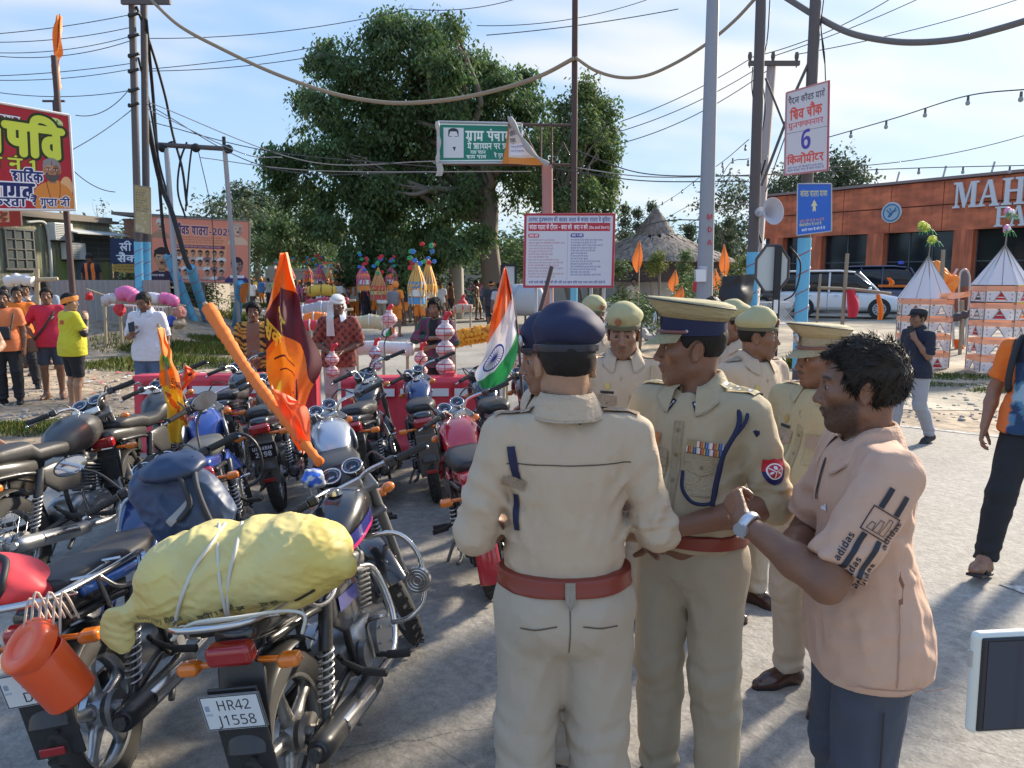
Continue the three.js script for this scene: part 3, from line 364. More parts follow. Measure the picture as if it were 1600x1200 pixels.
{
const D=23,o=thing('transformer_stand','old transformer stand with crossarm and slanting blue wrapped legs','utility pole',V(G(300,525).x,0,-D));
const A=P(252,235,D),B=P(358,232,D);
wmesh('crossarm',tube([P(247,226,D),P(362,233,D)],0.07,8,2),M.pole,o);wmesh('insulator',[ball(0.13,...P(254,231,D)),ball(0.13,...P(306,231,D)),ball(0.13,...P(357,233,D)),cyl(0.05,0.05,0.3,...P(350,222,D))],M.black,o);
const legs=[[P(262,237,D),P(276,330,D-0.1),null],[P(348,236,D),P(372,375,D),null]];
wmesh('leg',tube([P(260,232,D),V(P(283,545,D).x,0,-D)],0.075,10,4),M.galv,o);wmesh('leg',tube([P(351,232,D),V(P(374,515,D+2).x,0.1,-D-2)],0.07,10,4),M.galv,o);
const wrap=(a,b,r)=>{const w=wmesh('blue_wrap',tube([a,b],r,12,2),M.blueWrap,o),ax=b.clone().sub(a).normalize(),s=V(0,0,1).cross(ax).normalize(),q=ax.clone().cross(s),N=70;const pts=Array.from({length:N+1},(_,i)=>{const t=i/ N,an=t*7*2*PI;return a.clone().lerp(b,t).addScaledVector(s,Math.cos(an)*r*1.04).addScaledVector(q,Math.sin(an)*r*1.04);});const m=tube(pts,0.011,5,N);m.translate(-o.position.x,-o.position.y,-o.position.z);mesh('red_ribbon',m,M.redTape,w);};
wrap(P(262,398,D),G(312,524),0.13);wrap(P(298,418,D-0.3),G(330,520),0.14);wrap(P(376,443,D+1),G(368,515),0.13);
wmesh('brace',[tube([P(228,30,21),P(240,160,D),P(250,300,D),P(258,380,D),P(266,404,D)],0.05,6),tube([P(226,165,21.5),P(252,290,D-0.2),P(268,330,D-0.2),P(292,410,D-0.3),P(300,424,D-0.3)],0.07,6)],M.black,o);
wmesh('cable',[tube([P(213,10,21),P(230,55,21.5),P(258,150,22.5),P(270,210,D),P(284,260,D),P(292,320,D)],0.035,6),tube([P(216,90,21),P(235,170,22),P(250,260,D),P(270,330,D)],0.03,6),tube([P(292,222,D),P(282,250,D),P(278,300,D),P(290,340,D)],0.03,6),tube([P(300,228,D),P(296,260,D),P(290,330,D)],0.028,6),tube([P(255,228,D),P(272,222,D),P(280,245,D)],0.028,6),tube([P(310,236,D),P(330,330,D),P(336,440,D),P(345,500,D)],0.012,5)],M.black,o);
}
{
const D=24.5,c=corners([[236,338],[389,346],[389,443],[236,440]],[24.5,25.2,25.2,24.5]),o=thing('yatra_banner','wide orange banner with printed portraits and the year 2025','banner',V(c[3].x+1.5,0,c[3].z));
slab(o,'panel',...c,print(1200,780,(g,w,h)=>{
g.fillStyle='#ec9278';g.fillRect(0,0,w,h);const gr=g.createLinearGradient(0,0,0,h);gr.addColorStop(0,'rgba(232,140,120,.6)');gr.addColorStop(0.5,'rgba(246,178,120,.7)');gr.addColorStop(1,'rgba(234,140,120,.6)');g.fillStyle=gr;g.fillRect(240,100,680,640);
dev(g,'kaNvD yatra',270,100,92,'#6a3a6a',2.4,'l','#f2c8b0',420);g.font='bold 118px sans-serif';g.lineWidth=8;g.strokeStyle='#f2c8b0';g.fillStyle='#5a3a6a';g.strokeText('-2025',700,190);g.fillText('-2025',700,190);
const r=rng(12);for(let i=0;i<3;i++)smallText(g,290,222+i*30,600,16,'#b05a50',r);g.fillStyle='#8a3a5a';g.fillRect(280,320,620,40);smallText(g,300,332,570,18,'#f0d8c8',r);
for(let j=0;j<3;j++)for(let i=0;i<7;i++){if(j===2&&i===3)continue;portrait(g,330+i*88,420+j*118,70,['#b98a6a','#a4744f','#caa080'][(i+j)%3],'#2a2224',['#e8e4e0','#d0b0a0','#8a6a6a'][(i*2+j)%3]);}
portrait(g,110,90,130,'#c8a890','#d8d4d0','#b08a70');portrait(g,130,500,240,'#c4906a','#2c2226','#3a2a44');portrait(g,1060,110,150,'#d8b8a0','#c8a898','#e8c0a0');portrait(g,1050,560,190,'#a88478','#3a2630','#4a3a70');
g.fillStyle='#f4f0ee';g.fillRect(960,680,180,34);smallText(g,10,690,220,22,'#f4e4dc',r,1.8);smallText(g,380,740,480,18,'#5a3058',r);
}),M.wood,0.03,0.02,M.wood);
for(const x of[250,310,380]){const q=P(x,340,25.3);wmesh('post',tube([V(q.x,0,-25.4),V(q.x,q.y,-25.4)],0.05),M.wood,o);}
}
{const D=24,o=thing('pennant_flag','small orange pennant hanging below the right end of the yatra banner','flag',V(P(382,515,D).x,0,-D));wmesh('pole',tube([P(389,540,D).setY(0),P(391,348,D)],0.025),M.bamboo,o);wmesh('cloth',grid(5,8,(u,v)=>{const q=P(376+u*13*(1-0.3*v),444+v*30-u*2,D);q.z+=0.06*Math.sin(u*5+v*4);return q;}),clothM([0.75,0.2,0.03]),o);}
{
const D=16.5,mast=thing('steel_mast','tall rusty steel mast rising behind the white notice board','pole',V(P(897,500,D).x,0,-D));wmesh('pole',tube([V(P(896,500,D).x,0,-D),P(899,-60,D)],0.062,10,3),M.rust,mast);wmesh('blue_wrap',tube([V(P(896,500,D).x,0.2,-D),P(897,440,D)],0.075,10,2),M.blueWrap,mast);
const g=thing('sign_gantry','rusty truss gantry on a thick reddish post carrying the green board','gantry',V(P(856,500,D).x,0,-D-0.3)),D2=D+0.3;
wmesh('post',tube([V(P(858,500,D2).x,0,-D2),P(855,258,D2)],0.115,14,3),mat([0.42,0.2,0.18],0.8,{bumpMap:dirtB,bumpScale:0.01}),g);
wmesh('truss',[tube([P(684,192,D2),P(896,196,D2)],0.03,6,2),tube([P(684,256,D2),P(896,258,D2)],0.03,6,2),...[684,735,785,815,845,862,894].map((x)=>tube([P(x,192,D2),P(x,258,D2)],0.025,5,1)),tube([P(865,256,D2),P(880,222,D2)],0.014,5,1),tube([P(880,222,D2),P(892,246,D2)],0.014,5,1),tube([P(815,196,D2),P(845,256,D2)],0.014,5,1)],M.rust,g);
const c=corners([[684,190],[896,194],[896,252],[684,255]],D2-0.12);c[1]=P(815,193,D2-0.12);c[2]=P(815,254,D2-0.12);
const s=thing('overhead_board','green overhead village board with white border and blanked portrait','sign',V(c[3].x+0.9,c[3].y,c[3].z));
slab(s,'panel',...c,print(1024,480,(k,w,h)=>{
k.fillStyle='#117a64';k.fillRect(0,0,w,h);k.strokeStyle='#d9e0dc';k.lineWidth=16;k.strokeRect(16,26,w-20,h-54);k.fillStyle='#d3d6d8';k.fillRect(70,66,246,352);
k.fillStyle='#252a33';k.beginPath();k.ellipse(190,110,62,40,0,PI,0);k.fill();k.fillRect(128,108,22,60);k.fillRect(232,108,22,60);k.fillStyle='#d3d6d8';k.beginPath();k.ellipse(192,150,52,40,0,0,7);k.fill();k.fillStyle='#252a33';k.fillRect(140,166,34,6);k.fillRect(206,166,34,6);k.beginPath();k.moveTo(180,290);k.lineTo(222,290);k.lineTo(204,340);k.fill();
dev(k,'Gam pMcayt',345,110,100,'#e6ebe8',2.1);dev(k,'meM Aagmn pr Aap',365,250,62,'#e6ebe8',2,'l',null,560);dev(k,'gam pDan',400,336,34,'#e6ebe8',2);dev(k,'Sam pal',350,390,34,'#e6ebe8',2,'l',null,240);k.fillRect(640,340,4,80);dev(k,'he gur',690,370,40,'#e6ebe8',2);
},0.45),M.steel,0.05,0.022,M.galv);
const t=thing('torn_banner','torn printed banner folded over the right end of the green board','banner',V(P(820,258,D).x,P(820,258,D).y,-D));
const tb=print(256,256,(k,w,h)=>{k.fillStyle='#d9cfc8';k.fillRect(0,0,w,h);k.fillStyle='#d98a3a';k.fillRect(0,200,w,56);k.fillStyle='#c77a30';k.fillRect(0,0,40,256);const r=rng(41);for(let i=0;i<5;i++)dev(k,WORDS[i]+WORDS[i+3],60,30+i*32,18,'#3a3a52',2);k.fillStyle='#e9e4ea';k.fillRect(60,120,180,60);smallText(k,66,130,160,10,'#4a4a8a',r);smallText(k,66,152,160,10,'#4a4a8a',r);});
const el=curve([[794,182],[792,215],[788,240],[784,256]].map(([x,y])=>P(x,y,D)),16),er=curve([[796,184],[812,212],[832,240],[856,258]].map(([x,y])=>P(x,y,D-0.1)),16);
wmesh('cloth',grid(10,16,(u,v)=>{const q=el[Math.round((1-v)*16)].clone().lerp(er[Math.round((1-v)*16)],u);q.z+=0.05*Math.sin(u*7+v*3);return q;}),tb,t);
wmesh('rolled_edge',tube(er.map((q)=>q.clone().add(V(0,0,0.04))),(u)=>0.05+0.02*Math.sin(u*14),7,20),mat([0.4,0.37,0.36],0.9),t);
const strip=thing('torn_strip','grimy torn strip hanging off the left end of the green board','rag',V(P(686,275,D).x,P(686,275,D).y,-D));wmesh('cloth',[tube([P(683,190,D),P(686,225,D),P(683,258,D)],(u)=>0.035+0.015*Math.sin(u*17),6,14),grid(3,6,(u,v)=>P(680+u*10+3*Math.sin(v*3),255+v*20,D-0.05*Math.sin(u*5)))],mat([0.5,0.47,0.43],0.9),strip);
}
{
const D=16,c=corners([[820,334],[961,334],[958,449],[818,449]],D),o=thing('notice_board','large white notice board with red border and dense small text','sign',V(c[3].x+1,0,-D));
slab(o,'panel',...c,print(1400,1150,(g,w,h)=>{
g.fillStyle='#d2d0d8';g.fillRect(0,0,w,h);g.strokeStyle='#b83a48';g.lineWidth=44;g.strokeRect(8,8,w-16,h-16);const r=rng(77);
dev(g,'janpd mujfrngr kI smst jnta ke kaMvD yatra meM suivDa',60,66,52,'#44508e',2,'l',null,1270);g.fillStyle='#b83444';g.fillRect(60,140,1270,128);
dev(g,'kaMvD yatra ke dOran - kya kreM  kya n kreM',78,180,58,'#efe4e6',2.2,'l',null,900);g.fillStyle='#efe4e6';g.font='bold 62px sans-serif';g.fillText("(Do and Don't)",1000,232,320);
const pill=(x,y,bw,c2,t)=>{g.fillStyle=c2;g.beginPath();g.roundRect(x,y,bw,62,20);g.fill();dev(g,t,x+20,y+18,30,'#f4eef0',2,'l',null,bw-40);};pill(60,308,170,'#c04454','kya kreM');pill(720,304,200,'#34388a','kya n kreM');
g.fillStyle='#8a8fb4';g.fillRect(672,290,5,760);for(let i=0;i<14;i++){smallText(g,70,400+i*44,300+r()*270,22,i%4===1?'#b86a76':'#b07480',r,1.5);smallText(g,725,396+i*42,260+r()*300,22,'#5a5f92',r,1.5);}smallText(g,80,1055,1230,30,'#4a548e',r,2);
}),M.galv,0.05,0.012,mat([0.5,0.08,0.1],0.6));
for(const x of[838,862,925,945]){const q=P(x,340,D+0.1);wmesh('post',tube([V(q.x,0,q.z),q],0.035),M.galv,o);}
}
{
const D=27,c=corners([[784,414],[806,414],[806,448],[784,448]],D),o=thing('blank_board','small blank grey board in a dark frame left of the notice board','sign',V(c[3].x+0.3,0,-D));slab(o,'panel',...c,mat([0.5,0.52,0.52],0.6),M.black,0.06,0.05,M.black);wmesh('post',[tube([V(c[3].x,0,-D-0.1),V(c[3].x,c[0].y,-D-0.1)],0.05),tube([V(c[2].x,0,-D-0.1),V(c[2].x,c[0].y,-D-0.1)],0.05)],M.black,o);
const p=P(713,440,33),g=thing('gate_pillar','weathered grey gate pillar with flared cap under the shade tree','pillar',V(p.x,0,p.z));mesh('shaft',[cyl(0.3,0.34,2.5,0,1.25,0,0,0,0,8)],M.concrete,g);mesh('cap',[cyl(0.42,0.3,0.3,0,2.6,0,0,0,0,8),cyl(0.08,0.42,0.25,0,2.87,0,0,0,0,8)],M.concrete,g);
const w=P(600,420,46),gw=thing('compound_wall','long low grey compound wall on the far side of the road','wall',V(w.x,0,w.z));mesh('wall',[box(26,2.1,0.25,6,1.05,0)],M.concrete,gw);mesh('coping',box(26.2,0.12,0.4,6,2.17,0),M.concrete,gw);for(let i=0;i<9;i++)mesh('pier',box(0.4,2.4,0.42,-6.6+i*3.15,1.2,0),M.concrete,gw);
for(const[x,y,xw,yh,D3,col,lab]of[[512,420,30,24,52,'#b85a40','brown poster hoarding far down the road beyond the crowd'],[553,425,26,14,50,'#c0604a','plain reddish hoarding far down the road beside a thin lamp']]){const cc=corners([[x-xw/ 2,y-yh/ 2],[x+xw/ 2,y-yh/ 2+2],[x+xw/ 2,y+yh/ 2],[x-xw/ 2,y+yh/ 2]],D3),oo=thing('roadside_hoarding',lab,'billboard',V(cc[3].x+0.5,0,-D3));slab(oo,'panel',...cc,print(128,96,(g2,w2,h2)=>{g2.fillStyle=col;g2.fillRect(0,0,w2,h2);g2.fillStyle='#6a7a8a';g2.fillRect(w2*0.5,h2*0.2,w2*0.2,h2*0.3);smallText(g2,8,20,50,10,'#e8d0a0',rng(x));smallText(g2,8,60,100,8,'#e8d0a0',rng(x+1));}),M.rust,0.06);wmesh('post',[tube([V(cc[3].x,0,-D3),V(cc[3].x,cc[0].y,-D3)],0.06),tube([V(cc[2].x,0,-D3),V(cc[2].x,cc[0].y,-D3)],0.06)],M.rust,oo);}
const lp=P(546,400,44),lo=thing('street_lamp','thin far street lamp beyond the crowd','street lamp',V(lp.x,0,lp.z));mesh('post',cyl(0.04,0.05,lp.y-0.1,0,lp.y/ 2,0),M.galv,lo);mesh('lamp_head',rbox(0.3,0.22,0.3,0.04,0,lp.y,0),M.white,lo);
for(const[x,y,D4,lab]of[[596,420,45,'pale trunk left of the colourful cone kanwar'],[616,420,46,'pale trunk beside the marigold cone behind walkers']]){const q=P(x,y,D4),t=thing('bare_trunk',lab,'tree',V(q.x,0,q.z));mesh('trunk',limb(V(0,0,0),V(0.3,4.5,0),0.26,0.2,rng(x),0.05),mat([0.36,0.33,0.3],0.9),t);}
}
{
const D=30,c=P(1022,420,D),o=thing('thatched_hut','round open hut with weathered conical thatched roof and small top cap','hut',V(c.x,0,-D)),S=D/ FOC;
const yAt=(y)=>P(1022,y,D).y,rE=118*S,ye=yAt(408),yt=yAt(366),r=rng(55),th=[[],[],[]];
const cone=(r0,y0,r1,y1,n,len)=>{for(let i=0;i<n;i++){const t=Math.sqrt(r()),a=r()*2*PI,rr=lerp(r1,r0,t),y=lerp(y1,y0,t)+0.05*r(),k=(len*(0.6+r()))/ Math.hypot(r0-r1,y1-y0),t2=Math.min(1.06,t+k),r2=lerp(r1,r0,t2),y2=lerp(y1,y0,t2)-0.02,w=0.03+r()*0.05,da=(r()-0.5)*0.06;const ca=Math.cos(a),sa=Math.sin(a);th[Math.floor(r()*3)].push(geo([ca*rr-sa*w,y+0.04,sa*rr+ca*w,ca*rr+sa*w,y+0.04,sa*rr-ca*w,Math.cos(a+da)*r2,y2,Math.sin(a+da)*r2],[0,1,2]));}};
mesh('roof',[lathe([[rE*0.98,ye],[rE*0.96,ye+0.02],[rE*0.2,yt-0.1],[0.01,yt]],28),lathe([[rE*0.24,yt-0.05],[rE*0.22,yt+0.1],[rE*0.06,yAt(335)],[0.01,yAt(325)]],20)],mat([0.17,0.15,0.13],0.95),o);
cone(rE,ye,rE*0.2,yt,3600,0.8);cone(rE*0.25,yt,0.02,yAt(325),700,0.4);th.forEach((l,i)=>tag(mesh('thatch',l,mat([0.17+i*0.06,0.145+i*0.05,0.12+i*0.045],0.95),o),null,null,null,'stuff'));
mesh('top_cap_ring',put(new THREE.TorusGeometry(rE*0.24,0.06,6,24),0,yt-0.02,0,PI/ 2),M.wood,o);
mesh('eave_fascia',lathe([[rE*0.9,ye-0.05],[rE*0.9,ye-0.75],[rE*0.88,ye-0.75]],28),mat([0.07,0.05,0.045],0.9),o);
for(let i=0;i<12;i++){const a=i/ 12*2*PI+0.2;mesh('post',cyl(0.06,0.06,ye,Math.cos(a)*rE*0.85,ye/ 2,Math.sin(a)*rE*0.85),M.wood,o);}
mesh('inner_wall',lathe([[rE*0.45,0],[rE*0.45,1.6]],24),mat([0.6,0.58,0.55],0.9),o);mesh('floor',cyl(rE*0.9,rE*0.9,0.2,0,0.1,0,0,0,0,28),M.concrete,o);
const f=thing('lattice_fence','low white lattice fence in front of the thatched hut','fence',V(P(1010,460,26).x,0,-26));const sl=[];
for(let i=0;i<5;i++){const x=-1+i*1.3;const pn=mesh('lattice_panel',[box(1.26,0.05,0.04,x,0.95,0),box(1.26,0.05,0.04,x,0.2,0),box(0.05,0.8,0.05,x-0.63,0.55,0)],M.white,f);mesh('lattice',Array.from({length:14},(_,j)=>[box(0.014,1.0,0.012,x-0.6+j*0.09,0.57,0,0,0,0.75),box(0.014,1.0,0.012,x-0.6+j*0.09,0.57,0.012,0,0,-0.75)]).flat(),M.white,pn);}
}
for(const[x0,y0,x1,y1,D,lab]of[[1000,376,996,426,19,'saffron pennant hanging before the left part of the thatch'],[1056,422,1052,456,18,'saffron pennant tilted between the two topiaries'],[1066,446,1060,476,15,'thin saffron pennant just above the peaked khaki cap'],[1132,382,1134,434,20,'saffron double pennant right of the grey lamp post'],[1118,420,1122,454,18.5,'narrow saffron pennant touching the lamp post']]){
const a=P(x0,y0,D),b=P(x1,y1,D),o=thing('small_pennant',lab,'flag',V(b.x,b.y-0.5,b.z),0,'saffron pennants around the hut');wmesh('stick',tube([V(b.x+0.04,b.y-0.9,b.z),a],0.012,5,1),M.bamboo,o);
wmesh('cloth',grid(4,8,(u,v)=>{const t=1-v,w=(0.03+0.18*Math.sin(PI*Math.min(1,t**1.3)))*D/ 16;const q=a.clone().lerp(b,t);q.x+=(u-0.6)*w;q.z+=0.03*Math.sin(u*5+t*6);return q;}),clothM([0.9,0.24,0.05]),o);
}
{
const D=13,b=P(1101,480,D),t=P(1116,-70,D),o=thing('lamp_post','grey octagonal lamp post with red letters MDA down its side','street lamp',V(b.x,0,-D));
wmesh('post',tube([V(b.x,0,-D),t],(u)=>lerp(0.15,0.095,u),8,6),mat([0.3,0.31,0.34],0.5,{metalness:0.3}),o);
['M','D','A'].forEach((c,i)=>{const y=339+i*20,q=corners([[1104+0,y-7],[1114,y-7],[1114,y+6],[1104,y+6]],D-0.155+0.0);wmesh('letter_'+c.toLowerCase(),quad(...q),new THREE.MeshStandardMaterial({map:canvasTex(64,80,(g)=>{g.clearRect(0,0,64,80);g.fillStyle='#b8383a';g.font='bold 70px sans-serif';g.textAlign='center';g.fillText(c,32,66);}),alphaTest:0.5,roughness:0.7,side:THREE.DoubleSide}),o);});
const q=corners([[1087,421],[1103,421],[1103,440],[1088,440]],D-0.2);slab(o,'meter_box',...q,M.white,M.galv,0.12);wmesh('junction_box',rbox(0.12,0.26,0.14,0.02,...P(1098,428,D-0.1)),M.galv,o);
const rb=thing('red_container','red plastic container seen beside the grey lamp post','container',V(P(1090,447,16).x,0,-16));wmesh('body',rbox(0.22,0.22,0.2,0.03,...P(1092,448,16)),M.red,rb);wmesh('stand',tube([P(1092,452,16).setY(0),P(1092,452,16)],0.03),M.galv,rb);
}
{
const D=15,o=wrapped('utility_pole','dark steel pole with speaker, blue wrapped foot, right of the grey lamp post',V(P(1174,500,D).x,0,-D),P(1191,-60,D),0.105,0.3,P(0,394,D).y,{m:M.pole});
wmesh('cable',[tube([P(1203,0,D),P(1199,60,D),P(1190,110,D),P(1196,170,D),P(1186,230,D)],0.012,5),tube([P(1176,105,D),P(1175,140,D),P(1182,180,D)],0.01,5),tube([P(1196,250,D),P(1183,300,D),P(1180,340,D),P(1190,380,D)],0.02,5)],M.black,o);
const D2=17,p2=thing('concrete_pole','pale concrete power pole with crossarm and three insulators','utility pole',V(P(1176,500,D2).x,0,-D2));wmesh('pole',tube([V(P(1176,500,D2).x,0,-D2),P(1206,98,D2)],0.1,4,3),mat([0.42,0.37,0.36],0.9),p2);const ca=P(1207,101,D2);wmesh('crossarm',box(1.06,0.09,0.09,ca.x,ca.y,ca.z+0.1),M.pole,p2);
for(const x of[1172,1208,1245]){const q=P(x,88,D2);wmesh('insulator',[cyl(0.045,0.045,0.07,q.x,q.y,q.z),cyl(0.035,0.035,0.16,q.x,q.y,q.z),cyl(0.012,0.012,0.26,q.x,q.y-0.1,q.z)],M.pole,p2);}
const sp=thing('horn_speaker','pale grey horn loudspeaker fixed on the dark steel pole','loudspeaker',P(1200,332,D-0.3)),sq=lathe([[0.03,-0.26],[0.05,-0.24],[0.055,-0.1],[0.09,0],[0.15,0.08],[0.245,0.13],[0.255,0.14],[0.24,0.135],[0.14,0.07],[0.05,-0.08],[0.01,-0.1]],28);sq.rotateX(PI/ 2-0.12);sq.rotateY(0.42);mesh('horn',sq,mat([0.5,0.5,0.56],0.55),sp);mesh('driver',put(cyl(0.1,0.1,0.16),-0.1,0.02,-0.25,PI/ 2,0.3),M.galv,sp);mesh('bracket',tube([V(-0.1,0,-0.2),V(-0.28,-0.05,-0.3)],0.02),M.galv,sp);
const D3=13.5,s6=wrapped('utility_pole','dark pole carrying the six kilometre sign and blue arrow sign',V(P(1252,500,D3).x,0,-D3),P(1277,-60,D3),0.1,0.2,P(0,372,D3).y,{m:M.pole});
wmesh('brace',[tube([P(1265,95,D3),P(1240,150,D3)],0.025,6,1),tube([P(1196,122,D3),P(1232,212,D3)],0.02,6,1),tube([P(1190,290,D3),P(1228,190,D3)],0.025,6,1),tube([P(1196,300,D3),P(1228,210,D3)],0.01,5,1)],M.pole,s6);wmesh('cable',[tube([P(1287,0,D3),P(1283,40,D3),P(1288,80,D3),P(1290,126,D3)],0.01,5),tube([P(1282,30,D3),P(1286,80,D3),P(1289,100,D3)],0.01,5)],M.black,s6);
const c6=corners([[1229,145],[1296,126],[1294,266],[1226,274]],[D3-0.35,D3-0.15,D3-0.15,D3-0.35]),k6=thing('distance_sign','tilted white sign with a large purple 6 and red Hindi lettering','sign',V(c6[3].x+0.3,c6[3].y,c6[3].z));
slab(k6,'panel',...c6,print(640,1340,(g,w,h)=>{g.fillStyle='#c9c7cf';g.fillRect(0,0,w,h);g.fillStyle='#b8505a';g.fillRect(0,h-18,w,18);g.fillRect(w-22,0,22,h);dev(g,'pEdl kaNvD magR',30,120,84,'#5a5664',2,'l',null,540);dev(g,'iSv cOk',60,325,130,'#d0584e',2.4,'l',null,470);dev(g,'mujffrngr',40,520,74,'#c8646a',2,'l',null,510);g.fillStyle='#8a8a94';g.fillRect(0,662,w,12);g.fillStyle='#4a3fa0';g.font='bold 430px sans-serif';g.textAlign='center';g.save();g.translate(300,960);g.scale(0.68,1);g.fillText('6',0,0);g.restore();dev(g,'iklomITr',30,1060,110,'#d0584e',2.4,'l',null,530);smallText(g,40,1220,540,26,'#6a6a94',rng(6),1.8);smallText(g,40,1262,540,30,'#6a6a94',rng(7),1.8);}),M.galv,0.03,0.012,mat([0.5,0.2,0.22],0.6));
const cb=corners([[1246,287],[1299,287],[1299,361],[1245,368]],D3-0.25),kb=thing('arrow_sign','blue sign with pale upward arrow and small yellow text','sign',V(cb[3].x+0.3,cb[3].y,cb[3].z));
slab(kb,'panel',...cb,print(420,600,(g,w,h)=>{g.fillStyle='#2f66c4';g.fillRect(0,0,w,h);g.strokeStyle='#c0c8d4';g.lineWidth=8;g.strokeRect(4,4,w-8,h-8);dev(g,'kaMvD yatra marg',40,90,60,'#c9c48a',2,'l',null,330);g.fillStyle='#d8d2a4';g.beginPath();g.moveTo(210,190);g.lineTo(250,270);g.lineTo(226,265);g.lineTo(230,340);g.lineTo(210,320);g.lineTo(190,340);g.lineTo(194,265);g.lineTo(170,270);g.fill();smallText(g,30,430,360,26,'#c48a7a',rng(8),2);smallText(g,30,475,360,26,'#c9c48a',rng(9),2);smallText(g,60,535,300,26,'#dfe4ea',rng(10),2);}),M.galv,0.03,0.01,M.galv);
const D4=12.5,cm=P(1206,420,D4),rm=34*D4/ FOC,m8=thing('road_mirror','octagonal road mirror with dark rim and black centre post','mirror',V(cm.x+0.05,0,cm.z));const oct=(rx,ry)=>Array.from({length:8},(_,i)=>{const a=(i+0.5)/ 8*2*PI;return[Math.cos(a)*rx*0.8,Math.sin(a)*ry*1.1];});
mesh('mirror_back',put(extrude(oct(rm*0.98,rm),0.02),-0.05,cm.y,0),mat([0.5,0.54,0.53],0.5),m8);mesh('rim',[0,1,2,3,4,5,6,7].map((i)=>{const p=oct(rm,rm*1.03);return tube([V(p[i][0]-0.05,p[i][1]+cm.y,0.02),V(p[(i+1)%8][0]-0.05,p[(i+1)%8][1]+cm.y,0.02)],0.022,6,1);}),mat([0.08,0.07,0.07],0.6),m8);mesh('post',[box(0.1,cm.y+rm,0.06,0.02,(cm.y+rm)/ 2,0.07)],M.black,m8);mesh('pale_plate',rbox(0.07,0.22,0.02,0.008,0.0,1.35,0.12),M.white,m8);
mesh('cable',tube([V(0.2,cm.y+0.35,0.06),V(0.38,cm.y+0.1,0.06),V(0.3,cm.y-0.4,0.06),V(0.15,cm.y-0.5,0.06)],0.014,5),M.black,m8);
const tp=thing('covered_cart','cart covered by a black tarpaulin behind the blue wrapped pole','cart',V(P(1152,460,14.3).x,0,-14.3));const rr=rng(13);wmesh('tarpaulin',grid(10,10,(u,v)=>{const q=P(1130+u*50+(1-v)*-8,432+(1-v)*55+u*-4,14.5-0.4*Math.sin(u*PI));q.x+=0.03*vn(u*5,v*5,2);q.z+=0.1*vn(u*4,v*4,1);return q;}),mat([0.02,0.02,0.024],0.5),tp);wmesh('frame',[box(1.0,1.0,0.5,P(1152,470,14.9).x,0.7,-15.0)],M.black,tp);
}
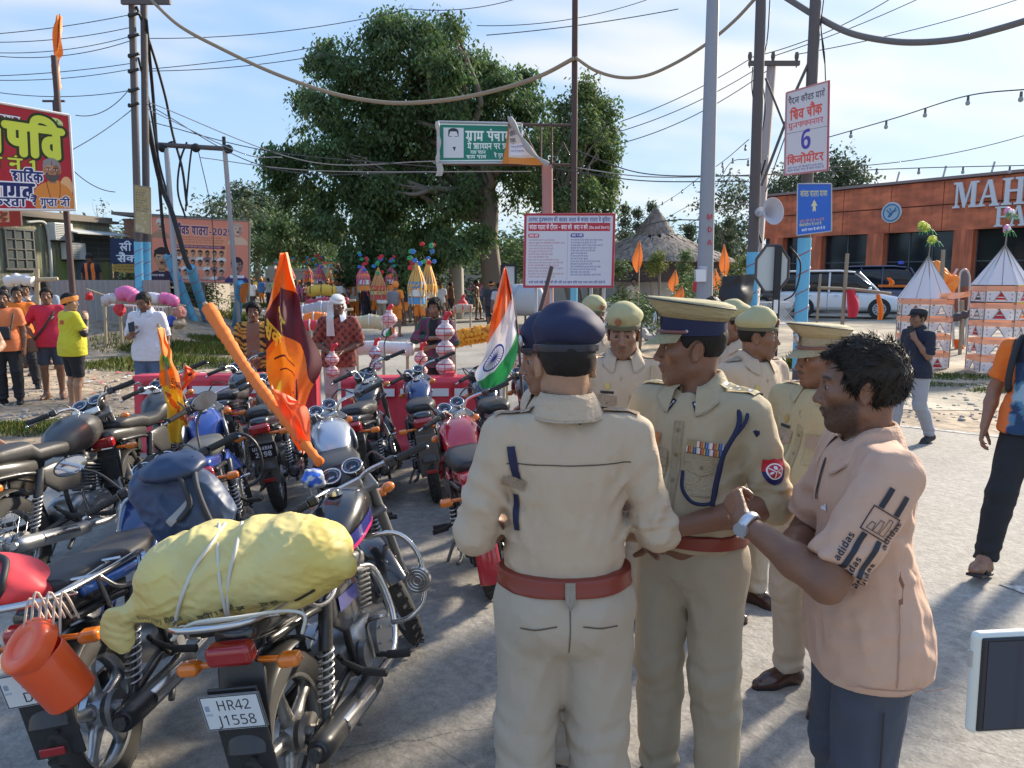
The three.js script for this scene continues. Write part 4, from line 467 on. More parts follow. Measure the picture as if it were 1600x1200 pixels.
// ================= restaurant, cars, barrier, carrying frames, wires =================
const font=await new FontLoader().loadAsync('fonts/droid/droid_serif_bold.typeface.json');
{
const A=P(1190,350,50),B=P(1640,350,37),a=V(A.x,0,A.z),b=V(B.x,0,B.z),L=a.distanceTo(b),ang=Math.atan2(-(b.z-a.z),b.x-a.x),H=6.75,h0=4.15,ext=9,T=L+ext;
const o=thing('restaurant_building','long restaurant front with terracotta fascia, white letters and dark glass','building',a,ang);
const wallStain=dataTex(256,(u,v)=>{const k=0.9+0.07*tiled(u,v*0.0,20,51,3)*(0.4+v)+0.2*tiled(u,v,4,52,4);return[k,k*0.98,k*0.96];},true);
const terra=[0,1,2].map((i)=>mat([0.76+i*0.04,0.2+i*0.016,0.09+i*0.006],0.6,{map:wallStain}));
mesh('fascia_core',box(T,H-h0,0.5,T/ 2,(H+h0)/ 2,-0.3),mat([0.16,0.06,0.04],0.7),o);
const nP=9,pw=T/ nP;for(let i=0;i<nP;i++){mesh('fascia_panel',rbox(pw-0.03,(H-h0)*0.46,0.08,0.01,(i+0.5)*pw,H-(H-h0)*0.24-0.02,-0.01),terra[i%3],o);mesh('fascia_panel',rbox(pw-0.03,(H-h0)*0.5,0.08,0.01,(i+0.5)*pw,h0+(H-h0)*0.25,-0.01),terra[(i+1)%3],o);}
mesh('cornice',box(T+0.3,0.14,0.8,T/ 2,H+0.07,-0.2),mat([0.3,0.22,0.2],0.7),o);
mesh('wall',box(T,h0,0.3,T/ 2,h0/ 2,-3.2),mat([0.2,0.18,0.17],0.9),o);mesh('roof',box(T,0.2,8,T/ 2,h0+0.4,-4.3),mat([0.2,0.19,0.18],0.9),o);
for(const x of[0.05,0.215,0.45,0.74,0.97])mesh('pillar',[box(0.95,h0,0.7,x*L+0.4,h0/ 2,-0.25)],terra[1],o);
const bays=[[0.05,0.215],[0.215,0.45],[0.45,0.74],[0.74,0.97]];for(const[p,q]of bays){const x0=p*L+0.88,x1=q*L-0.08,g=mesh('window',box(x1-x0,h0-0.35,0.04,(x0+x1)/ 2,(h0+0.35)/ 2,-0.45),M.glassDark,o),n=Math.round((x1-x0)/ 1.4);mesh('mullion',[...Array.from({length:n+1},(_,i)=>box(0.06,h0-0.35,0.09,lerp(x0,x1,i/ n),(h0+0.35)/ 2,-0.42)),box(x1-x0,0.06,0.088,(x0+x1)/ 2,h0*0.62,-0.42)],mat([0.1,0.12,0.13],0.5),g);mesh('plinth',box(x1-x0,0.35,0.3,(x0+x1)/ 2,0.175,-0.45),M.concrete,o);}
mesh('upper_wall',box(T,1.1,0.2,T/ 2,h0-0.1,-0.62),mat([0.08,0.07,0.07],0.8),o);
const text=(s,size,x,y,nm)=>{let at=x;for(const c of s){const g=new TextGeometry(c,{font,size,depth:0.12,curveSegments:3});g.computeBoundingBox();g.scale(0.74,1,1);const w=g.boundingBox.max.x*0.74;g.translate(at,y,0.05);mesh('letter_'+c.toLowerCase(),g,M.white,o);at+=w+size*0.24;}};
const xs=(px)=>{const u=(px-800)/ FOC;const t=(u*-a.z-a.x)/ ((b.x-a.x)+u*(b.z-a.z));return t*L;};
text('MAHARAJA',1.3,xs(1474),5.25,0);text('FAMILY',0.98,xs(1540),4.22,0);
const ex=xs(1382);mesh('round_emblem',put(cyl(0.56,0.56,0.06,0,0,0,PI/ 2,0,0,32),ex,5.25,0.09),M.white,o);
mesh('emblem_print',grid(16,4,(u,v)=>{const an=u*2*PI,r=0.53*v;return V(ex+Math.cos(an)*r,5.25+Math.sin(an)*r,0.125);}),mat([0.45,0.56,0.63],0.6),o);
mesh('emblem_bird',[put(new THREE.TorusGeometry(0.44,0.03,6,30),ex,5.25,0.13),put(ball(0.1),ex-0.05,5.12,0.13,0,0,0.8,[1.6,0.8,0.3]),tube([V(ex-0.25,5.4,0.14),V(ex,5.2,0.14),V(ex+0.25,5.5,0.14)],0.03,5),tube([V(ex-0.1,5.5,0.14),V(ex+0.05,5.3,0.14),V(ex+0.3,5.35,0.14)],0.025,5)],mat([0.06,0.2,0.38],0.6),o);
for(const[px,h]of[[1380,0.7],[1450,0.75],[1523,0.7],[1580,0.6]])mesh('roof_rod',tube([V(xs(px),H,-0.3),V(xs(px)+0.15,H+h,-0.3)],0.05,5,1),M.galv,o);
mesh('recess_clutter',[box(0.5,1.4,0.5,xs(1530),0.7,0.6),box(1.2,0.8,0.6,xs(1575),0.4,0.4)],mat([0.12,0.12,0.13],0.7),o);
}
function car(name,label,cat,pos,turn,o){
const t=thing(name,label,cat,pos,turn),L=o.L,W=o.W/ 2,body=phys(o.color,0.28,{clearcoat:1,clearcoatRoughness:0.08}),{wb,wr}=o,r0=0.24,bh=o.belt,H=o.H;
const s=[];for(const[x,y0,y1,w]of[[-L/ 2,0.45,bh*0.92,0.84],[-L/ 2+0.06,0.3,bh,0.93],[-L/ 2+0.5,r0,bh,1],[0,r0,bh*0.98,1],[o.hood,r0,bh*0.96,1],[o.hood+0.15,r0,bh*0.93,1],[L/ 2-0.25,r0,bh*0.82,0.95],[L/ 2-0.06,0.28,bh*0.68,0.86],[L/ 2,0.36,bh*0.55,0.78]])s.push([x,(y0+y1)/ 2,W*w,(y1-y0)/ 2,(y1-y0)/ 2,5]);
const shell=hull(s,28);mesh('body',shell,body,t);
const top=(x,y,w,e=5)=>[x,(bh*0.9+y)/ 2,W*w,(y-bh*0.9)/ 2,(y-bh*0.9)/ 2,e];
mesh('cabin_glass',hull([top(-L/ 2+0.12,bh+0.1,0.86),top(-L/ 2+0.3,H-0.09,0.82),top(0,H-0.06,0.84),top(o.wind-0.1,H-0.12,0.82),top(o.hood+0.1,bh+0.02,0.9)],28),M.glassDark,t);
mesh('roof',hull([[-L/ 2+0.18,H-0.09,W*0.74,0.05,0.05,4],[-L/ 2+0.5,H-0.05,W*0.8,0.06,0.06,4],[0,H-0.03,W*0.82,0.06,0.06,4],[o.wind-0.15,H-0.09,W*0.78,0.05,0.05,4]],24),body,t);
for(const sd of[-1,1]){for(const[x0,x1]of[[o.wind,o.hood+0.14],[o.wind-1.15,o.wind-1.15],[-L/ 2+0.95,-L/ 2+0.95],[-L/ 2+0.3,-L/ 2+0.1]])mesh('window_pillar',tube([V(x0,H-0.1,sd*W*0.82),V(x1,bh*0.96,sd*W*0.94)],0.045,6,1),body,t);
mesh('wing_mirror',put(ball(0.11),o.hood-0.25,bh+0.1,sd*(W+0.1),0,0,0,[0.7,0.8,1]),body,t);mesh('door_handle',[box(0.18,0.03,0.03,-0.1,bh*0.82,sd*(W+0.005)),box(0.18,0.03,0.03,-1.2,bh*0.82,sd*(W+0.005))],M.galv,t);mesh('door_gap',[0.75,-0.45,-1.5].map((x)=>box(0.015,bh*0.65,0.012,x,bh*0.58,sd*W*0.998)),M.black,t);mesh('side_trim',box(L*0.55,0.05,0.03,-0.1,0.42,sd*W*0.99),o.trim||M.galv,t);
mesh('headlight',put(ball(0.2),L/ 2-0.17,bh*0.66,sd*W*0.72,0,0,0,[0.8,0.45,0.9]),phys([0.7,0.72,0.75],0.1,{clearcoat:1}),t);mesh('tail_light',box(0.06,0.3,0.16,-L/ 2+0.03,bh*0.8,sd*W*0.78),M.red,t);}
mesh('grille',rbox(0.06,0.26,W*1.2,0.02,L/ 2-0.03,bh*0.55,0),M.black,t);mesh('bumper',rbox(0.16,0.2,W*1.75,0.06,L/ 2-0.06,0.36,0),body,t);mesh('number_plate',box(0.02,0.11,0.5,L/ 2+0.035,0.42,0),M.white,t);mesh('wiper',tube([V(o.hood+0.02,bh+0.06,-0.3),V(o.wind+0.25,bh+0.4,0.1)],0.012,4,1),M.black,t);
for(const x of[wb/ 2+0.1,-wb/ 2+0.1])for(const sd of[-1,1]){const z=sd*(W-0.1),w=mesh('wheel',put(new THREE.TorusGeometry(wr-0.09,0.1,10,28),x,wr,z),M.black,t);mesh('arch',put(cyl(wr+0.07,wr+0.07,0.2,0,0,0,PI/ 2,0,0,24),x,wr+0.02,z+sd*0.008),M.black,w);mesh('rim',[...Array.from({length:6},(_,i)=>box(0.05,wr*1.3,0.04,x,wr,z+sd*0.12,0,0,i*PI/ 6)),put(new THREE.TorusGeometry(wr*0.66,0.025,6,24),x,wr,z+sd*0.12)],M.galv,w);}
return t;
}
const carry=G(1330,490);
car('parked_minivan','white minivan parked in front of the restaurant glass','car',V(P(1312,450,34).x,0.06,-34),-0.42,{L:5.0,W:1.95,H:2.0,belt:1.12,hood:1.45,wind:0.75,wb:3.0,wr:0.37,color:[0.72,0.75,0.78]});
{const t=car('police_suv','dark navy police vehicle with roof light bar behind the white minivan','car',V(P(1395,450,38).x,0.06,-38),-0.5,{L:4.7,W:1.85,H:2.25,belt:1.2,hood:1.2,wind:0.7,wb:2.8,wr:0.38,color:[0.03,0.045,0.1]});mesh('light_bar',rbox(0.25,0.14,1.2,0.03,0.3,2.36,0),M.black,t);mesh('red_lamp',rbox(0.24,0.16,0.5,0.03,0.3,2.38,-0.36),mat([0.6,0.05,0.06],0.3),t);mesh('blue_lamp',rbox(0.24,0.16,0.5,0.03,0.3,2.38,0.36),mat([0.05,0.1,0.6],0.3),t);mesh('orange_stripe',[box(1.6,0.12,0.02,0.2,1.28,0.925),box(1.6,0.12,0.02,0.2,1.28,-0.925)],M.orange,t);}
{const t=car('parked_hatchback','dark car half hidden behind the blue wrapped sign pole','car',V(P(1232,450,40).x,0.06,-40),-0.5,{L:3.8,W:1.7,H:1.5,belt:0.95,hood:0.9,wind:0.4,wb:2.4,wr:0.31,color:[0.05,0.05,0.06]});}
const barM=mat([0.68,0.05,0.075],0.42,{bumpMap:dirtB,bumpScale:0.01}),reflM=mat([0.78,0.76,0.78],0.35);
function barrier(label,p,turn,L,Hh){
const o=thing('water_barrier',label,'barrier',p,turn,null),k=Hh;
const prof=[[0.0,0.26],[0.13,0.26],[0.16,0.2],[0.34,0.15],[0.62,0.12],[0.86,0.11],[0.92,0.13],[1,0.12],[1,0]];const pts=[];prof.forEach(([y,z])=>pts.push([y*k,z]));
const n=80,side=(sgn)=>grid(n,prof.length-1,(u,v)=>{const i=Math.round(v*(prof.length-1)),y=pts[i][0],rib=Math.abs(((u*L/ 0.34)%1)-0.5)<0.17&&y>0.16*k&&y<0.9*k?0.028:0;return V((u-0.5)*L,y,sgn*(pts[i][1]-rib));});
mesh('shell',[side(1),side(-1),...[-1,1].map((s)=>loft([[...pts.map(([y,z])=>V(s*L/ 2,y,z)),...pts.slice().reverse().map(([y,z])=>V(s*L/ 2,y,-z))],[...pts.map(([y,z])=>V(s*L/ 2,y,z)),...pts.slice().reverse().map(([y,z])=>V(s*L/ 2,y,-z))].map((q)=>q.clone().add(V(s*0.001,0,0)))]))],barM,o);
for(const s of[-1,1])mesh('reflector',Array.from({length:Math.round(L/ 0.55)},(_,i)=>box(0.5,0.1*k,0.01,-L/ 2+0.3+i*0.56,0.81*k,s*0.128)),reflM,o);
mesh('cap',[cyl(0.06,0.07,0.05,0.25*L,k+0.02,0)],barM,o);return o;
}
barrier('red plastic water barrier with white strip standing behind the silver tanked motorcycle',V(-1.02,0,-8.0),0.03,1.5,0.8);
barrier('red plastic water barrier at left of the row behind the orange flag pole',V(-3.05,0,-8.2),0.06,1.9,0.8);
// ---- pots, bundles and frames of the pilgrims
const bundleM=[mat([0.68,0.66,0.64],0.5),mat([0.66,0.42,0.06],0.7),mat([0.62,0.12,0.05],0.7),mat([0.4,0.36,0.38],0.6),mat([0.7,0.16,0.36],0.45)];
const potPts=[[0.001,0],[0.05,0.005],[0.085,0.05],[0.09,0.085],[0.06,0.13],[0.032,0.15],[0.038,0.175],[0.03,0.18]];
const tinsel=(r,a,n,s,m)=>Array.from({length:n},()=>ball(s*(0.6+r()*0.8),a.x+(r()-0.5)*0.14,a.y+(r()-0.5)*0.14,a.z+(r()-0.5)*0.14));
function pots(label,p,k,n,cm,seed){
if(!cm.map){const c=cm.color;cm=cm.clone();cm.map=canvasTex(128,128,(g)=>{g.fillStyle='#'+c.getHexString();g.fillRect(0,0,128,128);g.strokeStyle='rgba(150,40,40,.55)';g.lineWidth=2;for(let i=0;i<9;i++){g.beginPath();g.moveTo(i*16,0);g.lineTo(i*16,128);g.moveTo(0,i*16);g.lineTo(128,i*16);g.stroke();}const r2=rng(seed);for(let i=0;i<40;i++){g.fillStyle=['rgba(255,255,255,.5)','rgba(120,70,60,.3)'][i%2];g.beginPath();g.ellipse(r2()*128,r2()*128,3+r2()*9,3+r2()*6,r2()*3,0,7);g.fill();}});cm.color.set(0xffffff);}
const o=thing('hanging_pots',label,'pots',p),r=rng(seed);mesh('cord',tube([V(0,k*0.17*n+0.1,0),V(0,0,0)],0.008,5),M.red,o);
for(let i=0;i<n;i++){const q=mesh('pot',put(lathe(potPts,18),0,i*0.165*k,0,0,0,0,k),cm,o);mesh('band',Array.from({length:3},(_,j)=>put(new THREE.TorusGeometry(0.08*k,0.004,5,20),0,i*0.165*k+(0.045+j*0.03)*k,0,PI/ 2)),M.red,q);}
mesh('red_cloth',tube([V(0,n*0.165*k,0),V(0.02,n*0.165*k+0.07,0.02),V(0.07,n*0.165*k+0.1,0.02)],(t)=>0.03*(1-0.4*t)*k+0.006*vn(t*9,k,3),8),M.red,o);return o;
}
function bundle(label,a,b,r,m,seed,ends,fl){
const mid=a.clone().lerp(b,0.5),o=thing('carrying_pole_bundle',label,'decorated pole',V(mid.x,0,mid.z)),rr=rng(seed),pts=[a,a.clone().lerp(b,0.5).add(V(0,r*0.35,0)),b];
const g=tube(pts,(t)=>r*(1+0.1*vn(t*9,seed,1)+0.05*vn(t*34,seed,2))*(t<0.02||t>0.98?0.75:1),14,40);wmesh('wrap',g,m,o);
wmesh('pole',tube([a.clone().lerp(b,-0.16),b.clone().lerp(a,-0.16)],0.03,7,2),M.bamboo,o);wmesh('tie',[0.12,0.5,0.88].map((t)=>{const q=curve(pts,20)[Math.round(t*20)];return tube([q.clone().add(V(0,r*1.1,r*0.4)),q.clone().add(V(0.01,0,r*1.12)),q.clone().add(V(0,-r*1.05,0.02))],0.012,5);}),ends,o);
if(fl)wmesh('flowers',Array.from({length:fl},()=>{const t=rr(),q=curve(pts,30)[Math.floor(t*30)],an=rr()*2*PI;return put(new THREE.IcosahedronGeometry(0.02+rr()*0.018,0),q.x+(rr()-0.5)*0.05,q.y+Math.cos(an)*r,q.z+Math.sin(an)*r);}),ends,o);
for(const t of[0.1,0.9]){const q=a.clone().lerp(b,t);wmesh('trestle',[tube([V(q.x-0.03,0,q.z-0.14),q.clone().add(V(0,-r*0.6,0))],0.02,6,1),tube([V(q.x+0.03,0,q.z+0.14),q.clone().add(V(0,-r*0.6,0))],0.02,6,1)],M.bamboo,o);}return o;
}
bundle('white wrapped carrying pole lying behind the red barrier',P(534,547,9.6),P(648,546,9.6),0.085,bundleM[0],1,M.white);
bundle('marigold covered carrying pole left of the national flag',P(700,532,10.6),P(800,520,10.6),0.1,mat([0.5,0.16,0.02],0.8),2,mat([0.85,0.36,0.03],0.8),380);
bundle('cream and gold wrapped carrying pole behind the turbaned man',P(552,506,13.5),P(603,506,13.5),0.12,mat([0.55,0.45,0.28],0.7),3,M.white);
bundle('yellow wrapped pole with black bands in the far row',P(482,456,22),P(525,456,22),0.16,bundleM[1],4,M.black);
bundle('dark tinsel wrapped pole in the middle row',P(468,488,17),P(540,484,17),0.16,bundleM[3],5,M.white);
bundle('maroon wrapped pole in the far row',P(478,474,20),P(545,470,20),0.09,mat([0.35,0.05,0.08],0.7),6,M.red);
bundle('orange wrapped pole lying beside the turbaned man',P(470,500,14.5),P(512,498,14.5),0.1,M.orange,7,M.white);
bundle('beige wrapped pole on trestles by the far pillar',P(708,484,20),P(738,482,20),0.1,mat([0.45,0.36,0.28],0.8),8,M.red);
bundle('red tinsel wrapped pole near the bare chested man',P(470,512,12.5),P(500,510,12.5),0.09,M.red,9,M.white);
pots('pink netted pots under the right end of the white wrapped pole',P(658,588,8.6),0.85,2,mat([0.66,0.42,0.4],0.5),1);pots('white netted pots column beside the dark motorcycle',P(697,640,8.2),1.15,5,mat([0.72,0.62,0.6],0.5),2);
pots('silver and blue pots hanging below the white wrapped pole',P(587,580,9.2),0.9,2,mat([0.45,0.46,0.55],0.4,{metalness:0.4}),3);pots('clear netted pots with red cloth behind the tall motorcycle',P(520,590,8.9),0.9,2,mat([0.6,0.45,0.44],0.5),4);
pots('netted pots behind the national flag',P(806,578,9),1.1,2,mat([0.66,0.6,0.5],0.5),5);pots('netted white pots beside the second officer',P(823,600,8.6),1.1,3,mat([0.7,0.66,0.66],0.5),6);pots('small red pot with tall neck beside the far pillar',P(723,482,21),1.6,1,M.red,7);
pots('red and white pots at the end of the gold pole',P(609,532,13),1.5,2,mat([0.7,0.4,0.42],0.5),8);
{
const D=18.6,c=P(235,530,D),o=thing('bundled_stand','pink and white bundled frame on bamboo stands behind the man in white','decorated frame',V(c.x,0,-D)),r=rng(21);
const sheet=(pts,rad,m,n)=>wmesh(n,tube(pts.map(([x,y])=>P(x,y,D)),(t)=>rad*(1+0.1*vn(t*4,rad*90,3)+0.07*vn(t*26,rad*50,5))*Math.min(1,0.5+t*4,0.5+(1-t)*4),14,60),m,o);
sheet([[160,472],[175,466],[188,470]],0.12,mat([0.55,0.5,0.5],0.5),'plastic_bundle');sheet([[184,463],[198,457],[214,468]],0.17,bundleM[4],'pink_bundle');sheet([[214,466],[235,465],[252,468]],0.13,mat([0.72,0.66,0.7],0.4),'plastic_bundle');sheet([[250,467],[264,467],[278,476]],0.14,bundleM[4],'pink_bundle');
wmesh('rail',tube([P(135,452,D),P(200,472,D),P(290,478,D)],0.025,7),M.bamboo,o);wmesh('rail',tube([P(160,476,D+0.4),P(285,482,D+0.4)],0.03,7,1),M.white,o);
for(const[x,y0,y1]of[[163,462,528],[188,492,528],[267,480,566],[262,480,530]])wmesh('stand',tube([P(x,y0,D),V(P(x+2,y1,D).x,0.05,-D)],0.035,7,2),M.bamboo,o);
for(const[x,y,s,m]of[[188,484,0.14,M.red],[139,462,0.1,M.red],[268,502,0.13,mat([0.05,0.1,0.5],0.6)],[280,505,0.14,mat([0.45,0.36,0.25],0.8)],[282,488,0.14,mat([0.5,0.2,0.16],0.8)],[232,490,0.12,mat([0.6,0.4,0.34],0.7)]])wmesh('hanging_bag',lump(s,...P(x,y,D-0.1),x),m,o);
wmesh('tassel',Array.from({length:16},(_,i)=>tube([P(208+i*5,478,D),P(208+i*5+r()*3,488+r()*12,D)],0.012,4,2)),M.cloth,o);
}
const netM=mat([0.62,0.5,0.18],0.7);
function cone(name,label,D,x,yTop,yEave,yBase,w,cols,seed){
const o=thing(name,label,'decorated tower',V(P(x,yBase,D).x,0,-D)),r=rng(seed),S=D/ FOC,Y=(y)=>P(x,y,D).y,R=w*S/ 2,yb=Math.max(0.02,Y(yBase));
mesh('frame',[0,1,2,3,4,5].map((i)=>{const a=i/ 6*2*PI;return tube([V(Math.cos(a)*R,yb,Math.sin(a)*R),V(Math.cos(a)*R,Y(yEave),Math.sin(a)*R),V(0,Y(yTop),0)],0.016,5,12);}),M.bamboo,o);
mesh('cone_cover',grid(12,4,(u,v)=>{const a=u*2*PI;return V(Math.cos(a)*R*(1-v*0.97),lerp(Y(yEave),Y(yTop),v),Math.sin(a)*R*(1-v*0.97));}),cols[0],o);
for(let j=0;j<3;j++)mesh('band',grid(12,1,(u,v)=>{const a=u*2*PI,y=lerp(yb,Y(yEave),0.1+j*0.38)+v*0.16;return V(Math.cos(a)*R*1.02,y,Math.sin(a)*R*1.02);}),cols[1+j%2],o);
mesh('strips',Array.from({length:14},(_,i)=>{const a=i/ 14*2*PI,b=a+0.25;return tube([V(0,Y(yTop),0),V(Math.cos(a)*R*1.02,Y(yEave),Math.sin(a)*R*1.02),V(Math.cos(b)*R*1.05,yb+0.2+r()*0.3,Math.sin(b)*R*1.05)],0.022,4,10);}),cols[3],o);
for(let i=0;i<9;i++)mesh('paper_flower',(()=>{const x=(r()-0.5)*0.35,y=Y(yTop)+(r()-0.3)*0.6,z=(r()-0.5)*0.3;return Array.from({length:5},(_,j)=>ball(0.03+r()*0.015,x+Math.cos(j*1.26)*0.035,y+Math.sin(j*1.26)*0.035,z,[1,0.7,0.5]));})(),[M.red,mat([0.05,0.35,0.15],0.7),mat([0.05,0.2,0.55],0.7)][i%3],o);return o;
}
cone('paper_tower','yellow and blue cone tower carried in the crowd',19,652,408,446,478,26,[netM,mat([0.08,0.25,0.5],0.7),mat([0.6,0.62,0.6],0.6),mat([0.75,0.4,0.08],0.7)],1);
cone('paper_tower','second blue striped cone tower right behind the yellow one',21,670,405,448,482,24,[mat([0.08,0.2,0.5],0.7),mat([0.75,0.4,0.08],0.7),mat([0.62,0.6,0.55],0.6),mat([0.8,0.4,0.08],0.7)],2);
cone('paper_tower','marigold and red flower cone tower in the middle of the crowd',24,592,418,452,470,24,[mat([0.6,0.25,0.1],0.8),mat([0.6,0.1,0.08],0.8),mat([0.7,0.5,0.2],0.8),mat([0.7,0.3,0.1],0.8)],3);
cone('paper_tower','small red cone tower far back in the crowd',34,482,416,428,442,13,[M.red,M.orange,M.pink,mat([0.7,0.3,0.3],0.8)],4);cone('paper_tower','small pink striped cone tower far back beside the hoarding',34,531,416,428,442,14,[M.pink,M.red,M.orange,mat([0.7,0.5,0.5],0.8)],5);
[[455,40,M.orange,'orange'],[500,30,M.pink,'pink'],[515,44,M.saffron,'saffron'],[548,32,mat([0.1,0.4,0.2],0.7),'green'],[568,26,M.red,'red'],[628,36,mat([0.75,0.55,0.1],0.7),'golden'],[432,46,M.red,'red'],[612,28,mat([0.7,0.66,0.6],0.6),'white']].forEach(([x,D,m,c],i)=>{const f=D/ 24;cone('paper_tower',`small ${c} cone tower in the crowd, ${['far left', 'left of centre', 'behind the yellow pole', 'by the thin lamp', 'before the marigold cone', 'right of the marigold cone', 'at the far bend', 'next to the hooded pilgrim'][i]}`,D,x,420-6/ f,432,432+26/ f,20/ f,[m,M.saffron,M.white,[M.red,M.pink,netM][i%3]],20+i);});
const paperM=phys([0.74,0.73,0.78],0.75,{transmission:0.25,thickness:0}),peachB=phys([0.85,0.42,0.27],0.7,{transmission:0.25,thickness:0}),limeM=mat([0.4,0.65,0.12],0.6);
function paperTower(label,D,x,yTop,yEave,yBase,w,tiers,fl,turn){
const S=D/ FOC,Y=(y)=>P(x,y,D).y,h1=Y(yEave),h2=Y(yTop),R=w*S/ 2*0.92,o=thing('lantern_tower',label,'decorated tower',V(P(x,yBase,D).x,0,-D),turn),n=6,at=(a,y,k=1)=>V(Math.cos(a)*R*k,y,Math.sin(a)*R*k);
for(let i=0;i<n;i++){const a=i/ n*2*PI,b=(i+1)/ n*2*PI;
mesh('roof_panel',geo([...at(a,h1,1.05).toArray(),...at(b,h1,1.05).toArray(),0,h2,0],[0,1,2]),paperM,o);mesh('rib',tube([at(a,0.02),at(a,h1),V(0,h2,0)],0.012,5,2),M.wood,o);mesh('roof_rib',tube([at(a,h1,1.05).lerp(at(b,h1,1.05),0.5),V(0,h2,0)],0.006,4,1),M.wood,o);
for(let t=0;t<tiers;t++){const y0=h1*t/ tiers+0.02,y1=h1*(t+1)/ tiers-0.13;const A=at(a,y0),B=at(b,y0),C=at(b,y1),Dd=at(a,y1),sub=[];
const q=(u,v)=>A.clone().lerp(B,u).lerp(Dd.clone().lerp(C,u),v),T=(...l)=>{const p=l.map(([u,v])=>q(u,v));sub.push(geo(p.flatMap((k)=>k.toArray()),l.length===3?[0,1,2]:[0,1,2,0,2,3]));};
T([0,0],[0.28,0],[0.28,1],[0,1]);T([0.72,0],[1,0],[1,1],[0.72,1]);T([0.28,0],[0.72,0],[0.72,0.1],[0.28,0.1]);T([0.28,0.1],[0.5,1],[0.28,1]);T([0.72,0.1],[0.72,1],[0.5,1]);T([0.35,0.42],[0.65,0.42],[0.62,0.52],[0.38,0.52]);
mesh('paper_panel',sub,paperM,o);if((i+t)%4===1)mesh('inset',geo([...q(0.3,0.12).toArray(),...q(0.7,0.12).toArray(),...q(0.5,0.95).toArray()],[0,1,2]).translate(0,0,0.0),[limeM,M.red][(i+t)%2],o).scale.set(0.99,1,0.99);mesh('trim',[tube([q(0.28,0.1),q(0.5,1)],0.007,4,1),tube([q(0.72,0.1),q(0.5,1)],0.007,4,1)],M.wood,o);
mesh('orange_band',grid(1,1,(u,v)=>at(a,y1+0.02+v*0.085,1.03).lerp(at(b,y1+0.02+v*0.085,1.03),u)),peachB,o);mesh('stud',Array.from({length:4},(_,j)=>ball(0.012,...q(j%2?0.14:0.86,j<2?0.3:0.75).toArray())),M.wood,o);}}
mesh('stick',tube([V(0,h2-0.1,0),V(0.02,h2+0.35,0)],0.012,5),M.wood,o);const r=rng(9+fl),fm=fl?mat([0.75,0.3,0.5],0.6):mat([0.72,0.72,0.08],0.6),gm=mat([0.08,0.35,0.12],0.6);
for(const[dx,dy]of fl?[[-0.02,0.62],[0.08,0.6],[0.0,0.3]]:[[-0.2,0.6],[-0.12,0.55],[0.05,0.32]]){const f=mesh('paper_flower',Array.from({length:9},(_,i)=>{const a=i/ 9*2*PI;return put(ball(0.055,0,0,0,[1,0.6,0.5]),dx+Math.cos(a)*0.055,h2+dy+Math.sin(a)*0.055,0.03*(r()-0.5),0);}),fm,o);mesh('flower_centre',ball(0.04,dx,h2+dy,0.04),fl?M.white:fm,f);mesh('flower_leaf',Array.from({length:5},(_,i)=>{const a=0.4+i*0.6;return tube([V(dx,h2+dy-0.1,0),V(dx+Math.cos(a)*0.12,h2+dy-0.06+0.06*Math.sin(a),0.05),V(dx+Math.cos(a)*0.22,h2+dy-0.14,0.08)],0.007,4,8);}),gm,f);}
return o;
}
paperTower('white lantern tower with yellow paper flowers, the one behind the man phoning',15.6,1438,400,466,575,88,4,0,0.2);paperTower('white lantern tower with pink paper flowers at the right edge',14.8,1553,383,445,582,86,5,1,0.5);
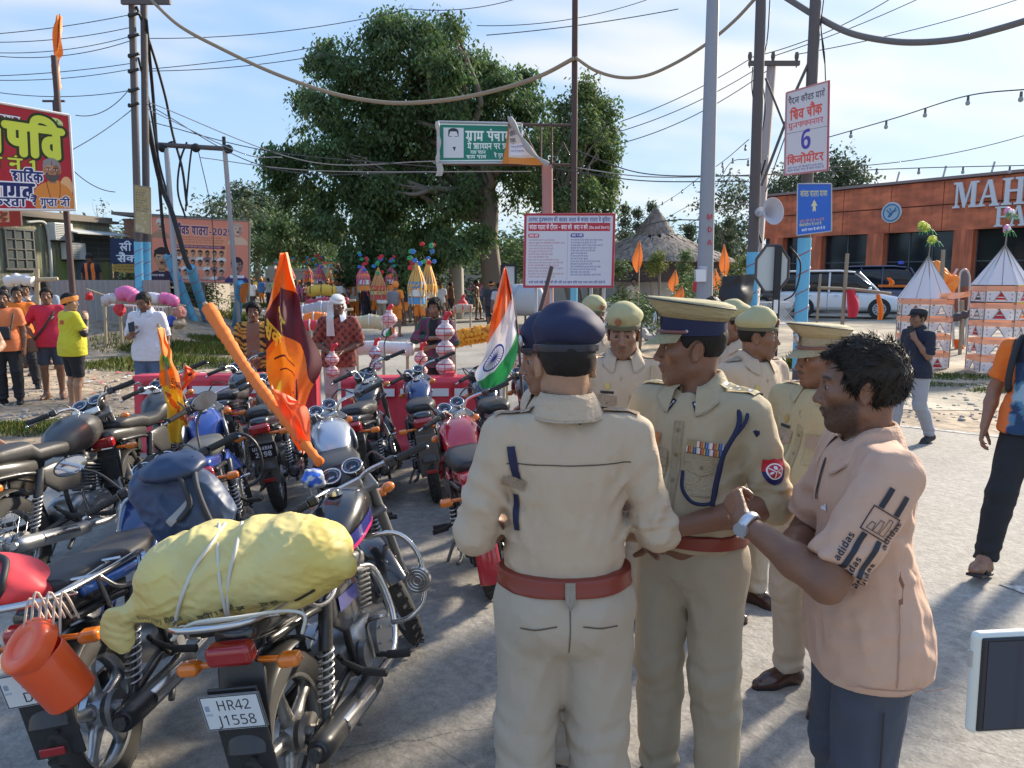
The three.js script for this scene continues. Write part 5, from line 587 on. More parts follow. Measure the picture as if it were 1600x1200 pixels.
{
const D=19.5,o=thing('drying_rail','rough wooden rail on posts with red and orange cloths hung from it','rack',V(P(1330,500,D).x,0,-D));
for(const[x0,y0,x1,y1,r]of[[1324,396,1316,500,0.05],[1282,428,1276,492,0.035],[1474,390,1466,540,0.05],[1503,470,1503,545,0.055]])wmesh('post',tube([P(x0,y0,D),V(P(x1,y1,D).x,0,-D)],r,8,3),M.wood,o);wmesh('rail',tube([P(1278,450,D),P(1330,452,D),P(1392,459,D)],0.04,7),M.wood,o);wmesh('rail',tube([P(1470,502,D),P(1505,495,D),P(1560,488,D)],0.03,7),M.wood,o);
const cl=(lab,x,y0,y1,w,m,d=0)=>{const c=thing('hanging_cloth',lab,'cloth',V(P(x,y1,D).x,P(x,y1,D).y,-D+0.1),0);wmesh('cloth',grid(8,10,(u,v)=>{const q=P(x+(u-0.5)*w*(0.7+0.5*Math.sin(v*PI))+2*Math.sin(v*4),lerp(y1,y0,v),D-0.1+d);q.z+=0.06*Math.sin(u*9+v*3);return q;}),m,c);};
cl('red cloth bunched on the wooden rail before the white minivan',1331,452,496,18,mat([0.6,0.04,0.07],0.8));cl('orange cloth strip hanging at the end of the wooden rail',1374,460,500,10,M.saffron);cl('small orange rag on the post by the lantern tower',1391,434,446,9,M.saffron);cl('orange cloth trailing from the rail post to the ground',1497,530,555,16,M.orange);
const dr=thing('orange_drape','long orange fabric draped between the two lantern towers','cloth',V(P(1505,455,15).x,P(1505,455,15).y,-15));wmesh('cloth',grid(24,4,(u,v)=>{const q=P(lerp(1468,1545,u),lerp(458,446,u)+4*Math.sin(u*PI)+v*9,15.1);q.z+=0.04*Math.sin(u*15+v*3);return q;}),peachB,dr);
const hd=thing('saffron_bundle','heap of saffron cloth with tinsel between the two lantern towers','cloth',V(P(1475,440,20).x,P(1475,440,20).y,-20));wmesh('cloth',[lump(0.36,...P(1463,432,20),1),lump(0.26,...P(1480,444,20),2)],M.saffron,hd);
const ar=thing('arch_frame','grey arched metal frame standing behind the lantern towers','frame',V(P(1505,480,20).x,0,-20));wmesh('tube_arch',[tube([P(1499,560,20).setY(0),P(1499,440,20),P(1502,424,20),P(1508,421,20),P(1514,428,20),P(1515,452,20),V(P(1515,452,20).x,0,-20)],0.025,7),tube([P(1490,540,20).setY(0),P(1491,430,20),P(1496,420,20)],0.03,7)],M.galv,ar);wmesh('mesh_panel',quad(P(1500,424,20.1),P(1514,424,20.1),P(1514,448,20.1),P(1500,448,20.1)),mat([0.12,0.12,0.14],0.8),ar);
const lg=thing('dark_bundle','dark patterned bundle lying on the rail beside the phoning man','bundle',V(P(1500,490,18).x,0.8,-18));wmesh('wrap',tube([P(1478,502,18),P(1500,494,18),P(1516,490,18)],(t)=>0.09+0.015*Math.sin(t*20),10),mat([0.07,0.05,0.06],0.8),lg);wmesh('pole',tube([P(1472,505,18),P(1540,486,18)],0.025,6,1),M.wood,lg);wmesh('stand',tube([P(1504,492,18),V(P(1504,500,18).x,0,-18)],0.04,7,1),M.wood,lg);
const cv=thing('colour_stall','bright heap of red and yellow festoons at the right edge behind the tower','festoon',V(P(1590,470,17).x,0,-17)),r=rng(71);[M.red,mat([0.7,0.5,0.05],0.7),mat([0.2,0.5,0.15],0.7),M.saffron].forEach((m,i)=>wmesh('festoon',Array.from({length:12},()=>put(new THREE.IcosahedronGeometry(0.06+r()*0.08,1),...P(1588+r()*30,430+i*8+r()*40,17))),m,cv));wmesh('stand',tube([V(P(1600,500,17).x,0,-17),P(1600,430,17)],0.04),M.wood,cv);
}
{
const r=rng(88),o=thing('rubble_heap','heap of pale rubble stones behind the beret wearing constable','rubble',V(G(1000,520).x,0,G(1000,520).z));for(let i=0;i<40;i++){const p=G(975+r()*70,505+r()*30),s=0.1+r()*0.16;wmesh('stone',put(new THREE.DodecahedronGeometry(s,0),p.x,s*0.5,p.z,r(),r()*3,0,[1.2,0.7,1]),M.concrete,o);}
for(const[x,D,lab]of[[800,26,'grey covered cart left of the national flag tip'],[826,25,'pale domed tarpaulin right of the national flag tip']]){const p=P(x,470,D),t=thing('covered_cart',lab,'cart',V(p.x,0,p.z));mesh('tarpaulin',hull([[-0.55,0.9,0.5,0.2,0.3,3],[-0.35,0.95,0.6,0.6,0.4,2.6],[0.35,0.95,0.6,0.62,0.4,2.6],[0.6,0.9,0.5,0.2,0.3,3]],18),mat([0.42,0.44,0.46],0.6),t);mesh('leg',[[-0.45,-0.4],[0.45,-0.4],[-0.45,0.4],[0.45,0.4]].map(([a,b])=>cyl(0.03,0.03,0.7,a,0.35,b)),M.wood,t);}
}
// ---- overhead wires and bulbs
function line(name,label,pts,D,r,m,cat='cable',n=40,group){const o=thing(name,label,cat,P(pts[0][0],pts[0][1],Array.isArray(D)?D[0]:D),0,group),c=curve(pts.map(([x,y],i)=>P(x,y,Array.isArray(D)?lerp(D[0],D[1],i/ (pts.length-1)):D)),n);wmesh('strand',tube(c,r,6,n*2),m,o);return o;}
line('thick_cable','thick tan cable swagging across the sky from the left pole to the mast',[[236,0],[280,40],[350,78],[430,115],[520,146],[590,159],[640,161],[720,153],[800,134],[850,116],[897,91]],[20.8,16.4],0.045,M.cable);
line('thick_cable','brown cable swagging from the mast up to the dark steel pole',[[899,90],[930,110],[970,121],[1010,118],[1060,96],[1110,64],[1150,30],[1185,-8]],[16.4,15],0.032,M.cable);
line('thick_cable','dark heavy cable swagging at the upper right corner',[[1228,-4],[1280,28],[1330,52],[1390,64],[1440,66],[1500,60],[1560,45],[1630,24]],[14,11],0.05,mat([0.16,0.15,0.15],0.8));
const W1=[[[-20,54],[203,23]],[[-20,66],[203,43]],[[-20,82],[203,57]],[[-20,86],[203,64]],[[-20,119],[205,99]],[[-20,125],[205,108]],[[-20,142],[205,141]],[[232,60],[640,14]],[[232,108],[500,72]],[[232,111],[520,83]],[[640,14],[820,-6]],[[745,40],[1010,0]],[[760,55],[1060,14]],[[970,190],[1172,92]],[[970,205],[1200,96]],[[970,224],[1205,106]],[[1208,88],[1440,-4]],[[1245,85],[1600,-4]],[[1172,90],[1395,-4]],[[118,180],[200,142]],[[105,238],[205,172]],[[116,268],[180,300]],[[1290,262],[1600,212]]];
W1.forEach(([a,b],i)=>{const D=i<12?22:19;const o=thing('power_line','thin dark power line strung across the open sky','cable',P(a[0],a[1],D),0,'thin power lines overhead');wmesh('strand',wire(P(...a,D),P(...b,D+(i%3)),0.06+(i%4)*0.05,0.011,14),M.thin,o);});
[[[228,158],[480,252],[684,252]],[[228,162],[420,262],[684,270]],[[230,170],[380,240],[440,246]],[[234,190],[420,236],[690,262]],[[312,246],[480,266],[830,268]],[[862,262],[1000,282],[1170,283]],[[900,262],[1010,276],[1226,272]],[[900,235],[1000,270],[1170,275]],[[1060,360],[1100,338],[1170,315]],[[985,360],[1040,345],[1110,344]]].forEach((p,i)=>line('service_wire','thin service wire sagging in front of the trees',p,i<5?[21,17]:[16.5,15],0.011,i%2?M.thin:mat([0.3,0.28,0.26],0.7),'cable',16,'sagging service wires'));
const bulbM=mat([0.1,0.1,0.11],0.4),bulbG=phys([0.3,0.33,0.33],0.2);
function bulbs(label,pts,D,list){const o=line('light_string',label,pts,D,0.008,M.thin,'light string',24);for(const[x,y]of list){const t=(x-pts[0][0])/ (pts[pts.length-1][0]-pts[0][0]),d=Array.isArray(D)?lerp(D[0],D[1],clamp(t,0,1)):D,q=P(x,y,d),b=wmesh('socket',[cyl(0.015,0.018,0.07,q.x,q.y-0.035,q.z)],bulbM,o);const g=put(lathe([[0.001,-0.12],[0.022,-0.11],[0.029,-0.092],[0.025,-0.07],[0.014,-0.055]],12),q.x,q.y,q.z);g.translate(-o.position.x,-o.position.y,-o.position.z);mesh('unlit_glass',g,bulbG,b);}}
bulbs('string of unlit bulbs rising to the right above the restaurant',[[1296,214],[1400,184],[1510,150],[1620,138]],[13,9],[[1330,204],[1385,189],[1446,170],[1513,150],[1596,143]]);bulbs('level string of unlit bulbs just above the restaurant roof',[[1294,268],[1450,262],[1620,258]],[15,13],[[1302,268],[1370,263],[1436,262],[1505,261],[1578,260]]);
bulbs('string of unlit bulbs climbing from the hut peak to the dark pole',[[1022,326],[1055,306],[1092,278],[1130,252],[1170,218]],[26,15],[[1035,315],[1050,308],[1066,296],[1084,284],[1129,254],[1145,247],[1165,226]]);bulbs('faint lower string of unlit bulbs between lamp post and dark pole',[[1050,336],[1110,300],[1140,256],[1170,248]],[24,15],[[1130,262],[1141,263],[1169,250]]);
// ================= bodies: distance fields meshed as one smooth skin =================
function mkp(t,a,d,q,r1,r2,k,neg,c,r,m,mn){return{t,a,d,q,r1,r2,k,neg:!!neg,c,r,m,mn,fr:null,sz:1,cp:null};}
const neg=(p)=>{p.neg=true;return p;};
const Z3=[0,0,0];
function rc(a,b,r1,r2,k=0.02,neg){const d=[b[0]-a[0],b[1]-a[1],b[2]-a[2]];return mkp(0,a,d,1/ Math.max(1e-9,d[0]*d[0]+d[1]*d[1]+d[2]*d[2]),r1,r2??r1,k,neg,Z3,Z3,null,0);}
function el(c,r,k=0.02,rot,neg){const m=rot?Array.from(new THREE.Matrix4().makeRotationFromEuler(new THREE.Euler(...rot)).transpose().elements):null;return mkp(1,Z3,Z3,0,0,0,k,neg,c,r,m,Math.min(...r));}
const capped=(p,e,d)=>{p.cp=[...e,...d];return p;};
function fc(fr,a,b,r1,r2,sz,k=0.03){const p=rc(a,b,r1,r2,k);p.t=2;p.fr=fr;p.sz=sz;return p;}
function prim(p,x,y,z){
if(p.t===1){x-=p.c[0];y-=p.c[1];z-=p.c[2];if(p.m){const m=p.m,X=m[0]*x+m[4]*y+m[8]*z,Y=m[1]*x+m[5]*y+m[9]*z;z=m[2]*x+m[6]*y+m[10]*z;x=X;y=Y;}
const r=p.r,u=x/ r[0],v=y/ r[1],w=z/ r[2],k0=Math.sqrt(u*u+v*v+w*w);if(k0<1e-6)return-p.mn;const U=u/ r[0],W=v/ r[1],Q=w/ r[2];return k0*(k0-1)/ Math.sqrt(U*U+W*W+Q*Q);}
const X0=x,Y0=y,Z0=z;let s=1;if(p.t===2){const f=p.fr,m=f.m;x-=f.o[0];y-=f.o[1];z-=f.o[2];const X=m[0]*x+m[1]*y+m[2]*z,Y=m[4]*x+m[5]*y+m[6]*z;z=(m[8]*x+m[9]*y+m[10]*z)/ p.sz;x=X;y=Y;s=p.sz;}
x-=p.a[0];y-=p.a[1];z-=p.a[2];const d=p.d;let h=(x*d[0]+y*d[1]+z*d[2])*p.q;h=h<0?0:h>1?1:h;x-=d[0]*h;y-=d[1]*h;z-=d[2]*h;
const l=Math.sqrt(x*x+y*y+z*z),r=p.r1+(p.r2-p.r1)*h;if(p.cp){const c=p.cp,e=(X0-c[0])*c[3]+(Y0-c[1])*c[4]+(Z0-c[2])*c[5];return Math.max(l-r,e);}return s===1?l-r:(l-r)*(0.5*(1+s));
}
function field(list,x,y,z){let d=1e3;for(let i=0;i<list.length;i++){const p=list[i],e=prim(p,x,y,z),k=p.k;if(p.neg){const h=Math.max(k-Math.abs(d+e),0)/ k;d=Math.max(d,-e)+h*h*k*0.25;}else{const h=Math.max(k-Math.abs(d-e),0)/ k;d=Math.min(d,e)-h*h*k*0.25;}}return d;}
function skin(o){
const{prims,lo,hi,cell}=o,post=o.post,pad=o.pad??0.006,B=6,n=[0,1,2].map((i)=>Math.ceil((hi[i]-lo[i])/ cell/ B)*B),nb=n.map((k)=>k/ B),id=new Int32Array(n[0]*n[1]*n[2]).fill(-1),pos=[],idx=[],W=B+1,S=new Float32Array(W*W*W),hd=cell*B*0.5*1.7321,blocks=[];
const full=(x,y,z)=>{const d=field(prims,x,y,z);return post?post(x,y,z,d):d;};
for(let bz=0;bz<nb[2];bz++)for(let by=0;by<nb[1];by++)for(let bx=0;bx<nb[0];bx++){
const cx=lo[0]+(bx+0.5)*B*cell,cy=lo[1]+(by+0.5)*B*cell,cz=lo[2]+(bz+0.5)*B*cell;let dm=1e3;const ds=[];for(const p of prims){const e=prim(p,cx,cy,cz);ds.push(e);if(!p.neg&&e<dm)dm=e;}
if(dm>hd*1.1+0.016+pad)continue;const sub=prims.filter((p,i)=>(p.neg?ds[i]<hd*1.3+p.k+pad:ds[i]<Math.max(dm,0)+hd*2.4+p.k*1.5+pad));if(!sub.length)continue;
const ev=(x,y,z)=>{const d=field(sub,x,y,z);return post?post(x,y,z,d):d;};
if(Math.abs(ev(cx,cy,cz))>hd*1.12+pad)continue;
let q=0;for(let k=0;k<W;k++)for(let j=0;j<W;j++)for(let i=0;i<W;i++)S[q++]=ev(lo[0]+(bx*B+i)*cell,lo[1]+(by*B+j)*cell,lo[2]+(bz*B+k)*cell);
let any=false;
for(let k=0;k<B;k++)for(let j=0;j<B;j++)for(let i=0;i<B;i++){
const at=i+W*(j+W*k);let m=0,sx=0,sy=0,sz=0,c=0;const v=[S[at],S[at+1],S[at+W],S[at+W+1],S[at+W*W],S[at+W*W+1],S[at+W*W+W],S[at+W*W+W+1]];for(let e=0;e<8;e++)if(v[e]<0)m|=1<<e;if(m===0||m===255)continue;
for(let e=0;e<8;e++)for(let ax=0;ax<3;ax++){const f=e|(1<<ax);if(f===e)continue;const a=v[e],b=v[f];if((a<0)===(b<0))continue;const t=a/ (a-b);sx+=(e&1)+(ax===0?t:0);sy+=((e>>1)&1)+(ax===1?t:0);sz+=((e>>2)&1)+(ax===2?t:0);c++;}
const X=bx*B+i,Y=by*B+j,Z=bz*B+k;id[X+n[0]*(Y+n[1]*Z)]=pos.length/ 3;pos.push(lo[0]+(X+sx/ c)*cell,lo[1]+(Y+sy/ c)*cell,lo[2]+(Z+sz/ c)*cell);any=true;
}
if(any)blocks.push([bx,by,bz,sub,Float32Array.from(S)]);
}
const N=(X,Y,Z)=>id[X+n[0]*(Y+n[1]*Z)];
for(const[bx,by,bz,,s]of blocks)for(let k=0;k<B;k++)for(let j=0;j<B;j++)for(let i=0;i<B;i++){
const X=bx*B+i,Y=by*B+j,Z=bz*B+k,at=i+W*(j+W*k),a=s[at]<0;if(X<1||Y<1||Z<1)continue;
const qd=(p,q,r,t,flip)=>{if(p<0||q<0||r<0||t<0)return;flip?idx.push(p,q,r,p,r,t):idx.push(p,r,q,p,t,r);};
if(a!==s[at+1]<0)qd(N(X,Y-1,Z-1),N(X,Y,Z-1),N(X,Y,Z),N(X,Y-1,Z),a);if(a!==s[at+W]<0)qd(N(X-1,Y,Z-1),N(X-1,Y,Z),N(X,Y,Z),N(X,Y,Z-1),a);if(a!==s[at+W*W]<0)qd(N(X-1,Y-1,Z),N(X,Y-1,Z),N(X,Y,Z),N(X-1,Y,Z),a);
}
const nv=pos.length/ 3,nor=new Float32Array(nv*3),col=o.color?new Float32Array(nv*3):null,uv=new Float32Array(nv*2),e=cell*0.6,owner=new Array(nv);
for(const[bx,by,bz,sub]of blocks)for(let k=0;k<B;k++)for(let j=0;j<B;j++)for(let i=0;i<B;i++){const v=N(bx*B+i,by*B+j,bz*B+k);if(v>=0)owner[v]=sub;}
for(let v=0;v<nv;v++){
const l=owner[v],ev=(x,y,z)=>{const d=field(l,x,y,z);return post?post(x,y,z,d):d;};let x=pos[v*3],y=pos[v*3+1],z=pos[v*3+2];
const t1=ev(x+e,y-e,z-e),t2=ev(x-e,y-e,z+e),t3=ev(x-e,y+e,z-e),t4=ev(x+e,y+e,z+e),d=(t1+t2+t3+t4)*0.25;let gx=(t1-t2-t3+t4)*0.5,gy=(-t1-t2+t3+t4)*0.5,gz=(-t1+t2-t3+t4)*0.5,g=Math.hypot(gx,gy,gz)||1;gx/=g;gy/=g;gz/=g;
const st=clamp(d/ Math.max(0.4,g/ (2*e)),-cell*0.6,cell*0.6);x-=gx*st;y-=gy*st;z-=gz*st;pos[v*3]=x;pos[v*3+1]=y;pos[v*3+2]=z;nor[v*3]=gx;nor[v*3+1]=gy;nor[v*3+2]=gz;uv[v*2]=x+z*0.83;uv[v*2+1]=y+z*0.31;
if(col){const c=o.color(x,y,z,gx,gy,gz);col[v*3]=c[0];col[v*3+1]=c[1];col[v*3+2]=c[2];}
}
const gm=new THREE.BufferGeometry();gm.setAttribute('position',new THREE.BufferAttribute(new Float32Array(pos),3));gm.setAttribute('normal',new THREE.BufferAttribute(nor,3));gm.setAttribute('uv',new THREE.BufferAttribute(uv,2));if(col)gm.setAttribute('color',new THREE.BufferAttribute(col,3));gm.setIndex(idx);return gm;
}
function bounds(prims,pad){const lo=[9,9,9],hi=[-9,-9,-9];for(const p of prims){if(p.neg)continue;const pts=[];if(p.t===1){const r=Math.max(...p.r);pts.push([p.c,r]);}else{const b=p.a.map((q,i)=>q+p.d[i]);for(const[q,r]of[[p.a,p.r1],[b,p.r2]]){if(p.t===2){const f=p.fr,m=f.m;pts.push([[0,1,2].map((i)=>f.o[i]+m[i]*q[0]+m[4+i]*q[1]+m[8+i]*q[2]),r]);}else pts.push([q,r]);}}for(const[q,r]of pts)for(let i=0;i<3;i++){lo[i]=Math.min(lo[i],q[i]-r);hi[i]=Math.max(hi[i],q[i]+r);}}return{lo:lo.map((x)=>x-pad),hi:hi.map((x)=>x+pad)};}
const cut=(d,e,k=0.004)=>{const h=Math.max(k-Math.abs(d-e),0)/ k;return Math.max(d,e)+h*h*k*0.25;};
const ad=(a,b,t=1)=>[a[0]+b[0]*t,a[1]+b[1]*t,a[2]+b[2]*t],mixp=(a,b,t)=>[lerp(a[0],b[0],t),lerp(a[1],b[1],t),lerp(a[2],b[2],t)],nrm=(a)=>{const l=Math.hypot(...a)||1;return a.map((x)=>x/ l);},sub3=(a,b)=>ad(a,b,-1),cr=(a,b)=>[a[1]*b[2]-a[2]*b[1],a[2]*b[0]-a[0]*b[2],a[0]*b[1]-a[1]*b[0]],dt3=(a,b)=>a[0]*b[0]+a[1]*b[1]+a[2]*b[2];
function frame(o,yaw=0,pitch=0,roll=0){const m4=new THREE.Matrix4().makeRotationFromEuler(new THREE.Euler(pitch,yaw,roll,'YXZ')),e=m4.elements;return{o,m:[e[0],e[1],e[2],0,e[4],e[5],e[6],0,e[8],e[9],e[10],0],to:(p)=>[0,1,2].map((i)=>o[i]+e[i]*p[0]+e[4+i]*p[1]+e[8+i]*p[2]),dir:(p)=>[0,1,2].map((i)=>e[i]*p[0]+e[4+i]*p[1]+e[8+i]*p[2]),inv:(x,y,z)=>{x-=o[0];y-=o[1];z-=o[2];return[e[0]*x+e[1]*y+e[2]*z,e[4]*x+e[5]*y+e[6]*z,e[8]*x+e[9]*y+e[10]*z];},m4:m4.clone().setPosition(...o)};}
// ---- head, in its own frame: z forward, y up, x to the person's left; origin mid head
function headPrims(o,fine){
const k=o.face||{},jw=k.jaw??1,l=[
el([0,0.034,-0.014],[0.074,0.086,0.096]),el([0,-0.028,0.03],[0.061*jw,0.08,0.062],0.035),rc([0,-0.098,0.066],[0,-0.088,0.05],0.021,0.026,0.03),rc([0.049*jw,-0.062,-0.002],[0.014,-0.1,0.06],0.019,0.017,0.03),rc([-0.049*jw,-0.062,-0.002],[-0.014,-0.1,0.06],0.019,0.017,0.03),
el([0.043,-0.014,0.06],[0.021,0.017,0.02],0.025),el([-0.043,-0.014,0.06],[0.021,0.017,0.02],0.025)];
if(fine){
for(const s of[1,-1]){l.push(rc([s*0.016,0.027,0.084],[s*0.046,0.028,0.067],0.0095,0.008,0.014));l.push(el([s*0.031,0.008,0.093],[0.016,0.0125,0.014],0.014,null,true));l.push(el([s*0.031,0.0065,0.0745],[0.0152,0.0142,0.0152],0.004));l.push(neg(el([s*0.0315,0.0055,0.091],[0.0128,0.0044,0.02],0.003)));}
l.push(rc([0,0.016,0.087],[0,-0.026,0.107],0.0078,0.0105,0.014),el([0,-0.032,0.108],[0.0125,0.0105,0.0125],0.008),el([0.014,-0.036,0.096],[0.0088,0.0085,0.012],0.007),el([-0.014,-0.036,0.096],[0.0088,0.0085,0.012],0.007),neg(el([0.007,-0.0445,0.102],[0.0045,0.004,0.006],0.003)),neg(el([-0.007,-0.0445,0.102],[0.0045,0.004,0.006],0.003)));
l.push(el([0,-0.06,0.078],[0.026,0.02,0.019],0.016),rc([-0.018,-0.0625,0.09],[0.0,-0.0595,0.097],0.0048,0.0056,0.005),rc([0.018,-0.0625,0.09],[0.0,-0.0595,0.097],0.0048,0.0056,0.005),rc([-0.014,-0.0725,0.0895],[0.014,-0.0725,0.0895],0.0068,0.0068,0.006));if(k.open)l.push(neg(el([0,-0.0665,0.096],[0.015,0.0045,0.014],0.003)));
for(const s of[1,-1]){l.push(el([s*0.08,-0.006,-0.012],[0.0085,0.032,0.02],0.006,[-0.2,s*0.45,s*-0.16]),neg(el([s*0.0885,-0.002,-0.01],[0.006,0.021,0.0115],0.006,[-0.2,s*0.45,s*-0.16])),rc([s*0.08,-0.006,0.0],[s*0.08,-0.013,0.002],0.0045,0.004,0.004),rc([s*0.081,-0.033,-0.006],[s*0.077,-0.035,-0.004],0.0058,0.005,0.006));}
}else{l.push(rc([0,0.01,0.086],[0,-0.032,0.106],0.009,0.013,0.012));for(const s of[1,-1])l.push(el([s*0.079,-0.005,-0.012],[0.01,0.03,0.018],0.006),neg(el([s*0.031,0.006,0.094],[0.015,0.009,0.014],0.012)));}
return l;
}
function xf(p,f){if(p.t===1){const m=new THREE.Matrix4().makeBasis(...[0,1,2].map((i)=>V(...f.dir([i===0,i===1,i===2].map(Number))))),own=new THREE.Matrix4();if(p.m)own.fromArray(p.m).transpose();const q=el(f.to(p.c),p.r,p.k,null,p.neg);q.m=Array.from(m.multiply(own).transpose().elements);return q;}return rc(f.to(p.a),f.to(ad(p.a,p.d)),p.r1,p.r2,p.k,p.neg);}
function hand(W,F,Nn,side,curl=0.5,thumb=0.5,spread=1){
const S=nrm(cr(Nn,F)).map((x)=>x*side),at=(a,b,c=0)=>ad(ad(ad(W,F,a),S,b),Nn,c),l=[];const kn=[0.027,0.009,-0.009,-0.026],len=[0.071,0.079,0.073,0.058],base=[0.088,0.092,0.087,0.08];
for(let i=0;i<4;i++)l.push(rc(at(0.005,kn[i]*0.55),at(base[i],kn[i]),0.0155,0.0118,0.012));
for(let i=0;i<4;i++){let p=at(base[i],kn[i]),a=0,r=0.0098-(i===3?0.0012:0);const c=Array.isArray(curl)?curl[i]:curl;[0.46,0.31,0.23].forEach((f,j)=>{a+=c*[0.75,1,0.7][j];const d=nrm(ad(ad(F.map((x)=>x*Math.cos(a)),Nn,Math.sin(a)),S,kn[i]*2.2*spread*(1-c*0.5))),q=ad(p,d,len[i]*f);l.push(rc(p,q,r,r*0.93,0.003));p=q;r*=0.93;});}
let p=at(0.018,0.022,0.006);const d1=nrm(ad(ad(F.map((x)=>x*0.62),S,0.72-thumb*0.35),Nn,0.2+thumb*0.4)),q=ad(p,d1,0.043),d2=nrm(ad(ad(d1,F,0.5),Nn,thumb*0.5)),q2=ad(q,d2,0.032),d3=nrm(ad(d2,F,0.4));l.push(rc(p,q,0.0165,0.0122,0.012),rc(q,q2,0.0115,0.0105,0.004),rc(q2,ad(q2,d3,0.024),0.0104,0.0085,0.003));return l;
}
const SK={dark:[0.165,0.08,0.048],mid:[0.26,0.135,0.084],brown:[0.215,0.105,0.063],light:[0.36,0.205,0.13]};
const skinR=dataTex(128,(u,v)=>0.95+0.5*tiled(u,v,7,73,3));skinR.repeat.set(7,7);const skinMats={};const skinMat=(n)=>(skinMats[n]||=phys([1,1,1],0.48,{vertexColors:true,bumpMap:pores,bumpScale:0.0012,roughnessMap:skinR,specularIntensity:0.8}));
const clothMats=new Map();function fabric(c,rough=0.85,extra){const k=String(c)+rough+(extra?JSON.stringify(Object.keys(extra)):'');if(!clothMats.has(k))clothMats.set(k,mat(c,rough,{bumpMap:weave,bumpScale:0.008,...extra}));return clothMats.get(k);}
const weave=dataTex(512,(u,v)=>0.62-0.55*Math.abs(tiled(u,v,5,60,3))-0.35*Math.abs(tiled((u+v*0.0)%1,v,9,64,2))+0.05*tiled(u,v,120,62,1)+0.14*tiled(u,v,3,66,2));weave.repeat.set(2.3,1.7);
const pores=dataTex(256,(u,v)=>0.5+0.35*tiled(u,v,40,70,2)+0.25*tiled(u,v,9,71,2));pores.repeat.set(9,9);
const hairM=phys([0.013,0.011,0.01],0.6,{specularIntensity:0.5}),leatherM=phys([0.012,0.012,0.013],0.35),eyeM=phys([0.36,0.34,0.32],0.25),irisM=phys([0.02,0.012,0.008],0.12);
function human(o){
const q={hi:[0.011,0.0036,0.0042],two:[0.014,0.0044,0.006],mid:[0.016,0.0065,0.0065],low:[0.03,0.014,0.013]}[o.q||'mid'],fine=o.q==='hi'||o.q==='two',low=o.q==='low',sc=(o.h||1.72)/ 1.75,sk=SK[o.skin||'brown'],b=o.build??1,bel=o.belly??0;
const root=thing(o.name||'person',o.label,'person',[o.at.x,o.y||0,o.at.z],o.face??0,o.group);root.scale.setScalar(sc);
const ps=o.pose||{},T=frame([0,ps.hipY??0.96,ps.hipZ??0],ps.twist??0,ps.lean??0,ps.roll??0),leg=(s,k)=>{const d=ps[k]||{};const hip=[s*0.09*b,(ps.hipY??0.96)-0.03,ps.hipZ??0],ank=d.ank||[s*0.11,0.085,-0.02],kn=d.knee||ad(mixp(hip,ank,0.5),[s*0.008,0,0.025]);return{hip,kn,ank,toe:d.toe??s*0.25,foot:d.foot||0};};
const LL=leg(1,'legL'),LR=leg(-1,'legR'),arm=(s,k)=>{const d=ps[k]||{},sh=T.to([s*0.178*b,0.445+(d.up||0),-0.012]),e=d.e?T.to(d.e):T.to([s*0.235*b,0.16,-0.03]),w=d.w?T.to(d.w):T.to([s*0.25*b,-0.08,0.04]);return{sh,e,w,F:d.F?nrm(T.dir(d.F)):nrm(sub3(w,e)),N:d.N?nrm(T.dir(d.N)):nrm(T.dir([-s,0,-0.2])),curl:d.curl??0.4,thumb:d.thumb??0.5,none:d.none};},AL=arm(1,'armL'),AR=arm(-1,'armR');
const neck=T.to([0,0.5,-0.012]),hp=ps.head||[0,0,0],H=frame(ad(T.to([0,0.5,-0.012]),[Math.sin(hp[0])*0.02*1,0.145-Math.abs(hp[1])*0.02,0.025+hp[1]*0.05].map((v,i)=>(i===0?Math.sin((ps.twist||0)+hp[0])*0.03+hp[1]*0.03*Math.sin((ps.twist||0)+hp[0]):i===2?Math.cos((ps.twist||0)+hp[0])*(0.025+hp[1]*0.05):v))),(ps.twist||0)+hp[0],(ps.lean||0)*0.5+hp[1],hp[2]||0);
root.userData0={T,H};
const torso=(x,kf=0.05)=>{const g=x;return[fc(T,[0,-0.03,0],[0,0.12,0.005+bel*0.25],0.158*b+g,0.15*b+g+bel*0.3,0.7,kf),fc(T,[0,0.12,0.005+bel*0.25],[0,0.34,0.0],0.148*b+g+bel*0.3,0.166*b+g,0.68,kf),...(bel?[el(T.to([0,0.1,0.05]),[0.14*b+g,0.15+g,0.09+bel+g],0.07,null)]:[]),rc(T.to([0.128*b,0.425,-0.012]),T.to([-0.128*b,0.425,-0.012]),0.058+g,0.058+g,0.06),rc(T.to([0.03,0.495,-0.02]),T.to([0.16*b,0.448,-0.016]),0.04+g*0.8,0.038+g,0.04),rc(T.to([-0.03,0.495,-0.02]),T.to([-0.16*b,0.448,-0.016]),0.04+g*0.8,0.038+g,0.04)];};
const ab=o.arm??1,armP=(A,g,e0=1)=>[rc(A.sh,A.e,0.052*ab+g,0.042*ab+g,0.03),rc(A.e,mixp(A.e,A.w,0.35),0.041*ab+g,0.042*ab+g,0.02),rc(mixp(A.e,A.w,0.35),A.w,0.042*ab+g,0.0265+g,0.02)];
const legP=(L,g)=>{const c=ad(mixp(L.kn,L.ank,0.3),[0,0,-0.018]);return[rc(ad(L.hip,[0,-0.02,0]),L.kn,0.09*b+g,0.058+g,0.04),rc(L.kn,c,0.056+g,0.057+g,0.03),rc(c,L.ank,0.056+g,0.037+g,0.02)];},hips=(g)=>[fc(T,[0,-0.03,0],[0,0.05,0],0.158*b+g,0.152*b+g+bel*0.15,0.74,0.05),el(T.to([0.06,-0.06,-0.055]),[0.085*b+g,0.09+g,0.075+g],0.05),el(T.to([-0.06,-0.06,-0.055]),[0.085*b+g,0.09+g,0.075+g],0.05)];
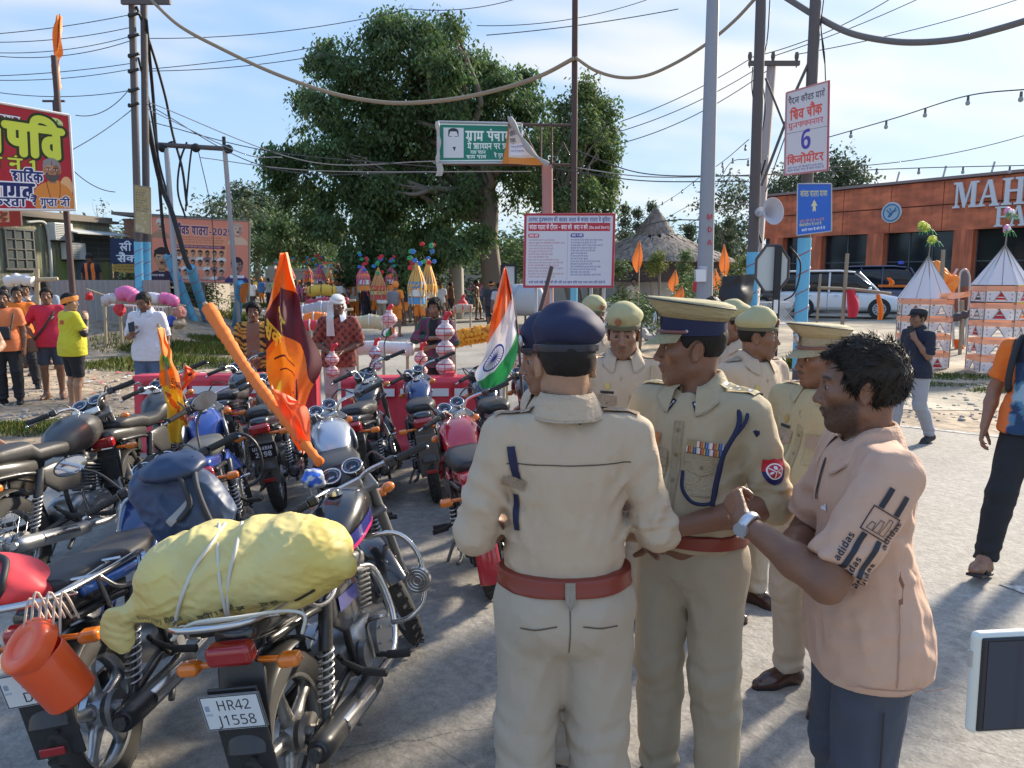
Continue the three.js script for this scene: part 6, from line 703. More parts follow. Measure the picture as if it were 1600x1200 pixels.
const foot=(L,g)=>{const d=[Math.sin(L.toe),0,Math.cos(L.toe)],up=L.foot,y=(t)=>L.ank[1]+(t?-Math.sin(up)*t:0),hl=ad(L.ank,d,-0.035),P2=(t,dy)=>[L.ank[0]+d[0]*t,L.ank[1]+dy-Math.sin(up)*t,L.ank[2]+d[2]*t];return[rc(L.ank,P2(-0.03,-0.045),0.036+g,0.036+g,0.03),rc(P2(-0.03,-0.05),P2(0.11,-0.052),0.036+g,0.034+g,0.04),rc(L.ank,P2(0.1,-0.05),0.035+g,0.03+g,0.03),rc(P2(0.1,-0.054),P2(0.175,-0.06),0.036+g,0.025+g,0.03)];};
// ---- skin: body, head and hands merged into one mesh
const tone=(x,y,z)=>{const v=1+0.1*vn(x*30,y*30,z*30)+0.05*vn(x*160,y*160,z*160);return[sk[0]*v,sk[1]*v,sk[2]*v];};
const shrink=-0.01,bp=[...torso(o.shirt?shrink:0),...hips(-0.012),...(AL.none?[]:armP(AL,0)),...(AR.none?[]:armP(AR,0)),...legP(LL,o.trousers?.to>0.5?-0.006:0),...legP(LR,o.trousers?.to>0.5?-0.006:0),rc(ad(neck,[0,-0.03,0]),H.to([0,-0.05,-0.03]),0.056*b,0.052,0.03),...foot(LL,o.shoes?-0.008:0),...foot(LR,o.shoes?-0.008:0)];
const bodyB=bounds(bp,0.03),parts=[skin({prims:bp,...bodyB,cell:q[0],color:tone})];
const hpz=headPrims(o,!low&&q[1]<0.012).map((p)=>xf(p,H));hpz.push(rc(H.to([0,-0.05,-0.03]),ad(neck,[0,-0.02,0]),0.0535,0.0575*b,0.03));const bd=o.beard??0,face=o.face2||{};
const headCol=(x,y,z)=>{const p=H.inv(x,y,z),c=tone(x,y,z),ax=Math.abs(p[0]);let f=1;const m=(c2,t)=>{for(let i=0;i<3;i++)c[i]=lerp(c[i],c2[i],t);};
const br=smoothstep(0.0065-Math.abs(p[1]-0.0285-0.004*Math.sin(ax*60)),0,0.004)*smoothstep(ax,0.008,0.014)*smoothstep(0.056-ax,0,0.008)*(p[2]>0.04);if(!low)m([0.02,0.014,0.011],br*0.9);
const lip=smoothstep(1-Math.hypot(p[0]/ 0.023,(p[1]+0.0665)/ 0.0115),0,0.25)*(p[2]>0.07);m([sk[0]*0.85,sk[1]*0.62,sk[2]*0.6],lip*0.85);
const mo=smoothstep(0.007-Math.abs(p[1]+0.0525+ax*0.18),0,0.004)*smoothstep(0.028-ax,0,0.006)*(p[2]>0.07);m([0.025,0.018,0.015],mo*(o.moustache??0));
const low2=smoothstep(-p[1],0.05-ax*0.55,0.072-ax*0.4),front=smoothstep(p[2],-0.005,0.02),bear=low2*front*(1-lip)*smoothstep(-p[1],-0.3,0.03);m([0.022,0.017,0.015],bear*bd*(0.8+0.2*vn(x*300,y*300,z*300)));if(bd<0.3)m([sk[0]*0.62,sk[1]*0.66,sk[2]*0.75],low2*front*(1-lip)*0.4);
const eye=smoothstep(1-Math.hypot((ax-0.031)/ 0.018,(p[1]-0.006)/ 0.011),0,0.5)*(p[2]>0.05);m([sk[0]*0.6,sk[1]*0.55,sk[2]*0.55],eye*0.55);
const sb=smoothstep(p[1],0.02+0.09*smoothstep(p[2],0.02,0.07),0.035+0.09*smoothstep(p[2],0.02,0.07));m([0.03,0.022,0.018],sb*0.8);return c;};
const hb=bounds(hpz,0.015);parts.push(skin({prims:hpz,...hb,cell:q[1],color:headCol,pad:0.01}));
for(const[A,s]of[[AL,-1],[AR,1]]){if(A.none)continue;const l=hand(A.w,A.F,A.N,s,A.curl,A.thumb).concat(rc(mixp(A.e,A.w,0.8),A.w,0.0295,0.0268,0.012));parts.push(skin({prims:l,...bounds(l,0.008),cell:q[2],color:tone,pad:0.006}));}
const body=mesh('body',parts,skinMat('m'),root);let bodyLabel=null;
if(!low)for(const s of[1,-1]){const e=mesh('eye',put(new THREE.SphereGeometry(0.0128,14,10),0,0,0),eyeM,root);e.position.set(...H.to([s*0.031,0.0065,0.0742]));{const gz=o.gaze??0,g=put(new THREE.SphereGeometry(0.0076,12,8),0,0,0,0,0,0,[1,1,0.45]);const ir=mesh('iris',g,irisM,e);const d=nrm(H.dir([Math.sin(gz),-0.05,Math.cos(gz)]));ir.position.set(d[0]*0.0112,d[1]*0.0112,d[2]*0.0112);ir.lookAt(ir.position.x*50,ir.position.y*50,ir.position.z*50);ir.quaternion.setFromUnitVectors(V(0,0,1),V(...d));}}
// ---- hair
const hr=o.hair;if(hr){const th=hr.t??0.014,l=[el([0,0.036,-0.016],[0.074+th,0.087+th,0.096+th])].map((p)=>xf(p,H));const geoH=skin({prims:l,...bounds(l,0.03),cell:low?0.014:fine?0.004:0.007,pad:0.03,post:(x,y,z,d)=>{if(d>0.05)return d;const p=H.inv(x,y,z),ax=Math.abs(p[0]),top=hr.line??0.075;d-=(hr.tuft??0.004)*(vn(p[0]*50,p[1]*50,p[2]*30)+0.5*vn(p[0]*190,p[1]*120,p[2]*120));const up=lerp(-0.062+(hr.nape??0),top,smoothstep(p[2],-0.035,0.06))-0.05*smoothstep(ax,0.05,0.075)*smoothstep(p[2],-0.01,0.03)*(1-smoothstep(p[2],0.03,0.06));const ear=0.012-Math.hypot((p[2]+0.012)/ 1.0,(p[1]+0.006)/ 1.5)+0.014;d=Math.max(d,(up-p[1])*0.8);return ax>0.06?Math.max(d,ear):d;}});
const parts2=[geoH];if(!low&&hr.len!==0){const P0=geoH.attributes.position.array,N0=geoH.attributes.normal.array,nv=P0.length/ 3,r=rng(77+(o.seed||0)),ps2=[],ix=[],L0=hr.len??0.016,cnt=hr.n??(fine?2600:900);for(let i=0;i<cnt;i++){const v=Math.floor(r()*nv),p=[P0[v*3],P0[v*3+1],P0[v*3+2]],n=[N0[v*3],N0[v*3+1],N0[v*3+2]],lp=H.inv(...p),wv=vn(lp[0]*45,lp[1]*45,lp[2]*45)*2.2;let fl=hr.flow?hr.flow(lp):[lp[0]*3,-0.9+(lp[1]>0.06?0.8:0),lp[2]>0.02?0.7:-0.5];fl=H.dir(ad(fl,[Math.sin(wv*3),0,Math.cos(wv*4)].map((q2)=>q2*(hr.wave??0.35))));fl=nrm(ad(fl,n,-dt3(fl,n)));const L=L0*(0.5+r()),lf=(hr.lift??0.35)*(0.4+r()),w=nrm(cr(n,fl)).map((q2)=>q2*(hr.w??1)*(0.0011+r()*0.0012)),k=ps2.length/ 3;for(const[t,ww]of[[0,1],[0.4,1.1],[0.75,0.8]]){const c0=ad(ad(p,fl,t*L),n,lf*L*(t-0.55*t*t)-0.002);ps2.push(...ad(c0,w,ww),...ad(c0,w,-ww));}ps2.push(...ad(ad(p,fl,L),n,lf*L*0.35));ix.push(k,k+1,k+3,k,k+3,k+2,k+2,k+3,k+5,k+2,k+5,k+4,k+4,k+5,k+6);}parts2.push(geo(ps2,ix));}
mesh('hair',parts2,hr.m||hairM,root);}
// ---- clothes
const wr=(amp,fx,fy,sd)=>(x,y,z)=>amp*(vn(x*fx+sd,y*fy*0.8,z*fx)*0.5-1.1*Math.abs(vn(x*fx*1.5+y*5,y*fy*0.9+sd-x*6,z*fx*1.5))-0.5*Math.abs(vn(x*fx*1.3-y*14,y*fy*1.1+x*9+sd,z*fx*1.3+y*4))+0.42);
const c=o.shirt;if(c){
const g=c.ease??0.013,to=c.sleeve??0.8,sl=(A)=>{if(to<=1){const e=mixp(A.sh,A.e,to),d=nrm(sub3(A.e,A.sh));return[capped(rc(A.sh,ad(e,d,0.03),0.056*ab+g,0.053*ab+g*1.35,0.035),e,d)];}const e=mixp(A.e,A.w,to-1),d=nrm(sub3(A.w,A.e));return[rc(A.sh,A.e,0.054*ab+g,0.047*ab+g,0.035),capped(rc(A.e,ad(e,d,0.03),0.047*ab+g,(c.roll?0.04:0.032)*ab+g,0.02),e,d),...(c.roll?[capped(rc(mixp(A.e,A.w,Math.max(0.02,to-1-0.3)),ad(e,d,0.03),0.046*ab+g,0.043*ab+g,0.006),e,d)]:[])];};
const l=[...torso(g,0.06),...(c.long?[fc(T,[0,-0.2,0],[0,0.02,0],0.168*b+g+0.02,0.16*b+g+0.008+bel*0.2,0.8,0.05),...hips(g+0.016),...[LL,LR].map((L)=>rc(ad(L.hip,[0,0.03,0]),ad(mixp(L.hip,L.kn,0.4),[0,0,0]),0.097*b+g+0.012,0.09*b+g+0.012,0.05))]:[]),...(AL.none?[]:sl(AL)),...(AR.none?[]:sl(AR))],w1=wr(c.wrinkle??0.007,8,8,o.seed||3),w2=wr(0.006,16,10,5),hem=c.hem??0.0,ends=[[AL,1],[AR,-1]].filter(([A])=>!A.none).map(([A])=>{const a=to<=1?A.sh:A.e,bb=to<=1?A.e:A.w,d=nrm(sub3(bb,a)),e=mixp(a,bb,to<=1?to:to-1);return{e,d,a:mixp(A.sh,A.e,0.3),el:A.e,A};});
const disp=(x,y,z,p)=>{let w=w1(x,y,z);for(const E of ends){const r=Math.hypot(x-E.el[0],y-E.el[1],z-E.el[2]);if(r<0.16)w-=0.012*smoothstep(0.16-r,0,0.1)*(Math.abs(vn(x*6+9,y*30+r*10,z*8))-0.25);}
const ax=Math.abs(p[0]);if(ax>0.1&&p[1]>0.15){w+=0.005*Math.sin((p[1]-ax*0.9)*75+3*vn(x*9,y*9,z*9))*smoothstep(ax,0.1,0.15)*smoothstep(0.4-p[1],0,0.12);}if(p[1]<0.12)w+=0.0045*Math.sin(p[1]*100+6*vn(x*8,1,z*8))*smoothstep(0.12-p[1],0,0.08)*(c.tuck?1:0.3);w+=fine?w2(x,y,z):0;return w<-0.006?-0.006+(w+0.006)*0.2:w;};
const sg=skin({prims:l,...bounds(l,0.03),cell:o.q==='hi'?0.008:q[0],pad:0.012,post:(x,y,z,d)=>{if(d>0.05)return d;const p=T.inv(x,y,z);if(d>-0.05)d-=disp(x,y,z,p);
d=cut(d,-(p[1]-hem));d=Math.max(d,Math.min(p[1]-0.475,1)>0?-(Math.hypot(p[0],p[2]+0.012)-(c.neck??0.064)):-1);d=cut(d,p[1]-0.515);
return d;},color:c.paint?(x,y,z)=>c.paint(T.inv(x,y,z),x,y,z,{AL,AR,T}):null});
const sm=c.m||(c.paint?fabric([1,1,1],0.85,{vertexColors:true}):fabric(c.c));root.userData0.shirt=mesh(c.name||'shirt',sg,sm,root);root.userData0.sf=(x,y,z)=>field(l,x,y,z)-disp(x,y,z,T.inv(x,y,z));
if(c.collar){const rI=0.066*(b>1.05?1.06:1),prof=[[0,-0.012,0],[-0.002,0.028,0.002],[0.006,0.034,0.004],[0.016,0.018,0.01],[0.03,-0.03,0.024],[0.034,-0.038,0.026]];const sfn=root.userData0.sf;const cg=grid(44,5,(u,v)=>{const a=lerp(-2.72,2.72,u),pr=prof[Math.round(v*5)],fr=smoothstep(Math.abs(a),1.6,2.7),drop=fr*0.028,r=rI+pr[0]+(pr[2]>0.009?fr*0.012:0);let q2=T.to([Math.sin(a)*r,(c.collarY??0.526)+0.012*(1-fr)+pr[1]*(1-0.1*fr)-drop-(pr[2]>0.02?fr*0.03:0),-0.016-Math.cos(a)*r*(0.98+0.1*fr)]);const od=T.dir([Math.sin(a)*0.8,0.6,-Math.cos(a)*0.8]);for(let i=0;i<2+10*fr&&pr[2]>0.003&&sfn(...q2)<0.003+pr[2]*0.12;i++)q2=ad(q2,od,0.004);return V(...q2);});mesh('collar',cg,c.collarM||sm,root);}
}
const tr=o.trousers;if(tr){
const g=tr.ease??0.014,to=tr.to??1,l=[...hips(g)],ends=[];for(const L of[LL,LR]){const c2=ad(mixp(L.kn,L.ank,0.3),[0,0,-0.014]);const e=to>0.5?mixp(L.kn,L.ank,(to-0.5)*2):mixp(L.hip,L.kn,to*2),d=nrm(to>0.5?sub3(L.ank,L.kn):sub3(L.kn,L.hip));const up=rc(ad(L.hip,[0,-0.02,0]),L.kn,0.094*b+g,0.064+g*1.3,0.035);l.push(to>0.5?up:capped(up,e,d));if(to>0.5)l.push(rc(L.kn,c2,0.064+g*1.3,0.062+g*1.3,0.03),capped(rc(c2,ad(L.ank,[0,-0.03,0]),0.062+g*1.3,0.05+g*(tr.flare??1.3),0.02),e,d));ends.push({e,d,kn:L.kn,ank:L.ank});}
const w1=wr(tr.wrinkle??0.007,8,5,(o.seed||3)+9),top=tr.top??(c?.long?Math.min(0,(c.hem??0)+0.03):0.055);const tg=skin({prims:l,...bounds(l,0.02),cell:o.q==='hi'?0.011:q[0],pad:0.012,post:(x,y,z,d)=>{if(d>0.05)return d;let w=d>-0.05?w1(x,y,z):0;if(d>-0.05)for(const E of ends){const rk=Math.hypot(x-E.kn[0],y-E.kn[1],z-E.kn[2]);if(rk<0.16)w+=0.004*Math.sin(y*90+5*vn(x*9,y*9,z*9))*smoothstep(0.16-rk,0,0.1);const ra=y-E.ank[1];if(to>0.9&&ra<0.16&&Math.hypot(x-E.ank[0],z-E.ank[2])<0.12)w+=0.006*Math.sin(y*75+4*vn(x*11,y*3,z*11))*smoothstep(0.16-ra,0,0.12);}d-=w;const p=T.inv(x,y,z);d=cut(d,p[1]-top);return d;}});
root.userData0.tf=(x,y,z)=>field(l,x,y,z)-w1(x,y,z);mesh(tr.name||(to>0.6?'trousers':'shorts'),tg,tr.m||fabric(tr.c),root);
if(o.belt){const{sf,tf}=root.userData0,bf=(x,y,z)=>Math.min(sf(x,y,z),tf(x,y,z),field(bl,x,y,z))-0.005,bl=[...hips(g+0.002),...torso((c?.ease??0.013)+0.002)],y0=o.belt.y??0.045,hh=o.belt.h??0.024;mesh('belt',skin({prims:bl,lo:ad(T.o,[-0.3,y0-0.08,-0.25]),hi:ad(T.o,[0.3,y0+0.08,0.25]),cell:o.q==='hi'?0.007:0.011,pad:0.03,post:(x,y,z,d)=>{const p=T.inv(x,y,z),dy=Math.abs(p[1]-y0)-hh;if(dy>0.012||d>0.05)return Math.max(dy,d-0.03);return cut(bf(x,y,z),Math.abs(p[1]-y0)-hh,0.006);}}),o.belt.m,root);root.userData0.bf=bf;}
}
if(o.shoes){const sm=o.shoes.m||leatherM;for(const L of[LL,LR]){const l=foot(L,0.004),y0=L.ank[1]-0.087;const f=mesh('shoe',skin({prims:l,...bounds(l,0.012),cell:fine?0.006:low?0.02:0.011,post:(x,y,z,d)=>cut(cut(d,(L.foot?y0-0.1:y0)-y),y-L.ank[1]-0.015)}),sm,root);if(!low)mesh('sole',skin({prims:l.slice(1),...bounds(l,0.02),cell:fine?0.006:0.011,post:(x,y,z,d)=>cut(cut(d-0.005,(L.foot?y0-0.1:y0)-y),y-y0-0.018-(L.foot?0.05:0))}),M.black,f);}}
return root;
}
function patch(root,name,f,m,c,dir,w,h,{roll=0,off=0.002,nx=10,ny=10,shape,up}={}){
const D=nrm(dir),U0=up||(Math.abs(D[1])>0.85?[0,0,1]:[0,1,0]),X=nrm(cr(U0,D)).map((v)=>-v),Y=nrm(cr(D,X)).map((v)=>-v),cs=Math.cos(roll),sn=Math.sin(roll);
const g=grid(nx,ny,(u,v)=>{let a=(u-0.5)*w,b2=(v-0.5)*h;if(shape)[a,b2]=shape(u,v,w,h);const A=a*cs-b2*sn,Bq=a*sn+b2*cs;let p=ad(ad(ad(c,X,A),Y,Bq),D,-0.12),t=0;for(let i=0;i<24;i++){const d=f(...ad(p,D,t));if(d<0.0006)break;t+=d*0.85;if(t>0.3)break;}return V(...ad(p,D,t-off));});
return mesh(name,g,m,root);
}
// ================= motorcycles: x forward, y up, z to the rider's right; origin on the ground between the wheels =================
const chrome=mat([0.6,0.59,0.58],0.22,{metalness:1}),alu=mat([0.42,0.42,0.42],0.42,{metalness:0.85}),cast=mat([0.2,0.2,0.2],0.5,{metalness:0.6}),dustB=dataTex(128,(u,v)=>0.62+0.5*tiled(u,v,5,81,4)),blackM=phys([0.03,0.029,0.028],0.55,{clearcoat:0.25,clearcoatRoughness:0.4,roughnessMap:dustB}),rubberM=mat([0.045,0.042,0.038],0.9,{bumpMap:grainB,bumpScale:0.002}),seatM=phys([0.032,0.031,0.031],0.5,{bumpMap:grainB,bumpScale:0.0006}),dustM=mat([0.12,0.11,0.095],0.85),springM=mat([0.5,0.5,0.5],0.35,{metalness:0.8}),tailM=phys([0.35,0.012,0.012],0.15,{clearcoat:1}),amberM=phys([0.75,0.19,0.015],0.15,{clearcoat:1}),glassM=phys([0.7,0.72,0.75],0.05,{metalness:0.2,clearcoat:1}),mirrorM=mat([0.75,0.8,0.9],0.03,{metalness:1}),dialM=print(128,128,(g,w)=>{g.fillStyle='#20242c';g.fillRect(0,0,w,w);g.strokeStyle='#c8d0d8';g.lineWidth=3;for(let i=0;i<22;i++){const a=2.4+i*0.22;g.beginPath();g.moveTo(64+Math.cos(a)*44,64+Math.sin(a)*44);g.lineTo(64+Math.cos(a)*56,64+Math.sin(a)*56);g.stroke();}g.strokeStyle='#d8482c';g.lineWidth=5;g.beginPath();g.moveTo(64,64);g.lineTo(30,92);g.stroke();g.fillStyle='#8fa0b8';g.fillRect(44,76,40,14);},0.2);
const plate=(l1,l2,black)=>print(256,160,(g,w,h)=>{g.fillStyle=black?'#14141a':'#dadcdc';g.fillRect(0,0,w,h);g.strokeStyle=black?'#3a3a44':'#33383c';g.lineWidth=5;g.strokeRect(4,4,w-8,h-8);g.fillStyle=black?'#d6d8e0':'#23272c';g.textAlign='center';g.font=black?'bold 54px sans-serif':'66px sans-serif';g.fillText(l1,black?128:140,70,black?200:150);g.font=black?'bold 76px sans-serif':'66px sans-serif';g.fillText(l2,black?128:140,140,190);if(!black){g.fillStyle='#8fa0b4';g.fillRect(14,44,20,26);g.font='bold 16px sans-serif';g.fillText('IND',26,92);}},0.4);
function moto(o){
const root=thing('motorcycle',o.label,'motorcycle',[0,0,0]),R=o.R||0.295,bullet=o.type==='bullet',tankM=o.tank,P_=(n,g,m,p=root)=>mesh(n,g,m,p),sd=[1,-1],r=rng(o.seed||1),rx=-0.62,fx=0.65;
const A=o.gear||alu,steer=(o.steer??0.3),sp=V(0.42,0.86,0),ax=V(-0.42,0.907,0).normalize(),St=(g)=>{g=merge(g);const m=new THREE.Matrix4().makeTranslation(sp.x,sp.y,sp.z).multiply(new THREE.Matrix4().makeRotationAxis(ax,steer)).multiply(new THREE.Matrix4().makeTranslation(-sp.x,-sp.y,-sp.z));return g.applyMatrix4(m);};
const wheel=(nm,x,tw,f)=>{
const ty=put(lathe([[R-0.085,-tw*0.7],[R-0.05,-tw],[R-0.012,-tw*0.82],[R,-tw*0.3],[R,tw*0.3],[R-0.012,tw*0.82],[R-0.05,tw],[R-0.085,tw*0.7]],44),x,R,0,PI/ 2),w=P_(nm,f([ty].slice(0,1).concat(Array.from({length:60},(_,i)=>{const a=i/ 60*2*PI,g=box(0.006,0.016,tw*1.25);g.rotateY((i%2?0.6:-0.6));g.rotateZ(a);g.translate(x+Math.cos(a)*R*0.999,R+Math.sin(a)*R*0.999,0);return g;}))),rubberM);
const rim=put(lathe([[R-0.098,-tw*0.62],[R-0.078,-tw*0.74],[R-0.076,-tw*0.6],[R-0.09,-tw*0.4],[R-0.095,0],[R-0.09,tw*0.4],[R-0.076,tw*0.6],[R-0.078,tw*0.74],[R-0.098,tw*0.62]],40),x,R,0,PI/ 2);
P_('rim',f(rim),o.wheels==='spoke'?chrome:A,w);P_('hub',f([cyl(0.062,0.062,tw*1.5,x,R,0,PI/ 2,0,0,24),cyl(0.078,0.07,0.03,x,R,-tw*0.5,PI/ 2,0,0,24),cyl(0.02,0.02,0.2,x,R,0,PI/ 2),cyl(0.03,0.03,0.02,x,R,0.09,PI/ 2)]),A,w);
if(o.wheels==='spoke')P_('spokes',f(Array.from({length:32},(_,i)=>{const a=i/ 32*2*PI,s=i%2?1:-1,b=a+(i%4<2?0.5:-0.5);return tube([V(x+Math.cos(b)*0.05,R+Math.sin(b)*0.05,s*0.035),V(x+Math.cos(a)*(R-0.09),R+Math.sin(a)*(R-0.09),0)],0.0022,4,1);})),chrome,w);
else for(let i=0;i<5;i++){const a=i/ 5*2*PI+(o.seed||0),at=(q,b,z)=>V(x+Math.cos(a)*q-Math.sin(a)*b,R+Math.sin(a)*q+Math.cos(a)*b,z),ring=(q,wd,th,sh=0)=>Array.from({length:8},(_,j)=>{const t=j/ 8*2*PI;return at(q,sh+Math.cos(t)*wd,Math.sin(t)*th);});P_('spoke',f(loft([ring(0.05,0.036,0.03),ring(0.09,0.026,0.024),ring(R-0.14,0.019,0.019),ring(R-0.096,0.034,0.024)])),A,w);}
return w;};
wheel('rear_wheel',rx,0.048,(g)=>merge(g));wheel('front_wheel',fx,0.042,(g)=>St(g));
for(const s of sd){P_('fork_leg',St([tube([V(fx,R,s*0.095),V(fx-0.145,R+0.32,s*0.095)],0.021,10,1),tube([V(fx-0.145,R+0.32,s*0.095),V(fx-0.285,R+0.62,s*0.095)],0.026,10,1)]),o.fork||cast);if(bullet||o.gaiter)P_('gaiter',St(tube([V(fx-0.07,R+0.16,s*0.095),V(fx-0.16,R+0.35,s*0.095)],(t)=>0.031+0.004*Math.sin(t*60),10,34)),rubberM);}
const fend=(cx,cy,q,a0,a1,w,m,nm,f=(g)=>g)=>P_(nm,f(grid(20,8,(u,v)=>{const a=lerp(a0,a1,u),t=(v-0.5)*PI*0.95,k=q+0.025*Math.cos(t)-0.02;return V(cx+Math.cos(a)*k,cy+Math.sin(a)*k,Math.sin(t)*w);})),m);
fend(fx,R,R+0.03,0.25,2.75,0.062,o.fender||tankM,'front_fender',(g)=>St(g));P_('fender_stay',St(sd.map((s)=>tube([V(fx,R,s*0.075),V(fx-0.22,R+0.22,s*0.062)],0.007,6,1))),cast);
P_('triple_clamp',St([rbox(0.12,0.035,0.25,0.012,0.375,0.92,0,0,0,0.42),rbox(0.1,0.03,0.24,0.012,0.42,0.78,0,0,0,0.42)]),cast);
const hb=o.bars||0,gx=0.16+hb,gy=o.barY??1.04,hw=o.barW??0.36;P_('handlebar',St([tube([V(gx-0.03,gy,-hw),V(gx+0.03,gy,-0.22),V(0.3,gy-0.015,-0.1),V(0.33,0.965,-0.045),V(0.33,0.965,0.045),V(0.3,gy-0.015,0.1),V(gx+0.03,gy,0.22),V(gx-0.03,gy,hw)],0.0115,9,40),rbox(0.05,0.05,0.12,0.012,0.335,0.955,0)]),o.barM||chrome);
for(const s of sd){P_('grip',St(tube([V(gx-0.008,gy,s*(hw-0.135)),V(gx-0.034,gy,s*(hw+0.005))],(t)=>0.0175+0.0015*Math.sin(t*70),12,30)),rubberM);P_('switch_box',St(rbox(0.05,0.045,0.05,0.012,gx+0.012,gy,s*(hw-0.165),0,s*0.2)),blackM);P_('lever',St([tube([V(gx+0.05,gy-0.004,s*(hw-0.16)),V(gx+0.062,gy-0.012,s*(hw-0.1)),V(gx+0.02,gy-0.02,s*(hw+0.02))],0.0065,7,12),ball(0.01,gx+0.02,gy-0.02,s*(hw+0.02))]),o.leverM||chrome);P_('cable',St(tube([V(gx+0.04,gy,s*(hw-0.17)),V(gx+0.2,gy+0.05,s*0.16),V(0.46,gy-0.04,s*0.1),V(0.42,0.78,s*0.03)],0.0055,6,16)),blackM);if(o.mirrors?.includes(s)){const mp=P_('mirror',St([tube([V(gx+0.03,gy+0.01,s*(hw-0.17)),V(gx+0.06,gy+0.13,s*(hw-0.12)),V(gx+0.05,gy+0.19,s*(hw-0.06))],0.006,6,12),put(ball(0.06),gx+0.065,gy+0.215,s*(hw-0.04),0,s*0.12,0.12,[0.35,0.72,1.25])]),blackM);P_('mirror_glass',St(put(cyl(0.052,0.052,0.004,0,0,0,0,0,PI/ 2,28),gx+0.043,gy+0.215,s*(hw-0.04),0,s*0.12,0.12,[1,0.74,1.28])),mirrorM,mp);}}
if(o.cowl){P_('headlight_cowl',St(hull([[0.34,0.95,0.06,0.05,0.1,2.5],[0.4,0.92,0.115,0.1,0.14,2.6],[0.5,0.86,0.12,0.1,0.12,2.6],[0.57,0.83,0.1,0.07,0.09,2.5],[0.6,0.82,0.07,0.05,0.06,2.4]],20)),o.cowl);P_('visor',St(grid(10,5,(u,v)=>V(0.42+0.02*v-0.06*(2*u-1)**2,0.96+v*0.11,(u-0.5)*(0.2-v*0.07)))),blackM);P_('headlight',St(put(ball(0.07),0.575,0.83,0,0,0,0,[0.5,0.85,1.2])),glassM);if(o.cowlStripe)P_('cowl_stripe',St(sd.map((s)=>grid(6,1,(u,v)=>V(0.4+u*0.16,0.9-u*0.05+v*0.025,s*(0.122-0.012*u*u+0.002))))),o.cowlStripe);}
else{P_('headlight_shell',St(put(lathe([[0.001,-0.1],[0.05,-0.09],[0.085,-0.03],[0.095,0.02],[0.1,0.025],[0.098,0.035]],24),0.52,0.84,0,0,0,-PI/ 2-0.05)),bullet?(o.nacelle||blackM):blackM);P_('headlight_rim',St(put(new THREE.TorusGeometry(0.095,0.01,8,26),0.555,0.84,0,0,PI/ 2)),chrome);P_('headlight',St(put(ball(0.09),0.55,0.84,0,0,0,0,[0.35,1,1])),glassM);}
{const pod=P_('instrument_pod',St([hull([[0.36,0.985,0.1,0.03,0.05,2.6],[0.4,1.0,0.11,0.035,0.06,2.8],[0.46,0.985,0.1,0.03,0.06,2.6]],18),...sd.map((s)=>put(cyl(0.052,0.045,0.07,0,0,0),0.4,1.0,s*0.056,0,0,0.62))]),o.pod||blackM);for(const s of sd){P_('dial',St(put(new THREE.CircleGeometry(0.044,24),0,0,0,-PI/ 2).rotateY(-PI/ 2).rotateZ(0.62).translate(0.4-0.0215,1.0+0.0305,s*0.056)),dialM,pod);P_('bezel',St(put(new THREE.TorusGeometry(0.048,0.005,6,24),0,0,0,PI/ 2).rotateZ(0.62).translate(0.4-0.021,1.03,s*0.056)),chrome,pod);}}
for(const s of sd)P_('front_indicator',St([tube([V(0.44,0.84,s*0.09),V(0.44,0.84,s*0.15)],0.01,6,1),put(ball(0.035),0.445,0.84,s*0.18,0,0,0,[0.8,0.75,1])]),amberM);
P_('frame',[tube([V(0.36,0.84,0),V(0.2,0.62,0),V(0.2,0.3,0.0)],0.022,8),tube([V(0.36,0.82,0),V(0.0,0.76,0),V(-0.5,0.72,0)],0.022,8),...sd.map((s)=>tube([V(-0.1,0.72,s*0.09),V(-0.2,0.5,s*0.1),V(-0.16,0.27,s*0.1)],0.016,7)),...sd.map((s)=>tube([V(-0.2,0.6,s*0.11),V(-0.5,0.7,s*0.12),V(-0.78,0.73,s*0.08)],0.015,7))],blackM);
const th=bullet?0.135:0.125,tk=P_('fuel_tank',bullet?hull([[0.36,0.85,0.05,0.05,0.06,2.3],[0.32,0.85,0.1,0.09,0.1,2.5],[0.2,0.85,0.142,0.125,0.13,2.5],[0.08,0.84,0.148,0.12,0.14,2.5],[-0.04,0.82,0.12,0.09,0.11,2.4],[-0.12,0.79,0.07,0.05,0.06,2.2]],32):hull([[0.4,0.87,0.05,0.05,0.05,2.4],[0.35,0.86,0.11,0.1,0.1,2.7],[0.22,0.85,th,0.115,0.12,2.8],[0.1,0.83,th,0.1,0.11,2.7],[0.0,0.8,0.09,0.07,0.08,2.4],[-0.06,0.78,0.06,0.04,0.05,2.2]],32),tankM);
P_('fuel_cap',[cyl(0.034,0.036,0.02,0.2,bullet?0.978:0.968,0,0,0,0,22),cyl(0.02,0.02,0.03,0.2,bullet?0.98:0.97,0)],chrome,tk);
if(o.knee)for(const s of sd)P_('knee_pad',put(ball(0.1),0.06,0.83,s*0.138,0,s*0.12,0.1,[1.05,0.75,0.14]),o.knee,tk);
if(o.stripe)for(const s of sd){P_('stripe',grid(14,2,(u,v)=>V(0.3-u*0.32,0.815+v*0.05-u*0.05,s*(0.128-0.1*Math.max(0,u-0.62)**1.5-0.06*Math.max(0,0.2-u)+0.002))),o.stripe[0],tk);P_('stripe',grid(14,1,(u,v)=>V(0.3-u*0.32,0.797+v*0.018-u*0.05,s*(0.128-0.1*Math.max(0,u-0.62)**1.5-0.06*Math.max(0,0.2-u)+0.0025))),o.stripe[1],tk);}
